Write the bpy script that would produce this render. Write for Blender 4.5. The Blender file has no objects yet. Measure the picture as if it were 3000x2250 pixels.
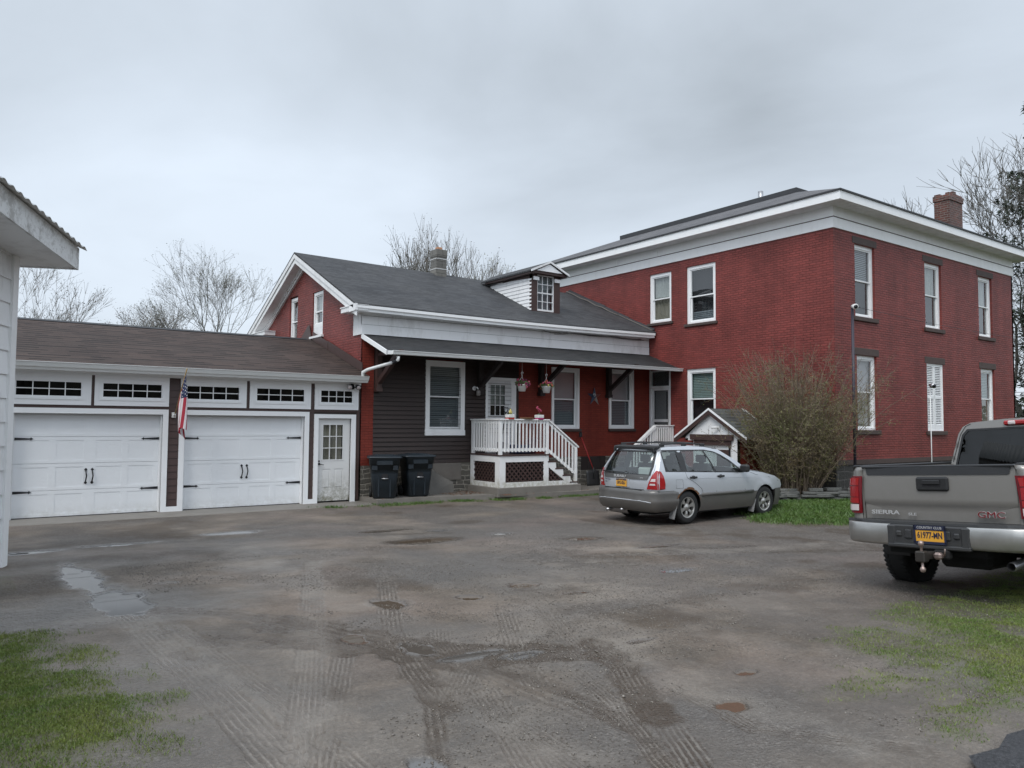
import bpy, bmesh, math, random
import numpy as np
from math import sin, cos, pi, radians
from mathutils import Vector, Matrix
from mathutils.geometry import delaunay_2d_cdt
random.seed(7)
rng = np.random.default_rng(11)
S = bpy.context.scene
COL = S.collection

# ------------------------------------------------------------------ camera, sky, sun, exposure
CAMZ = 1.98
F_PX, PITCH, ROLL, YAW = 2254.0, radians(3.013), radians(-0.436), radians(54.116)
def cam_dir(x, y, z):
    cp, sp, cr, sr = cos(PITCH), sin(PITCH), cos(ROLL), sin(ROLL)
    x, z = x*cr + z*sr, -x*sr + z*cr
    y, z = y*cp - z*sp, y*sp + z*cp
    return Vector((x*sin(YAW) + y*cos(YAW), -x*cos(YAW) + y*sin(YAW), z))
cd = bpy.data.cameras.new('camera'); cam = bpy.data.objects.new('camera', cd); COL.objects.link(cam)
R, U, Fw = cam_dir(1, 0, 0), cam_dir(0, 0, 1), cam_dir(0, 1, 0)
cam.matrix_world = Matrix(((R.x, U.x, -Fw.x, 0), (R.y, U.y, -Fw.y, 0), (R.z, U.z, -Fw.z, CAMZ), (0, 0, 0, 1)))
cd.sensor_width = 36; cd.lens = F_PX/3000*36; cd.clip_end = 3000; cd.clip_start = 0.05
S.camera = cam
S.render.resolution_x, S.render.resolution_y = 1024, 768
S.view_settings.view_transform = 'Standard'; S.view_settings.look = 'None'
S.view_settings.exposure = 0.64; S.view_settings.gamma = 1.0
S.view_settings.use_curve_mapping = False

SUN_EL, SUN_AZ = radians(52), Vector((-0.9, -0.5, 0)).normalized()
def build_world():
    w = bpy.data.worlds.new('World'); S.world = w; w.use_nodes = True
    n, l = w.node_tree.nodes, w.node_tree.links; n.clear()
    out = n.new('ShaderNodeOutputWorld')
    sky = n.new('ShaderNodeTexSky'); sky.sky_type = 'NISHITA'; sky.sun_disc = False
    sky.sun_elevation = SUN_EL; sky.sun_rotation = math.atan2(SUN_AZ.x, SUN_AZ.y)
    b1 = n.new('ShaderNodeBackground'); b1.inputs[1].default_value = 0.1
    l.new(sky.outputs[0], b1.inputs[0])
    tc = n.new('ShaderNodeTexCoord')
    sep = n.new('ShaderNodeSeparateXYZ'); l.new(tc.outputs['Generated'], sep.inputs[0])
    def m(op, a, b=None, c=None):
        q = n.new('ShaderNodeMath'); q.operation = op
        for i, v in enumerate((a, b, c)):
            if v is None: continue
            if isinstance(v, (int, float)): q.inputs[i].default_value = v
            else: l.new(v, q.inputs[i])
        return q.outputs[0]
    den = m('ADD', m('MAXIMUM', sep.outputs[2], 0.0), 0.16)
    cx = n.new('ShaderNodeCombineXYZ')
    l.new(m('DIVIDE', sep.outputs[0], den), cx.inputs[0]); l.new(m('DIVIDE', sep.outputs[1], den), cx.inputs[1])
    cx.inputs[2].default_value = 3.7
    # rotate so the cloud streaks run across the view
    mp = n.new('ShaderNodeMapping'); mp.vector_type = 'POINT'
    mp.inputs['Rotation'].default_value = (0, 0, radians(-54.1)+pi/2*0); mp.inputs['Scale'].default_value = (1, 1, 1)
    mp.inputs['Location'].default_value = (0.9, 0.35, 0)
    l.new(cx.outputs[0], mp.inputs[0])
    no = n.new('ShaderNodeTexNoise'); no.inputs['Scale'].default_value = 0.62
    no.inputs['Detail'].default_value = 8; no.inputs['Roughness'].default_value = 0.50; no.inputs['Distortion'].default_value = 0.4
    l.new(mp.outputs[0], no.inputs['Vector'])
    rp = n.new('ShaderNodeValToRGB'); e = rp.color_ramp.elements
    e[0].position = 0.12; e[0].color = (0.25, 0.278, 0.305, 1)
    e[1].position = 0.58; e[1].color = (0.503, 0.560, 0.628, 1)
    dens = no.outputs[0]
    for px, py, wd, amt in ((2500, 170, 24, 0.25), (1500, 60, 40, 0.08), (2300, 300, 160, 0.05), (2700, 520, 120, -0.05)):   # cloud masses
        v = cam_dir((px-1500)/F_PX, 1.0, (1125-py)/F_PX).normalized()
        q = n.new('ShaderNodeVectorMath'); q.operation = 'DOT_PRODUCT'; l.new(tc.outputs['Generated'], q.inputs[0]); q.inputs[1].default_value = v
        dens = m('SUBTRACT', dens, m('MULTIPLY', m('POWER', m('MAXIMUM', q.outputs['Value'], 0.0), float(wd)), amt))
    l.new(dens, rp.inputs[0])
    # fade of the cloud structure towards the horizon
    hz = m('SMOOTH_MIN', m('MULTIPLY', sep.outputs[2], 3.2), 1.0, 0.2)
    mx = n.new('ShaderNodeMixRGB'); l.new(hz, mx.inputs[0]); mx.inputs[1].default_value = (0.478, 0.529, 0.590, 1)
    l.new(rp.outputs[0], mx.inputs[2])
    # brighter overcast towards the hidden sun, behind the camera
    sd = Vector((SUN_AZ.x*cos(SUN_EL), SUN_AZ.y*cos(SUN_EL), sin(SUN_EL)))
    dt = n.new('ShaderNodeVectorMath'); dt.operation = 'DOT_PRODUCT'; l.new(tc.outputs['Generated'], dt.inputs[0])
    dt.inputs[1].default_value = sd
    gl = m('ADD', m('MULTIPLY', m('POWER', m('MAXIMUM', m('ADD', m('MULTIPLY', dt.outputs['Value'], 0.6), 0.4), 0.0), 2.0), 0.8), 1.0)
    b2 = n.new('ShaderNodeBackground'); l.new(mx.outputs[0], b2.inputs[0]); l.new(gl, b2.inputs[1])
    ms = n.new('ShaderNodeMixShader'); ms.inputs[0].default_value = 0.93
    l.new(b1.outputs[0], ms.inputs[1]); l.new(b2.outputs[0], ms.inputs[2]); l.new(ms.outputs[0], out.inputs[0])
build_world()
sl = bpy.data.lights.new('sun', 'SUN'); sl.energy = 1.1; sl.angle = radians(25); sl.color = (1, 0.97, 0.93)
sun = bpy.data.objects.new('sun', sl); COL.objects.link(sun)
sun.rotation_euler = Vector((SUN_AZ.x*cos(SUN_EL), SUN_AZ.y*cos(SUN_EL), sin(SUN_EL))).to_track_quat('Z', 'Y').to_euler()

# ------------------------------------------------------------------ node helpers and materials
class NT:
    def __init__(s, name):
        s.m = bpy.data.materials.new(name); s.m.use_nodes = True
        s.n, s.l = s.m.node_tree.nodes, s.m.node_tree.links
        s.b = s.n['Principled BSDF']; s.out = s.n['Material Output']
    def node(s, t, ins=None, **kw):
        q = s.n.new('ShaderNode'+t)
        for k, v in kw.items(): setattr(q, k, v)
        for k, v in (ins or {}).items(): s.set(q.inputs[k], v)
        return q
    def set(s, inp, v):
        if hasattr(v, 'is_linked'): s.l.new(v, inp)
        else:
            if isinstance(v, tuple) and len(v) == 3 and inp.type == 'RGBA': v = v+(1,)
            inp.default_value = v
    def math(s, op, a, b=0.0, c=0.0):
        return s.node('Math', {0: a, 1: b, 2: c}, operation=op).outputs[0]
    def mix(s, f, a, b): return s.node('MixRGB', {0: f, 1: a, 2: b}).outputs[0]
    def noise(s, scale, detail=4, rough=0.55, vec=None, out=0):
        q = s.node('TexNoise', {'Scale': scale, 'Detail': detail, 'Roughness': rough})
        s.l.new(vec if vec is not None else s.pos(), q.inputs['Vector']); return q.outputs[out]
    def pos(s): return s.node('NewGeometry').outputs['Position']
    def obj(s): return s.node('TexCoord').outputs['Object']
    def ramp(s, f, stops, interp='LINEAR'):
        q = s.node('ValToRGB', {0: f}); q.color_ramp.interpolation = interp
        while len(q.color_ramp.elements) < len(stops): q.color_ramp.elements.new(0.5)
        for e, (p, c) in zip(q.color_ramp.elements, stops):
            e.position = p; e.color = (c if isinstance(c, tuple) else (c, c, c))+(1,)
        return q.outputs[0]
    def bump(s, h, strength=0.3, dist=0.01, nrm=None):
        q = s.node('Bump', {'Strength': strength, 'Distance': dist, 'Height': h})
        if nrm is not None: s.l.new(nrm, q.inputs['Normal'])
        return q.outputs[0]
    def fin(s, col=None, rough=None, nrm=None, metal=None, **kw):
        if col is not None: s.set(s.b.inputs['Base Color'], col)
        if rough is not None: s.set(s.b.inputs['Roughness'], rough)
        if nrm is not None: s.set(s.b.inputs['Normal'], nrm)
        if metal is not None: s.set(s.b.inputs['Metallic'], metal)
        for k, v in kw.items(): s.set(s.b.inputs[k.replace('_', ' ')], v)
        return s.m
def flat(name, col, rough=0.5, metal=0.0, var=0.12, scale=6.0, bump=0.0, obj=False, **kw):
    t = NT(name); v = t.obj() if obj else t.pos()
    f = t.noise(scale, 5, 0.6, vec=v)
    c = t.mix(f, tuple(x*(1-var) for x in col), tuple(min(1, x*(1+var)) for x in col))
    nr = t.bump(t.noise(scale*12, 3, vec=v), bump, 0.004) if bump else None
    r = t.math('ADD', t.math('MULTIPLY', t.noise(scale*2, 3, vec=v), 0.2*rough), rough*0.9)
    return t.fin(c, r, nr, metal, **kw)
def worn_paint(name, col, dirt=(0.22, 0.20, 0.17), amount=0.5, rough=0.45, scale=1.2, low=None, base_rough=None):
    """paint with blotchy weathering; low=(z, height) puts splash dirt near the foot of the thing"""
    t = NT(name); p = t.pos()
    mp = t.node('Mapping', {'Vector': p, 'Scale': (1, 1, 0.35)}).outputs[0]
    f = t.ramp(t.noise(scale*3, 8, 0.7, vec=mp), [(0.50, 0.0), (0.78, 1.0)])
    f2 = t.math('MULTIPLY', f, amount)
    if low:
        z = t.node('SeparateXYZ', {0: p}).outputs[2]
        g = t.math('SUBTRACT', 1.0, t.math('DIVIDE', t.math('SUBTRACT', z, low[0]), low[1]))
        g = t.math('MULTIPLY', t.math('MAXIMUM', g, 0.0), t.ramp(t.noise(9, 6, 0.7), [(0.35, 0.0), (0.62, 1.0)]))
        f2 = t.math('MINIMUM', t.math('ADD', f2, t.math('MULTIPLY', g, low[2] if len(low) > 2 else 0.9)), 1.0)
    v = t.noise(0.8, 4)
    c = t.mix(v, tuple(x*0.93 for x in col), tuple(min(1, x*1.04) for x in col))
    return t.fin(t.mix(f2, c, dirt), rough, t.bump(t.noise(60, 3), 0.08, 0.002))
def brick(name, c1, c2, mort, w=0.205, h=0.068, bump=0.6, stain=0.35, rough=0.5, mort_size=0.007):
    t = NT(name); p = t.node('SeparateXYZ', {0: t.pos()})
    u = t.math('ADD', p.outputs[0], p.outputs[1])
    wob = t.math('MULTIPLY', t.math('SUBTRACT', t.noise(4.0, 4), 0.5), 0.035)
    vec = t.node('CombineXYZ', {0: u, 1: t.math('ADD', p.outputs[2], wob), 2: 0.0}).outputs[0]
    b = t.node('TexBrick', {'Vector': vec, 'Color1': c1, 'Color2': c2, 'Mortar': mort, 'Scale': 1.0,
               'Mortar Size': mort_size, 'Mortar Smooth': 0.4, 'Bias': 0.0, 'Brick Width': w, 'Row Height': h})
    n1 = t.noise(0.7, 6, 0.6); n2 = t.noise(14, 4, 0.6)
    mpv = t.node('Mapping', {'Vector': t.pos(), 'Scale': (0.6, 0.6, 5.0)}).outputs[0]
    n3 = t.noise(2.0, 5, 0.7, vec=mpv)
    k = t.math('ADD', t.math('MULTIPLY', n1, stain), t.math('ADD', t.math('MULTIPLY', n2, 0.22), t.math('MULTIPLY', n3, 0.3)))
    k = t.math('ADD', k, 0.74-0.5*stain)
    k = t.math('MULTIPLY', k, t.math('SUBTRACT', 1.0, t.math('MULTIPLY', b.outputs[1], t.ramp(t.noise(1.7, 5, 0.6), [(0.32, 0.08), (0.68, 0.55)]))))
    stv = t.noise(1.0, 5, 0.6, vec=t.node('Mapping', {'Vector': t.pos(), 'Scale': (2.2, 2.2, 0.25)}).outputs[0]); k = t.math('MULTIPLY', k, t.ramp(stv, [(0.30, 0.80), (0.55, 1.0), (0.75, 1.06)]))
    col = t.node('VectorMath', {0: b.outputs[0], 1: t.node('CombineXYZ', {0: k, 1: k, 2: k}).outputs[0]}, operation='MULTIPLY').outputs[0]
    hgt = t.math('ADD', t.math('MULTIPLY', b.outputs[1], -1.0), t.math('ADD', t.math('MULTIPLY', n2, 0.5), t.math('MULTIPLY', n3, 0.7)))
    r = t.math('ADD', rough-0.08, t.math('MULTIPLY', n2, 0.2))
    return t.fin(col, r, t.bump(hgt, bump, 0.012), Specular_IOR_Level=0.3)
def shingles(name, c1, c2, axis='x', slope=1.05, w=0.32, h=0.145, stain=(0.3, 0.27, 0.24), amt=0.3, squash=1.0, rough=0.75, shade_k=0.35, shade_min=0.35):
    t = NT(name); p = t.node('SeparateXYZ', {0: t.pos()})
    u, v = (p.outputs[0], p.outputs[1]) if axis == 'x' else (p.outputs[1], p.outputs[0])
    v = t.math('MULTIPLY', v, slope)
    v = t.math('ADD', v, t.math('MULTIPLY', t.noise(1.2, 2), 0.03))
    vec = t.node('CombineXYZ', {0: u, 1: v, 2: 0.0}).outputs[0]
    b = t.node('TexBrick', {'Vector': vec, 'Color1': (0, 0, 0), 'Color2': (1, 1, 1), 'Mortar': (0.5, 0.5, 0.5), 'Scale': 1.0,
               'Mortar Size': 0.0, 'Bias': 0.0, 'Brick Width': w, 'Row Height': h})
    b.offset = 0.37; b.offset_frequency = 2
    b2 = t.node('TexBrick', {'Vector': t.node('VectorMath', {0: vec, 1: (0.13, 0, 0)}, operation='ADD').outputs[0], 'Color1': (0, 0, 0), 'Color2': (1, 1, 1), 'Mortar': (0.5, 0.5, 0.5), 'Scale': 1.0,
               'Mortar Size': 0.0, 'Bias': 0.0, 'Brick Width': w*0.61, 'Row Height': h})
    b2.offset = 0.61
    r1 = t.node('SeparateXYZ', {0: b.outputs[0]}).outputs[0]; r2 = t.node('SeparateXYZ', {0: b2.outputs[0]}).outputs[0]
    big = t.ramp(t.noise(0.55, 6, 0.65), [(0.35, 0.0), (0.7, 1.0)])
    col = t.mix(t.math('MULTIPLY', big, amt), t.mix(r1, c1, c2), stain)
    n2 = t.noise(45, 3); fr = t.math('FRACT', t.math('DIVIDE', v, h))
    ln = t.math('MULTIPLY', t.ramp(fr, [(0.66, 0.0), (0.80, 1.0)]), t.math('ADD', shade_min, t.math('MULTIPLY', t.ramp(r2, [(0.30, 0.0), (0.62, 1.0)]), 1.0-shade_min)))  # shadow line under each shingle butt, painted into the colour
    k = t.math('ADD', 0.72, t.math('MULTIPLY', t.noise(7, 5, 0.7), 0.5))
    k = t.math('MULTIPLY', k, t.math('SUBTRACT', 1.0, t.math('MULTIPLY', ln, 1.0-shade_k)))
    col = t.node('VectorMath', {0: col, 1: t.node('CombineXYZ', {0: k, 1: k, 2: k}).outputs[0]}, operation='MULTIPLY').outputs[0]
    hg = t.math('ADD', t.math('MULTIPLY', fr, -0.8), t.math('ADD', t.math('MULTIPLY', ln, -0.5), t.math('MULTIPLY', n2, 0.35)))
    return t.fin(col, rough, t.bump(hg, 0.8, 0.012), Specular_IOR_Level=0.25)
def stone(name, c1, c2, mort, w=0.42, h=0.13, bump=1.0, mort_size=0.018):
    t = NT(name); p = t.node('SeparateXYZ', {0: t.pos()})
    d = t.noise(2.2, 3, 0.5, out=1)
    u = t.math('ADD', p.outputs[0], p.outputs[1])
    ds = t.node('SeparateXYZ', {0: d})
    u = t.math('ADD', u, t.math('MULTIPLY', ds.outputs[0], 0.35)); z = t.math('ADD', p.outputs[2], t.math('MULTIPLY', ds.outputs[1], 0.16))
    vec = t.node('CombineXYZ', {0: u, 1: z, 2: 0.0}).outputs[0]
    b = t.node('TexBrick', {'Vector': vec, 'Color1': c1, 'Color2': c2, 'Mortar': mort, 'Scale': 1.0,
               'Mortar Size': mort_size, 'Mortar Smooth': 0.3, 'Bias': 0.0, 'Brick Width': w, 'Row Height': h})
    b.squash = 0.6; b.squash_frequency = 3
    n2 = t.noise(18, 6, 0.7)
    k = t.math('ADD', 0.55, t.math('MULTIPLY', n2, 0.85))
    col = t.node('VectorMath', {0: b.outputs[0], 1: t.node('CombineXYZ', {0: k, 1: k, 2: k}).outputs[0]}, operation='MULTIPLY').outputs[0]
    return t.fin(col, 0.85, t.bump(t.math('ADD', t.math('MULTIPLY', b.outputs[1], -1), n2), bump, 0.02))
def glass(name, tint=(0.55, 0.6, 0.6), ior=1.5, gain=1.0, rough=0.0, wav=0.0):
    t = NT(name); t.n.remove(t.b)
    tr = t.node('BsdfTransparent', {0: tint}); gl = t.node('BsdfGlossy', {'Color': (1, 1, 1), 'Roughness': rough})
    ge = t.node('NewGeometry'); dt = t.node('VectorMath', {0: ge.outputs['Incoming'], 1: ge.outputs['Normal']}, operation='DOT_PRODUCT').outputs['Value']
    fz = t.math('ADD', 0.045, t.math('MULTIPLY', 0.955, t.math('POWER', t.math('SUBTRACT', 1.0, t.math('ABSOLUTE', dt)), 5.0)))
    if wav: 
        b = t.bump(t.noise(1.6, 2), wav, 0.02); t.l.new(b, gl.inputs['Normal'])
    f = t.math('MINIMUM', t.math('MULTIPLY', fz, gain), 1.0)
    mx = t.node('MixShader', {0: f, 1: tr.outputs[0], 2: gl.outputs[0]}); t.l.new(mx.outputs[0], t.out.inputs[0]); return t.m

WHITE = (0.86, 0.865, 0.865)
M_ = {}
M_['trim'] = worn_paint('white_trim_paint', WHITE, (0.45, 0.43, 0.38), 0.18, 0.42)
M_['newtrim'] = worn_paint('new_white_trim', (0.87, 0.88, 0.89), (0.5, 0.5, 0.46), 0.06, 0.35)
M_['oldtrim'] = worn_paint('weathered_white_boards', (0.80, 0.805, 0.81), (0.28, 0.26, 0.23), 0.45, 0.6, 1.0)
M_['gdoor'] = worn_paint('garage_door_white', (0.82, 0.84, 0.86), (0.40, 0.38, 0.32), 0.04, 0.38, low=(0.0, 0.28, 0.4))
M_['pdoor'] = worn_paint('side_door_white', (0.74, 0.74, 0.73), (0.16, 0.15, 0.09), 0.06, 0.45, low=(0.0, 0.75, 1.0))
M_['deckwhite'] = worn_paint('deck_white_paint', (0.84, 0.84, 0.835), (0.36, 0.34, 0.24), 0.15, 0.45, low=(0.3, 0.35, 0.8))
M_['gutter'] = flat('aluminium_gutter', (0.70, 0.71, 0.70), 0.35, var=0.06)
M_['brown'] = flat('brown_clapboard_paint', (0.034, 0.022, 0.019), 0.6, var=0.30, scale=3, bump=0.15)
M_['brown_trim'] = flat('brown_trim_paint', (0.062, 0.036, 0.032), 0.5, var=0.15, scale=5, bump=0.1)
M_['lintel'] = flat('brownstone', (0.070, 0.048, 0.042), 0.7, var=0.3, scale=8, bump=0.4)
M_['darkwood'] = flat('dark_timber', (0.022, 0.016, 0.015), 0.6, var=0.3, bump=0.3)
M_['brick_main'] = brick('painted_red_brick', (0.250, 0.057, 0.048), (0.192, 0.046, 0.040), (0.210, 0.050, 0.043), rough=0.50, bump=1.0, mort_size=0.0105, stain=0.75)
M_['brick_wing'] = brick('painted_red_brick_porch', (0.225, 0.038, 0.024), (0.190, 0.032, 0.021), (0.190, 0.032, 0.021), bump=0.5, rough=0.65)
M_['brick_chim'] = brick('bare_chimney_brick', (0.17, 0.060, 0.045), (0.085, 0.038, 0.032), (0.27, 0.23, 0.20), w=0.22, h=0.076, bump=1.0, stain=0.6, mort_size=0.012)
M_['block'] = brick('concrete_chimney_block', (0.20, 0.19, 0.17), (0.12, 0.115, 0.105), (0.06, 0.055, 0.05), w=0.4, h=0.2, stain=0.7)
M_['stone'] = stone('rubble_foundation', (0.15, 0.138, 0.115), (0.085, 0.08, 0.07), (0.27, 0.25, 0.215))
M_['stone_dark'] = stone('dark_foundation', (0.065, 0.060, 0.053), (0.055, 0.052, 0.048), (0.13, 0.12, 0.11), w=0.6, h=0.22)
M_['slate'] = flat('ledge_stone', (0.13, 0.13, 0.12), 0.6, var=0.5, scale=7, bump=0.7)
M_['concrete'] = flat('old_concrete', (0.19, 0.175, 0.155), 0.6, var=0.3, scale=3, bump=0.4)
M_['parge'] = flat('parged_foundation', (0.15, 0.135, 0.12), 0.8, var=0.3, scale=4, bump=0.4)
M_['roof_garage'] = shingles('brown_shingles', (0.066, 0.045, 0.038), (0.044, 0.031, 0.027), 'x', 1.06, w=0.62, h=0.20, amt=0.05, shade_k=0.06, shade_min=0.10)
M_['roof_wing'] = shingles('grey_shingles', (0.066, 0.068, 0.073), (0.040, 0.041, 0.045), 'x', 1.11, w=0.30, h=0.15, stain=(0.115, 0.112, 0.11), amt=0.4)
M_['roof_porch'] = shingles('porch_shingles', (0.028, 0.029, 0.031), (0.017, 0.0175, 0.019), 'x', 1.09, w=0.30, h=0.16, stain=(0.13, 0.125, 0.12), amt=0.25)
M_['roof_main_x'] = shingles('main_shingles_side', (0.12, 0.12, 0.127), (0.09, 0.09, 0.096), 'y', 1.08, w=0.30, h=0.14, stain=(0.21, 0.20, 0.20), amt=0.5)
M_['roof_main_y'] = shingles('main_shingles_front', (0.12, 0.12, 0.125), (0.085, 0.086, 0.09), 'x', 1.08, w=0.30, h=0.14, amt=0.3)
M_['roof_dark'] = flat('dark_roofing', (0.035, 0.036, 0.040), 0.6, var=0.3, bump=0.3)
M_['roof_bulk'] = shingles('cellar_shingles', (0.12, 0.125, 0.125), (0.085, 0.088, 0.088), 'x', 1.2, w=0.34, h=0.17, stain=(0.10, 0.12, 0.09), amt=0.5)
M_['glass'] = glass('window_glass', (0.78, 0.82, 0.83), gain=2.0, wav=0.10)
t = NT('insect_screen'); mx = t.node('MixShader', {0: 0.45, 1: t.node('BsdfTransparent').outputs[0], 2: t.node('BsdfDiffuse', {0: (0.16, 0.17, 0.17, 1)}).outputs[0]}); t.l.new(mx.outputs[0], t.out.inputs[0]); M_['screen'] = t.m
M_['glass_dark'] = glass('dark_window_glass', (0.30, 0.33, 0.36), gain=1.0)
M_['glass_car'] = glass('car_glass', (0.66, 0.74, 0.72), gain=2.2)
M_['glass_tint'] = glass('tinted_rear_glass', (0.05, 0.06, 0.06), gain=0.9)
M_['void'] = flat('dark_room', (0.012, 0.012, 0.014), 0.8)
M_['blind'] = flat('closed_blind', (0.30, 0.32, 0.33), 0.6, var=0.05)
M_['blind_g'] = flat('green_blind', (0.30, 0.38, 0.35), 0.6, var=0.05)
M_['blind_d'] = flat('grey_blind', (0.20, 0.225, 0.24), 0.6, var=0.05)
M_['shade'] = flat('roller_shade', (0.46, 0.42, 0.42), 0.8, var=0.05)
M_['curtain'] = flat('lace_curtain', (0.42, 0.43, 0.40), 0.9, var=0.35, scale=18)
M_['curtain_b'] = flat('beige_curtain', (0.30, 0.27, 0.21), 0.9, var=0.3, scale=5)
M_['iron'] = flat('black_iron', (0.012, 0.012, 0.016), 0.4)
M_['steel'] = flat('galvanised_steel', (0.45, 0.45, 0.46), 0.35, 0.9)
M_['whiteplastic'] = flat('white_plastic', (0.72, 0.72, 0.70), 0.35)
M_['bark'] = flat('grey_bark', (0.15, 0.14, 0.125), 0.9, var=0.3, scale=3)
M_['bark_d'] = flat('dark_bark', (0.055, 0.048, 0.042), 0.9, var=0.3, scale=3)
M_['rubber'] = flat('tyre_rubber', (0.016, 0.016, 0.016), 0.75, var=0.3, scale=20, bump=0.4, obj=True)
M_['black'] = flat('black_plastic', (0.018, 0.018, 0.019), 0.45, obj=True)
M_['under'] = flat('underbody', (0.008, 0.008, 0.008), 0.9, obj=True)
M_['chrome'] = flat('dull_chrome', (0.42, 0.415, 0.40), 0.32, 0.8, var=0.25, scale=5, obj=True)
M_['alloy'] = flat('alloy_wheel', (0.42, 0.41, 0.39), 0.35, 0.7, var=0.15, obj=True)
M_['redlens'] = flat('red_lens', (0.33, 0.010, 0.012), 0.12, obj=True, Coat_Weight=0.6)
M_['reddark'] = flat('dark_red_lens', (0.16, 0.004, 0.010), 0.12, obj=True, Coat_Weight=0.6)
M_['clearlens'] = flat('clear_lens', (0.62, 0.55, 0.54), 0.15, obj=True, Coat_Weight=0.5)
M_['amber'] = flat('amber_lens', (0.65, 0.28, 0.08), 0.2, obj=True)
M_['plate'] = flat('gold_plate', (0.72, 0.36, 0.04), 0.4, var=0.04, obj=True)
M_['ink'] = flat('plate_ink', (0.015, 0.02, 0.05), 0.5, obj=True)
M_['badge'] = flat('bright_badge', (0.50, 0.50, 0.50), 0.35, 0.3, obj=True)
M_['badge_red'] = flat('red_badge', (0.17, 0.012, 0.015), 0.3, obj=True)
M_['rust'] = flat('rust', (0.16, 0.075, 0.035), 0.9, var=0.5, scale=25, bump=0.5, obj=True)
M_['seat'] = flat('seat_fabric', (0.10, 0.10, 0.105), 0.9, obj=True)
M_['bin'] = flat('bin_plastic', (0.014, 0.021, 0.028), 0.42, var=0.35, scale=5, bump=0.15, obj=True)
M_['terracotta'] = flat('flue_tile', (0.50, 0.25, 0.14), 0.8)
M_['ironpurple'] = flat('dark_pole_paint', (0.03, 0.026, 0.04), 0.5)
def car_paint(name, col, metal=0.55, rough=0.34, dirt=(0.14, 0.12, 0.10), zlow=0.75):
    t = NT(name); o = t.obj(); z = t.node('SeparateXYZ', {0: o}).outputs[2]
    f = t.math('MAXIMUM', t.math('SUBTRACT', 1.0, t.math('DIVIDE', z, zlow)), 0.0)
    f = t.math('MULTIPLY', f, t.ramp(t.noise(6, 6, 0.7, vec=o), [(0.3, 0.35), (0.7, 1.0)]))
    sp = t.ramp(t.noise(40, 5, 0.8, vec=o), [(0.60, 0.0), (0.72, 0.35)])
    f = t.math('MINIMUM', t.math('ADD', f, t.math('MULTIPLY', sp, 0.5)), 1.0)
    c = t.mix(f, col, dirt)
    t.fin(c, t.math('ADD', rough, t.math('MULTIPLY', f, 0.4)), None, t.math('MULTIPLY', t.math('SUBTRACT', 1.0, f), metal))
    t.set(t.b.inputs['Coat Weight'], t.math('MULTIPLY', t.math('SUBTRACT', 1.0, f), 0.5)); t.b.inputs['Coat Roughness'].default_value = 0.12
    return t.m
M_['silver'] = car_paint('silver_blue_paint', (0.52, 0.54, 0.57), 0.4)
M_['cladding'] = car_paint('grey_cladding', (0.105, 0.103, 0.10), 0.3, 0.4, zlow=0.9)
M_['pewter'] = car_paint('pewter_paint', (0.245, 0.235, 0.220), 0.35, 0.34, dirt=(0.13, 0.12, 0.105), zlow=1.5)

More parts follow.
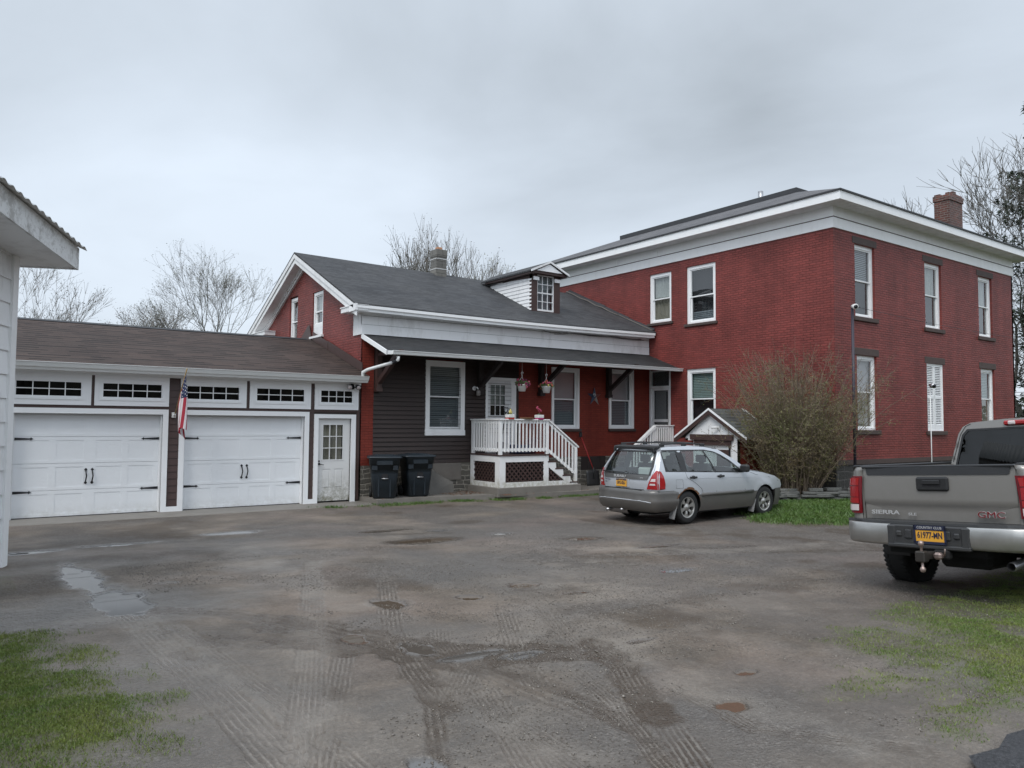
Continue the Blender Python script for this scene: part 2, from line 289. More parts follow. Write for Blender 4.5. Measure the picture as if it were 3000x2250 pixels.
# ------------------------------------------------------------------ mesh helpers
class M:
    def __init__(s): s.v = []; s.f = []; s.mi = []; s.sm = []
    def add(s, vs, fs, mi=0, smooth=False):
        o = len(s.v); s.v.extend(tuple(p) for p in vs)
        for f in fs: s.f.append(tuple(o+i for i in f)); s.mi.append(mi); s.sm.append(smooth)
        return s
    def quad(s, a, b, c, d, mi=0): return s.add([a, b, c, d], [(0, 1, 2, 3)], mi)
    def hexa(s, p, mi=0):   # 8 points: bottom 4 ccw, top 4 ccw
        return s.add(p, [(3, 2, 1, 0), (4, 5, 6, 7), (0, 1, 5, 4), (1, 2, 6, 5), (2, 3, 7, 6), (3, 0, 4, 7)], mi)
    def box(s, x0, x1, y0, y1, z0, z1, mi=0, T=None):
        p = [(x0, y0, z0), (x1, y0, z0), (x1, y1, z0), (x0, y1, z0), (x0, y0, z1), (x1, y0, z1), (x1, y1, z1), (x0, y1, z1)]
        if T: p = [T(*q) for q in p]
        return s.hexa(p, mi)
    def bbox(s, x0, x1, y0, y1, z0, z1, b=0.01, mi=0, T=None):   # bevelled box
        X = (x0, x1); Y = (y0, y1); Z = (z0, z1); v = []; idx = {}
        for i in (0, 1):
            for j in (0, 1):
                for k in (0, 1):
                    sx, sy, sz = (1, -1)[i]*b, (1, -1)[j]*b, (1, -1)[k]*b
                    for a, q in enumerate(((X[i], Y[j]+sy, Z[k]+sz), (X[i]+sx, Y[j], Z[k]+sz), (X[i]+sx, Y[j]+sy, Z[k]))):
                        idx[(i, j, k, a)] = len(v); v.append(T(*q) if T else q)
        f = []
        for i in (0, 1): f.append([idx[(i, j, k, 0)] for j, k in ((0, 0), (1, 0), (1, 1), (0, 1))])
        for j in (0, 1): f.append([idx[(i, j, k, 1)] for i, k in ((0, 0), (1, 0), (1, 1), (0, 1))])
        for k in (0, 1): f.append([idx[(i, j, k, 2)] for i, j in ((0, 0), (1, 0), (1, 1), (0, 1))])
        for k in (0, 1):
            for j in (0, 1): f.append([idx[(0, j, k, 1)], idx[(1, j, k, 1)], idx[(1, j, k, 2)], idx[(0, j, k, 2)]])
            for i in (0, 1): f.append([idx[(i, 0, k, 0)], idx[(i, 1, k, 0)], idx[(i, 1, k, 2)], idx[(i, 0, k, 2)]])
        for i in (0, 1):
            for j in (0, 1): f.append([idx[(i, j, 0, 0)], idx[(i, j, 1, 0)], idx[(i, j, 1, 1)], idx[(i, j, 0, 1)]])
        for i in (0, 1):
            for j in (0, 1):
                for k in (0, 1): f.append([idx[(i, j, k, a)] for a in range(3)])
        return s.add(v, f, mi)
    def prism(s, pts, d, mi=0):     # pts: 3D polygon, d: extrusion vector
        n = len(pts); a = [tuple(p) for p in pts]; b = [tuple(p[i]+d[i] for i in range(3)) for p in a]
        return s.add(a+b, [tuple(range(n-1, -1, -1)), tuple(range(n, 2*n))]+[(i, (i+1) % n, n+(i+1) % n, n+i) for i in range(n)], mi)
    def tube(s, pts, rs, n=8, mi=0, cap=True, smooth=True):
        pts = [Vector(p) for p in pts]
        if isinstance(rs, (int, float)): rs = [rs]*len(pts)
        vs = []; up = None
        for i, p in enumerate(pts):
            d = (pts[min(i+1, len(pts)-1)]-pts[max(i-1, 0)])
            if d.length < 1e-9: d = Vector((0, 0, 1))
            d.normalize()
            if up is None: up = d.orthogonal().normalized()
            up = (up-d*up.dot(d))
            if up.length < 1e-6: up = d.orthogonal()
            up.normalize(); sd = d.cross(up)
            for k in range(n):
                a = 2*pi*k/n; vs.append(p+(up*cos(a)+sd*sin(a))*rs[i])
        fs = [(i*n+k, i*n+(k+1) % n, (i+1)*n+(k+1) % n, (i+1)*n+k) for i in range(len(pts)-1) for k in range(n)]
        if cap: fs += [tuple(range(n-1, -1, -1)), tuple((len(pts)-1)*n+k for k in range(n))]
        return s.add(vs, fs, mi, smooth)
    def lathe(s, prof, org=(0, 0, 0), axis='z', n=24, mi=0, smooth=True, sq=None):
        vs = []
        for r, h in prof:
            for k in range(n):
                a = 2*pi*k/n; x, y = r*cos(a), r*sin(a)
                q = {'z': (x, y, h), 'y': (x, h, y), 'x': (h, x, y)}[axis]
                vs.append((org[0]+q[0], org[1]+q[1], org[2]+q[2]))
        fs = [(i*n+k, i*n+(k+1) % n, (i+1)*n+(k+1) % n, (i+1)*n+k) for i in range(len(prof)-1) for k in range(n)]
        return s.add(vs, fs, mi, smooth)
    def loft(s, secs, closed=True, caps=True, mi=0, smooth=True):
        n = len(secs[0]); vs = [p for q in secs for p in q]
        fs = [(i*n+k, i*n+(k+1) % n, (i+1)*n+(k+1) % n, (i+1)*n+k) for i in range(len(secs)-1) for k in range(n if closed else n-1)]
        if caps: fs += [tuple(range(n-1, -1, -1)), tuple((len(secs)-1)*n+k for k in range(n))]
        return s.add(vs, fs, mi, smooth)
    def build(s, name, mat, parent=None, recalc=True, bevel=None):
        me = bpy.data.meshes.new(name)
        org = Vector(parent['_o']) if parent is not None and '_o' in parent else Vector((0, 0, 0))
        me.from_pydata([(p[0]-org.x, p[1]-org.y, p[2]-org.z) for p in s.v], [], s.f)
        mats = mat if isinstance(mat, (list, tuple)) else [mat]
        for m in mats: me.materials.append(m)
        if len(mats) > 1: me.polygons.foreach_set('material_index', s.mi)
        me.polygons.foreach_set('use_smooth', s.sm)
        if recalc:
            b = bmesh.new(); b.from_mesh(me); bmesh.ops.recalc_face_normals(b, faces=b.faces); b.to_mesh(me); b.free()
        me.update()
        o = bpy.data.objects.new(name, me); COL.objects.link(o)
        if parent is not None:
            o.parent = parent
            if '_o' in parent: o['_o'] = parent['_o']
        return o
def in_poly(x, y, P):
    c = False; n = len(P); j = n-1
    for i in range(n):
        if (P[i][1] > y) != (P[j][1] > y) and x < (P[j][0]-P[i][0])*(y-P[i][1])/(P[j][1]-P[i][1])+P[i][0]: c = not c
        j = i
    return c
def densify(P, step):
    out = []
    for i in range(len(P)):
        a, b = P[i], P[(i+1) % len(P)]; L = math.dist(a, b); k = max(1, int(math.ceil(L/step)))
        out += [(a[0]+(b[0]-a[0])*t/k, a[1]+(b[1]-a[1])*t/k) for t in range(k)]
    return out
def panel(m, poly, holes, f, step=None, mi=0, smooth=None):
    """fill a 2D outline (minus holes) with triangles and map it into space by f(u, v)"""
    loops = [poly]+list(holes); vs = []; es = []
    if step: loops = [densify(L, step) for L in loops]
    for L in loops:
        o = len(vs); n = len(L); vs += [Vector(p) for p in L]; es += [(o+i, o+(i+1) % n) for i in range(n)]
    if step:
        us = [p[0] for p in poly]; ws = [p[1] for p in poly]
        nu = int((max(us)-min(us))/step); nw = int((max(ws)-min(ws))/step)
        for i in range(1, nu+1):
            for j in range(1, nw+1):
                x, y = min(us)+(i-0.45)*step, min(ws)+(j-0.45)*step
                if in_poly(x, y, poly) and not any(in_poly(x, y, h) for h in holes): vs.append(Vector((x, y)))
    r = delaunay_2d_cdt(vs, es, [], 0, 1e-5)
    keep = []
    for t in r[2]:
        cx = sum(r[0][i][0] for i in t)/3; cy = sum(r[0][i][1] for i in t)/3
        if in_poly(cx, cy, poly) and not any(in_poly(cx, cy, h) for h in holes): keep.append(tuple(t))
    return m.add([f(p[0], p[1]) for p in r[0]], keep, mi, bool(step) if smooth is None else smooth)
def empty(name, loc, rot=None):
    o = bpy.data.objects.new(name, None); COL.objects.link(o); o.location = loc
    o.empty_display_size = 0.2
    if rot is not None: o.rotation_euler = rot
    return o
def thing(name, label, cat, loc, group=None, rot=None):
    o = empty(name, loc, rot); o['label'] = label; o['category'] = cat
    if group: o['group'] = group
    if rot is None: o['_o'] = tuple(loc)
    return o
def tag(o, label, cat, group=None):
    o['label'] = label; o['category'] = cat
    if group: o['group'] = group
    return o
def copy_tree(o, parent=None):
    c = o.copy(); COL.objects.link(c); c.parent = parent
    for ch in list(o.children): copy_tree(ch, c)
    return c
def text(name, body, size, mat, parent, mtx, extrude=0.004, align='CENTER', sx=1.0, bold=0.0):
    cu = bpy.data.curves.new(name, 'FONT'); cu.body = body; cu.size = size; cu.extrude = extrude; cu.align_x = align
    cu.align_y = 'CENTER'; cu.resolution_u = 3; cu.offset = bold
    t = bpy.data.objects.new(name, cu); COL.objects.link(t)
    dg = bpy.context.evaluated_depsgraph_get(); me = bpy.data.meshes.new_from_object(t.evaluated_get(dg))
    bpy.data.objects.remove(t); bpy.data.curves.remove(cu)
    me.transform(Matrix.Diagonal((sx, 1, 1, 1))); me.transform(mtx); me.materials.clear(); me.materials.append(mat)
    o = bpy.data.objects.new(name, me); COL.objects.link(o); o.parent = parent
    return o
# numpy value noise
def vnoise(x, y, sc, seed=0):
    x = np.asarray(x)*sc+seed*17.3; y = np.asarray(y)*sc+seed*9.1
    xi, yi = np.floor(x).astype(np.int64), np.floor(y).astype(np.int64); fx, fy = x-xi, y-yi
    def h(a, b):
        n = (a*374761393+b*668265263+seed*144269) & 0x7fffffff; n = ((n ^ (n >> 13))*1274126177) & 0x7fffffff
        return ((n ^ (n >> 16)) & 0xffff)/65535.0
    fx = fx*fx*(3-2*fx); fy = fy*fy*(3-2*fy)
    return (h(xi, yi)*(1-fx)+h(xi+1, yi)*fx)*(1-fy)+(h(xi, yi+1)*(1-fx)+h(xi+1, yi+1)*fx)*fy
def fbm(x, y, sc, o=4, seed=0):
    s = 0; a = 1; t = 0
    for i in range(o): s = s+a*vnoise(x, y, sc*2**i, seed+i); t += a; a *= 0.55
    return s/t
def gz(x, y):
    D = np.hypot(x, y); return np.maximum(0.0, 0.39*(1-D/16.0))

# ------------------------------------------------------------------ ground
GRASS_POLYS = [
    [(0.25, 8.4), (0.85, 7.45), (1.00, 6.2), (1.12, 5.2), (1.00, 4.1), (0.6, 3.4), (-3, 2.5), (-4, 8.0)],
    [(12.5, 5.0), (9.7, 4.5), (7.9, 4.2), (6.1, 3.65), (4.9, 2.95), (4.35, 2.2), (4.5, 1.95), (5.3, 2.0), (6.2, 0.5), (14, -1)],
    [(13.2, 9.75), (14.6, 8.45), (22, 4.5), (45, 2), (45, 11.2), (19.0, 11.3), (18.7, 13.2), (15.8, 13.2)],
    [(6.3, 17.35), (8.0, 16.7), (9.6, 16.75), (11.5, 16.25), (13.8, 16.15), (16.5, 16.3), (17.4, 16.6), (17.2, 17.1), (14.6, 16.6), (12.4, 16.85), (9.6, 17.3), (8.2, 17.3)]]
LINES = [  # wheel tracks: points, half width, groove count, depth, mud
    ([(1.36, 8.14), (1.41, 5.78), (1.42, 4.68), (1.38, 3.2), (1.3, 1.5)], 0.16, 5, 1.0, 0.0),
    ([(1.60, 8.02), (1.68, 5.78), (1.70, 4.67), (1.66, 3.2)], 0.08, 3, 0.8, 0.0),
    ([(4.1, 10.2), (3.9, 9.85), (2.75, 6.94), (2.12, 5.37), (1.44, 3.73), (1.1, 2.6)], 0.13, 5, 0.8, 0.1),
    ([(2.38, 5.4), (1.52, 3.67)], 0.10, 4, 0.7, 0.3),
    ([(4.22, 8.36), (3.06, 5.93), (2.64, 4.7), (2.45, 4.05)], 0.12, 4, 1.1, 0.9),
    ([(3.4, 5.7), (3.28, 5.5), (2.89, 4.35), (2.37, 3.07), (2.0, 2.2)], 0.12, 5, 0.7, 0.1),
    ([(1.71, 7.79), (2.15, 7.37), (2.57, 6.58), (2.86, 5.53), (3.15, 4.75), (3.16, 4.09), (3.19, 3.51)], 0.20, 3, 0.5, 0.85),
    ([(4.17, 4.63), (3.96, 4.1), (3.59, 3.54), (3.36, 3.12), (3.04, 2.62), (2.6, 1.9)], 0.11, 4, 1.0, 1.0),
    ([(3.58, 4.15), (3.36, 3.54), (3.1, 3.05), (2.92, 2.69), (2.5, 2.0)], 0.09, 4, 1.0, 0.7),
    ([(2.44, 4.3), (2.41, 4.12), (2.0, 3.33), (1.75, 2.8)], 0.07, 2, 0.9, 0.8),
    ([(2.83, 4.48), (2.66, 3.73), (2.56, 2.94), (2.4, 2.0)], 0.12, 5, 0.6, 0.0),
    ([(4.22, 5.92), (3.5, 4.73), (3.2, 4.13)], 0.11, 4, 0.8, 0.5),
    ([(3.33, 5.08), (3.04, 4.72), (2.56, 4.16)], 0.12, 5, 0.8, 0.6),
    ([(5.06, 6.54), (4.25, 5.11), (3.9, 4.4)], 0.10, 4, 0.7, 0.2),
    ([(3.91, 3.48), (3.73, 2.81), (3.91, 2.5), (4.2, 2.1)], 0.10, 4, 0.7, 0.5),
    ([(5.11, 11.06), (4.08, 8.18)], 0.12, 4, 0.6, 0.1),
    ([(6.6, 9.5), (7.6, 8.3), (9.6, 7.4), (12.6, 6.9)], 0.14, 3, 0.6, 0.3),
    ([(6.0, 8.9), (7.4, 7.4), (9.4, 6.6)], 0.14, 3, 0.6, 0.2)]
MUD = [
    ([(1.55, 8.2), (1.71, 7.79), (2.15, 7.37), (2.57, 6.58), (2.86, 5.6)], 0.13, 0.8), ([(2.45, 6.7), (2.70, 6.1), (2.86, 5.53), (3.15, 4.95), (3.6, 4.8)], 0.34, 1.0), ([(1.75, 6.6), (2.2, 6.3), (2.7, 5.9)], 0.08, 0.7), ([(1.42, 6.3), (1.5, 6.0)], 0.07, 0.8), ([(1.45, 7.4), (1.6, 6.9), (1.75, 6.3)], 0.08, 0.6),
    ([(3.06, 5.6), (2.85, 5.1), (2.64, 4.7), (2.45, 4.05)], 0.12, 0.9), ([(2.0, 6.1), (2.4, 5.9), (3.0, 5.35)], 0.10, 0.6),
    ([(4.25, 4.7), (3.96, 4.1), (3.59, 3.54), (3.40, 3.2)], 0.13, 1.0), ([(3.15, 4.6), (3.25, 4.1), (3.2, 3.5), (3.05, 2.9), (2.8, 2.4)], 0.09, 0.8),
    ([(3.3, 4.9), (3.04, 4.6)], 0.14, 0.6), ([(2.2, 5.0), (2.0, 4.6)], 0.06, 0.7), ([(2.44, 4.3), (2.41, 4.12), (2.0, 3.33)], 0.05, 0.9), ([(9.5, 7.6), (11.8, 6.4)], 0.20, 0.5), ([(8.6, 8.2), (10.4, 7.8)], 0.12, 0.6), ([(5.6, 12.4), (7.2, 11.9)], 0.14, 0.4)]
PUDDLES = [  # x, y, radius x, radius y, brownness
    (6.35, 11.1, 0.62, 0.30, 1.0), (3.95, 3.10, 0.11, 0.10, 1.0), (4.59, 3.49, 0.12, 0.06, 0.9), (4.57, 4.54, 0.16, 0.06, 0.6),
    (4.36, 6.75, 0.13, 0.12, 1.0), (5.23, 7.01, 0.20, 0.16, 1.0), (8.60, 9.9, 0.42, 0.24, 1.0), (7.89, 11.21, 0.26, 0.16, 0.1),
    (6.39, 12.7, 0.5, 0.22, 0.6), (5.49, 6.37, 0.16, 0.07, 0.8), (7.52, 6.8, 0.30, 0.12, 0.0), (9.05, 8.54, 0.5, 0.15, 0.7),
    (3.54, 6.94, 0.16, 0.25, 0.8), (4.05, 14.02, 0.55, 0.22, 0.1), (2.02, 9.44, 0.13, 0.08, 0.8), (3.25, 4.95, 0.30, 0.10, 0.2),
    (3.55, 4.75, 0.22, 0.10, 0.1), (1.28, 10.5, 0.18, 1.3, 0.0), (1.42, 8.7, 0.26, 0.8, 0.0), (0.9, 13.3, 0.55, 0.22, 0.0),
    (2.2, 13.4, 0.5, 0.16, 0.0), (3.0, 5.35, 0.14, 0.25, 0.4), (2.7, 5.9, 0.12, 0.2, 0.7), (1.95, 3.3, 0.10, 0.28, 0.1), (7.2, 12.2, 0.3, 0.1, 0.0)]
def seg_dist(X, Y, P):
    best = np.full(X.shape, 1e9); lat = np.zeros(X.shape); along = np.zeros(X.shape); L = 0
    for a, b in zip(P[:-1], P[1:]):
        a = np.array(a); b = np.array(b); d = b-a; l = np.hypot(*d); d = d/l
        t = np.clip((X-a[0])*d[0]+(Y-a[1])*d[1], 0, l); px, py = X-a[0]-t*d[0], Y-a[1]-t*d[1]
        ds = np.hypot(px, py); w = ds < best
        lat = np.where(w, px*(-d[1])+py*d[0], lat); along = np.where(w, L+t, along); best = np.minimum(best, ds); L += l
    return best, lat, along
def poly_sd(X, Y, P):      # signed distance, negative inside
    d = np.full(X.shape, 1e9); ins = np.zeros(X.shape, bool); n = len(P)
    for i in range(n):
        a = P[i]; b = P[(i+1) % n]; ds, _, _ = seg_dist(X, Y, [a, b]); d = np.minimum(d, ds)
        c = ((a[1] > Y) != (b[1] > Y)) & (X < (b[0]-a[0])*(Y-a[1])/((b[1]-a[1]) or 1e-9)+a[0]); ins ^= c
    return np.where(ins, -d, d)
def grass_density(X, Y):
    g = np.zeros(np.shape(X))
    for i, P in enumerate(GRASS_POLYS):
        sd = poly_sd(X, Y, P); wob = (fbm(X, Y, 2.6, 4, 5)-0.5)*(0.9 if i == 0 else 1.5 if i == 1 else 0.9)
        w = [0.55, 0.9, 0.35, 0.25][i]
        q = np.clip((-sd+wob*0.9)/w, 0, 1)
        if i == 1: q *= np.clip((fbm(X, Y, 2.4, 5, 9)-0.33)*7, 0.25, 1)
        if i == 0: q *= np.clip((fbm(X, Y, 3.4, 5, 19)-0.33)*7, 0.55, 1)
        if i == 3: q *= np.clip((fbm(X, Y, 2.5, 4, 29)-0.38)*6, 0.05, 1)
        g = np.maximum(g, q)
    g = np.maximum(g, np.where((X < 0.62) & (Y > 9.8) & (Y < 11.2), 0.25, 0))
    return g
def ground_fields(X, Y):
    z = gz(X, Y).astype(float)
    rough = (fbm(X, Y, 1.1, 4, 1)-0.5)*0.030+(fbm(X, Y, 7, 4, 2)-0.5)*0.014+(fbm(X, Y, 34, 3, 3)-0.5)*0.011
    near = 1.0+0*X
    edge = 1.0
    mud = np.clip((fbm(X, Y, 0.9, 5, 31)-0.62)*6, 0, 0.5); wet = np.clip((fbm(X, Y, 0.7, 5, 41)-0.36)*4.0, 0, 1)*0.9
    wet = wet*np.clip(1.25-np.hypot(X-2.5, Y-6)/9, 0.15, 1)
    ridge = np.zeros(np.shape(X)); n1 = fbm(X, Y, 2.4, 4, 401)-0.5; n2 = fbm(X, Y, 9, 3, 402)-0.5
    for k, (P, hw, st) in enumerate(MUD):
        d, _, _ = seg_dist(X, Y, P); q = np.clip((hw*1.15-d+n1*hw*2.0+n2*0.10)/0.06, 0, 1)*(0.70+0.30*np.clip((fbm(X, Y, 5, 3, 410+k)-0.38)*6, 0, 1))
        mud = np.maximum(mud, q*st); wet = np.maximum(wet, q*0.75); rough = rough-q*0.006
    for k, (P, hw) in enumerate((([(1.2, 9.5), (1.40, 8), (1.5, 5.8), (1.5, 4.7), (1.45, 3), (1.4, 1.5)], 0.26), ([(3.9, 9.85), (2.75, 6.94), (2.12, 5.37), (1.44, 3.73)], 0.20), ([(2.83, 4.48), (2.66, 3.73), (2.5, 2.5)], 0.26), ([(4.7, 5.1), (4.1, 3.6), (3.9, 2.4)], 0.30), ([(3.5, 12), (3.3, 9.0), (3.2, 7.0)], 0.35), ([(7.5, 9.3), (9.5, 7.6), (12.5, 7.2)], 0.3))):
        d, _, _ = seg_dist(X, Y, P); ridge = np.maximum(ridge, 0.55*np.clip((hw-d+n1*0.25)/0.16, 0, 1)*np.clip((fbm(X, Y, 3.0, 5, 470+k)-0.30)*3, 0, 1))
    for k, (P, hw, ng, dp, md) in enumerate(LINES):
        d, lat, al = seg_dist(X, Y, P); ng2 = ng*1.5
        ins = np.clip((hw*(1+n2*0.8)-d)/0.02, 0, 1)
        vis = np.clip((fbm(X, Y, 1.3, 4, 430+k)-0.28)*5, 0.40, 1)*np.clip(1.25-np.abs(n2)*3.0, 0.3, 1)
        lt = lat+n2*0.012; groove = 0.5+0.5*np.cos(lt/hw*pi*ng2)
        rl = np.clip((0.5-0.5*np.cos(lt/hw*pi*ng2)-0.70)*5, 0, 1)*np.clip((fbm(X, Y, 9, 3, 450)-0.33)*6, 0.15, 1)
        ridge = np.maximum(ridge, ins*vis*rl*dp*0.8)
        rough = rough+ins*vis*(-0.006*dp-0.006*dp*groove)+np.exp(-((d-hw)/0.03)**2)*0.004*dp*vis
        mud = np.maximum(mud, ins*vis*(0.38+md*0.6)*groove); wet = np.maximum(wet, ins*vis*0.6)  # muddy floors and drier crests; the contrast also paints in the relief shading
    d, lat, al = seg_dist(X, Y, [(3.4, 4.7), (3.66, 4.86), (4.25, 5.11), (5.02, 5.39), (6.11, 5.44), (9.06, 5.3)])
    cr = np.clip(1-d/0.13, 0, 1); rough += cr*(0.008+0.035*np.clip(fbm(X, Y, 20, 2, 81)-0.45, 0, 1)); mud = np.maximum(mud, cr*0.4*(fbm(X, Y, 18, 2, 82) > 0.5))
    pud = np.zeros(np.shape(X)); pm = np.zeros(np.shape(X))
    for x, y, rx, ry, br in PUDDLES:
        q = np.sqrt(((X-x)/rx)**2+((Y-y)/ry)**2)+(fbm(X, Y, 4.0/max(rx, 0.15)*0.25, 4, 91)-0.5)*0.9
        k = np.clip((1-q)/(0.14+0.2*(rx > 0.3)), 0, 1); pud = np.maximum(pud, k); pm = np.where(k > 0.02, np.maximum(pm, br*k), pm)
        wet = np.maximum(wet, np.clip((1.5-q)/0.5, 0, 1)*0.8); mud = np.maximum(mud, np.clip((1.3-q)/0.4, 0, 1)*br*0.8)
    rough = rough*(1-pud)+pud*(-0.012)
    g = grass_density(X, Y)
    R0 = np.hypot(X, Y); blue = np.clip((fbm(X, Y, 0.7, 5, 101)-0.50)*4+np.clip((R0-7.5)/9, 0, 0.75)+np.clip((X*0.8-Y*0.45-2.2)/4.0, 0, 0.75), 0, 1)
    leftz = np.clip((2.6-X)/1.2, 0, 1)*np.clip((8.5-Y)/3, 0, 1); blue = blue*(1-leftz*0.6); wet = np.maximum(wet, leftz*(0.65+0.35*np.clip((fbm(X, Y, 1.2, 4, 111)-0.4)*4, 0, 1)))
    z = z+0.075*np.exp(-((X-9.5)**2+(Y-3.1)**2)/0.5)+0.03*0
    # the drive meets the walk, slab and foundation at z = 0
    flatk = np.clip((np.abs(Y-17.6)-0.2)/0.8, 0, 1) if True else 1
    z = z+rough*near*np.where(Y > 15.8, 0.35, 1)
    z = z+g*0.02*np.where(Y < 15, 1, 0)
    d2 = poly_sd(X, Y, [(15.6, 10.2), (19.4, 10.4), (19.4, 14.0), (15.6, 13.8)])
    z = z+0.10*np.clip(1-np.maximum(d2, 0)/1.2, 0, 1)
    return z, g, np.clip(wet, 0, 1), np.clip(mud, 0, 1), pud, pm, blue, ridge*(1-pud)
def ground_mesh():
    head = math.atan2(Fw.y, Fw.x)
    fine = np.linspace(-radians(41), radians(41), 760); rest = np.linspace(radians(41), 2*pi-radians(41), 60)[1:-1]
    th = head+np.concatenate([fine, rest]); nt = len(th)
    r = [0.5]
    while r[-1] < 3.1: r.append(r[-1]+0.2)
    while r[-1] < 24: r.append(r[-1]+max(0.014, r[-1]**1.3*0.0022))
    while r[-1] < 700: r.append(r[-1]*1.12)
    r = np.array(r); nr = len(r)
    RR, TT = np.meshgrid(r, th, indexing='ij'); X, Y = RR*np.cos(TT), RR*np.sin(TT)
    z, g, wet, mud, pud, pm, blue, ridge = ground_fields(X, Y)
    V = np.stack([X, Y, z], -1).reshape(-1, 3); V = np.vstack([V, [[0, 0, 0.39]]])
    i = np.arange(nr-1)[:, None]*nt; j = np.arange(nt)[None, :]; j2 = (j+1) % nt
    F = np.stack([i+j, i+nt+j, i+nt+j2, i+j2], -1).reshape(-1, 4)
    me = bpy.data.meshes.new('gravel_drive'); me.vertices.add(len(V)); me.vertices.foreach_set('co', V.ravel())
    T3 = np.stack([np.full(nt, len(V)-1), np.arange(nt), (np.arange(nt)+1) % nt], -1)
    me.loops.add(F.size+T3.size); me.loops.foreach_set('vertex_index', np.concatenate([F.ravel(), T3.ravel()]))
    me.polygons.add(len(F)+nt)
    me.polygons.foreach_set('loop_start', np.concatenate([np.arange(len(F))*4, F.size+np.arange(nt)*3]))
    me.polygons.foreach_set('use_smooth', [True]*(len(F)+nt)); me.update(calc_edges=True)
    for nm, a in dict(grass=g, wet=wet, mud=mud, pud=pud, brown=pm, gravel=blue, ridge=ridge).items():
        at = me.attributes.new(nm, 'FLOAT', 'POINT'); at.data.foreach_set('value', np.append(a.ravel(), 0).astype(np.float32))
    return me
def ground_mat():
    t = NT('wet_gravel_and_mud'); p = t.pos()
    A = {k: t.node('Attribute', attribute_name=k).outputs['Fac'] for k in ('grass', 'wet', 'mud', 'pud', 'brown', 'gravel', 'ridge')}
    big = t.ramp(t.noise(0.9, 6, 0.65), [(0.33, (0.100, 0.078, 0.058)), (0.50, (0.190, 0.153, 0.118)), (0.66, (0.285, 0.238, 0.192))])
    fine = t.noise(38, 6, 0.75)
    vo = t.node('TexVoronoi', {'Vector': p, 'Scale': 55.0}); stones = t.node('SeparateXYZ', {0: vo.outputs['Color']}).outputs[0]
    gr = t.ramp(stones, [(0.0, (0.045, 0.045, 0.048)), (0.55, (0.15, 0.145, 0.14)), (1.0, (0.32, 0.31, 0.30))])
    c = t.mix(t.math('MULTIPLY', A['gravel'], 0.72), big, t.mix(0.6, gr, (0.092, 0.076, 0.064)))
    st = t.noise(2.6, 7, 0.72, vec=t.node('Mapping', {'Vector': p, 'Rotation': (0, 0, -0.62), 'Scale': (0.45, 1.6, 1)}).outputs[0]); c = t.mix(t.ramp(st, [(0.48, 0.0), (0.70, 0.65)]), c, (0.095, 0.080, 0.066))
    c = t.mix(0.14, c, gr); c = t.mix(t.ramp(fine, [(0.40, 0.0), (0.70, 0.65)]), c, (0.06, 0.052, 0.045)); c = t.mix(t.ramp(t.noise(85, 4, 0.8), [(0.58, 0.0), (0.68, 0.32)]), c, (0.36, 0.32, 0.28))
    reddish = t.ramp(t.noise(0.45, 3), [(0.5, 0.0), (0.7, 0.35)])
    c = t.mix(reddish, c, (0.19, 0.14, 0.12))
    c = t.mix(t.math('MULTIPLY', A['wet'], 0.35), c, (0.115, 0.105, 0.095))
    c = t.mix(t.math('MULTIPLY', A['mud'], 0.95), c, t.mix(fine, (0.040, 0.028, 0.017), (0.085, 0.058, 0.036)))
    c = t.mix(t.math('MULTIPLY', A['ridge'], 0.50), c, (0.33, 0.295, 0.255))
    c = t.mix(A['pud'], c, t.mix(A['brown'], (0.10, 0.095, 0.09), (0.115, 0.084, 0.058)))
    soil = t.mix(t.noise(12, 5, 0.7), (0.055, 0.043, 0.034), (0.115, 0.10, 0.06))
    grn = t.mix(t.ramp(t.noise(5, 5), [(0.4, 0.0), (0.6, 1.0)]), soil, (0.105, 0.120, 0.040))
    c = t.mix(A['grass'], c, grn)
    # far ground beyond the yard: lawn
    d = t.node('VectorMath', {0: p}, operation='LENGTH').outputs['Value']
    c = t.mix(t.ramp(t.math('DIVIDE', d, 60.0), [(0.52, 0.0), (0.56, 1.0)]), c, (0.05, 0.075, 0.02))
    r = t.math('SUBTRACT', 0.66, t.math('MULTIPLY', A['wet'], 0.42))
    r = t.math('SUBTRACT', r, t.math('MULTIPLY', A['mud'], 0.16))
    r = t.math('MULTIPLY', r, t.math('SUBTRACT', 1.0, t.math('MULTIPLY', A['pud'], 0.93)))
    h = t.math('ADD', t.math('MULTIPLY', fine, 0.8), t.math('MULTIPLY', vo.outputs['Distance'], t.math('ADD', 0.35, t.math('MULTIPLY', A['gravel'], 0.8))))
    h = t.math('MULTIPLY', h, t.math('SUBTRACT', 1.0, A['pud']))
    t.set(t.b.inputs['Specular IOR Level'], t.math('ADD', 0.16, t.math('MULTIPLY', t.math('MAXIMUM', A['wet'], A['pud']), 0.6)))
    return t.fin(c, r, t.bump(h, 0.8, 0.014))
gm = ground_mesh(); gm.materials.append(ground_mat())
go = bpy.data.objects.new('ground', gm); COL.objects.link(go); go['kind'] = 'structure'

m_ = bpy.data.meshes.new('road'); _p = [(5.6, 2.05), (5.05, 1.86), (4.75, 1.90), (4.5, 1.84), (4.25, 1.88), (4.0, 1.7), (3.8, 0.6), (7.0, 0.2), (7.4, 1.6)]
m_.from_pydata([(x, y, float(gz(x, y))+0.035) for x, y in _p], [], [tuple(range(len(_p)))[::-1]]); _t = NT('wet_asphalt')
m_.materials.append(_t.fin(_t.mix(_t.ramp(_t.noise(60, 3), [(0.4, 0.0), (0.7, 1.0)]), (0.022, 0.023, 0.026), (0.07, 0.07, 0.075)), 0.35, _t.bump(_t.noise(90, 4, 0.8), 0.8, 0.01)))
_o = bpy.data.objects.new('road', m_); COL.objects.link(_o); _o['kind'] = 'structure'
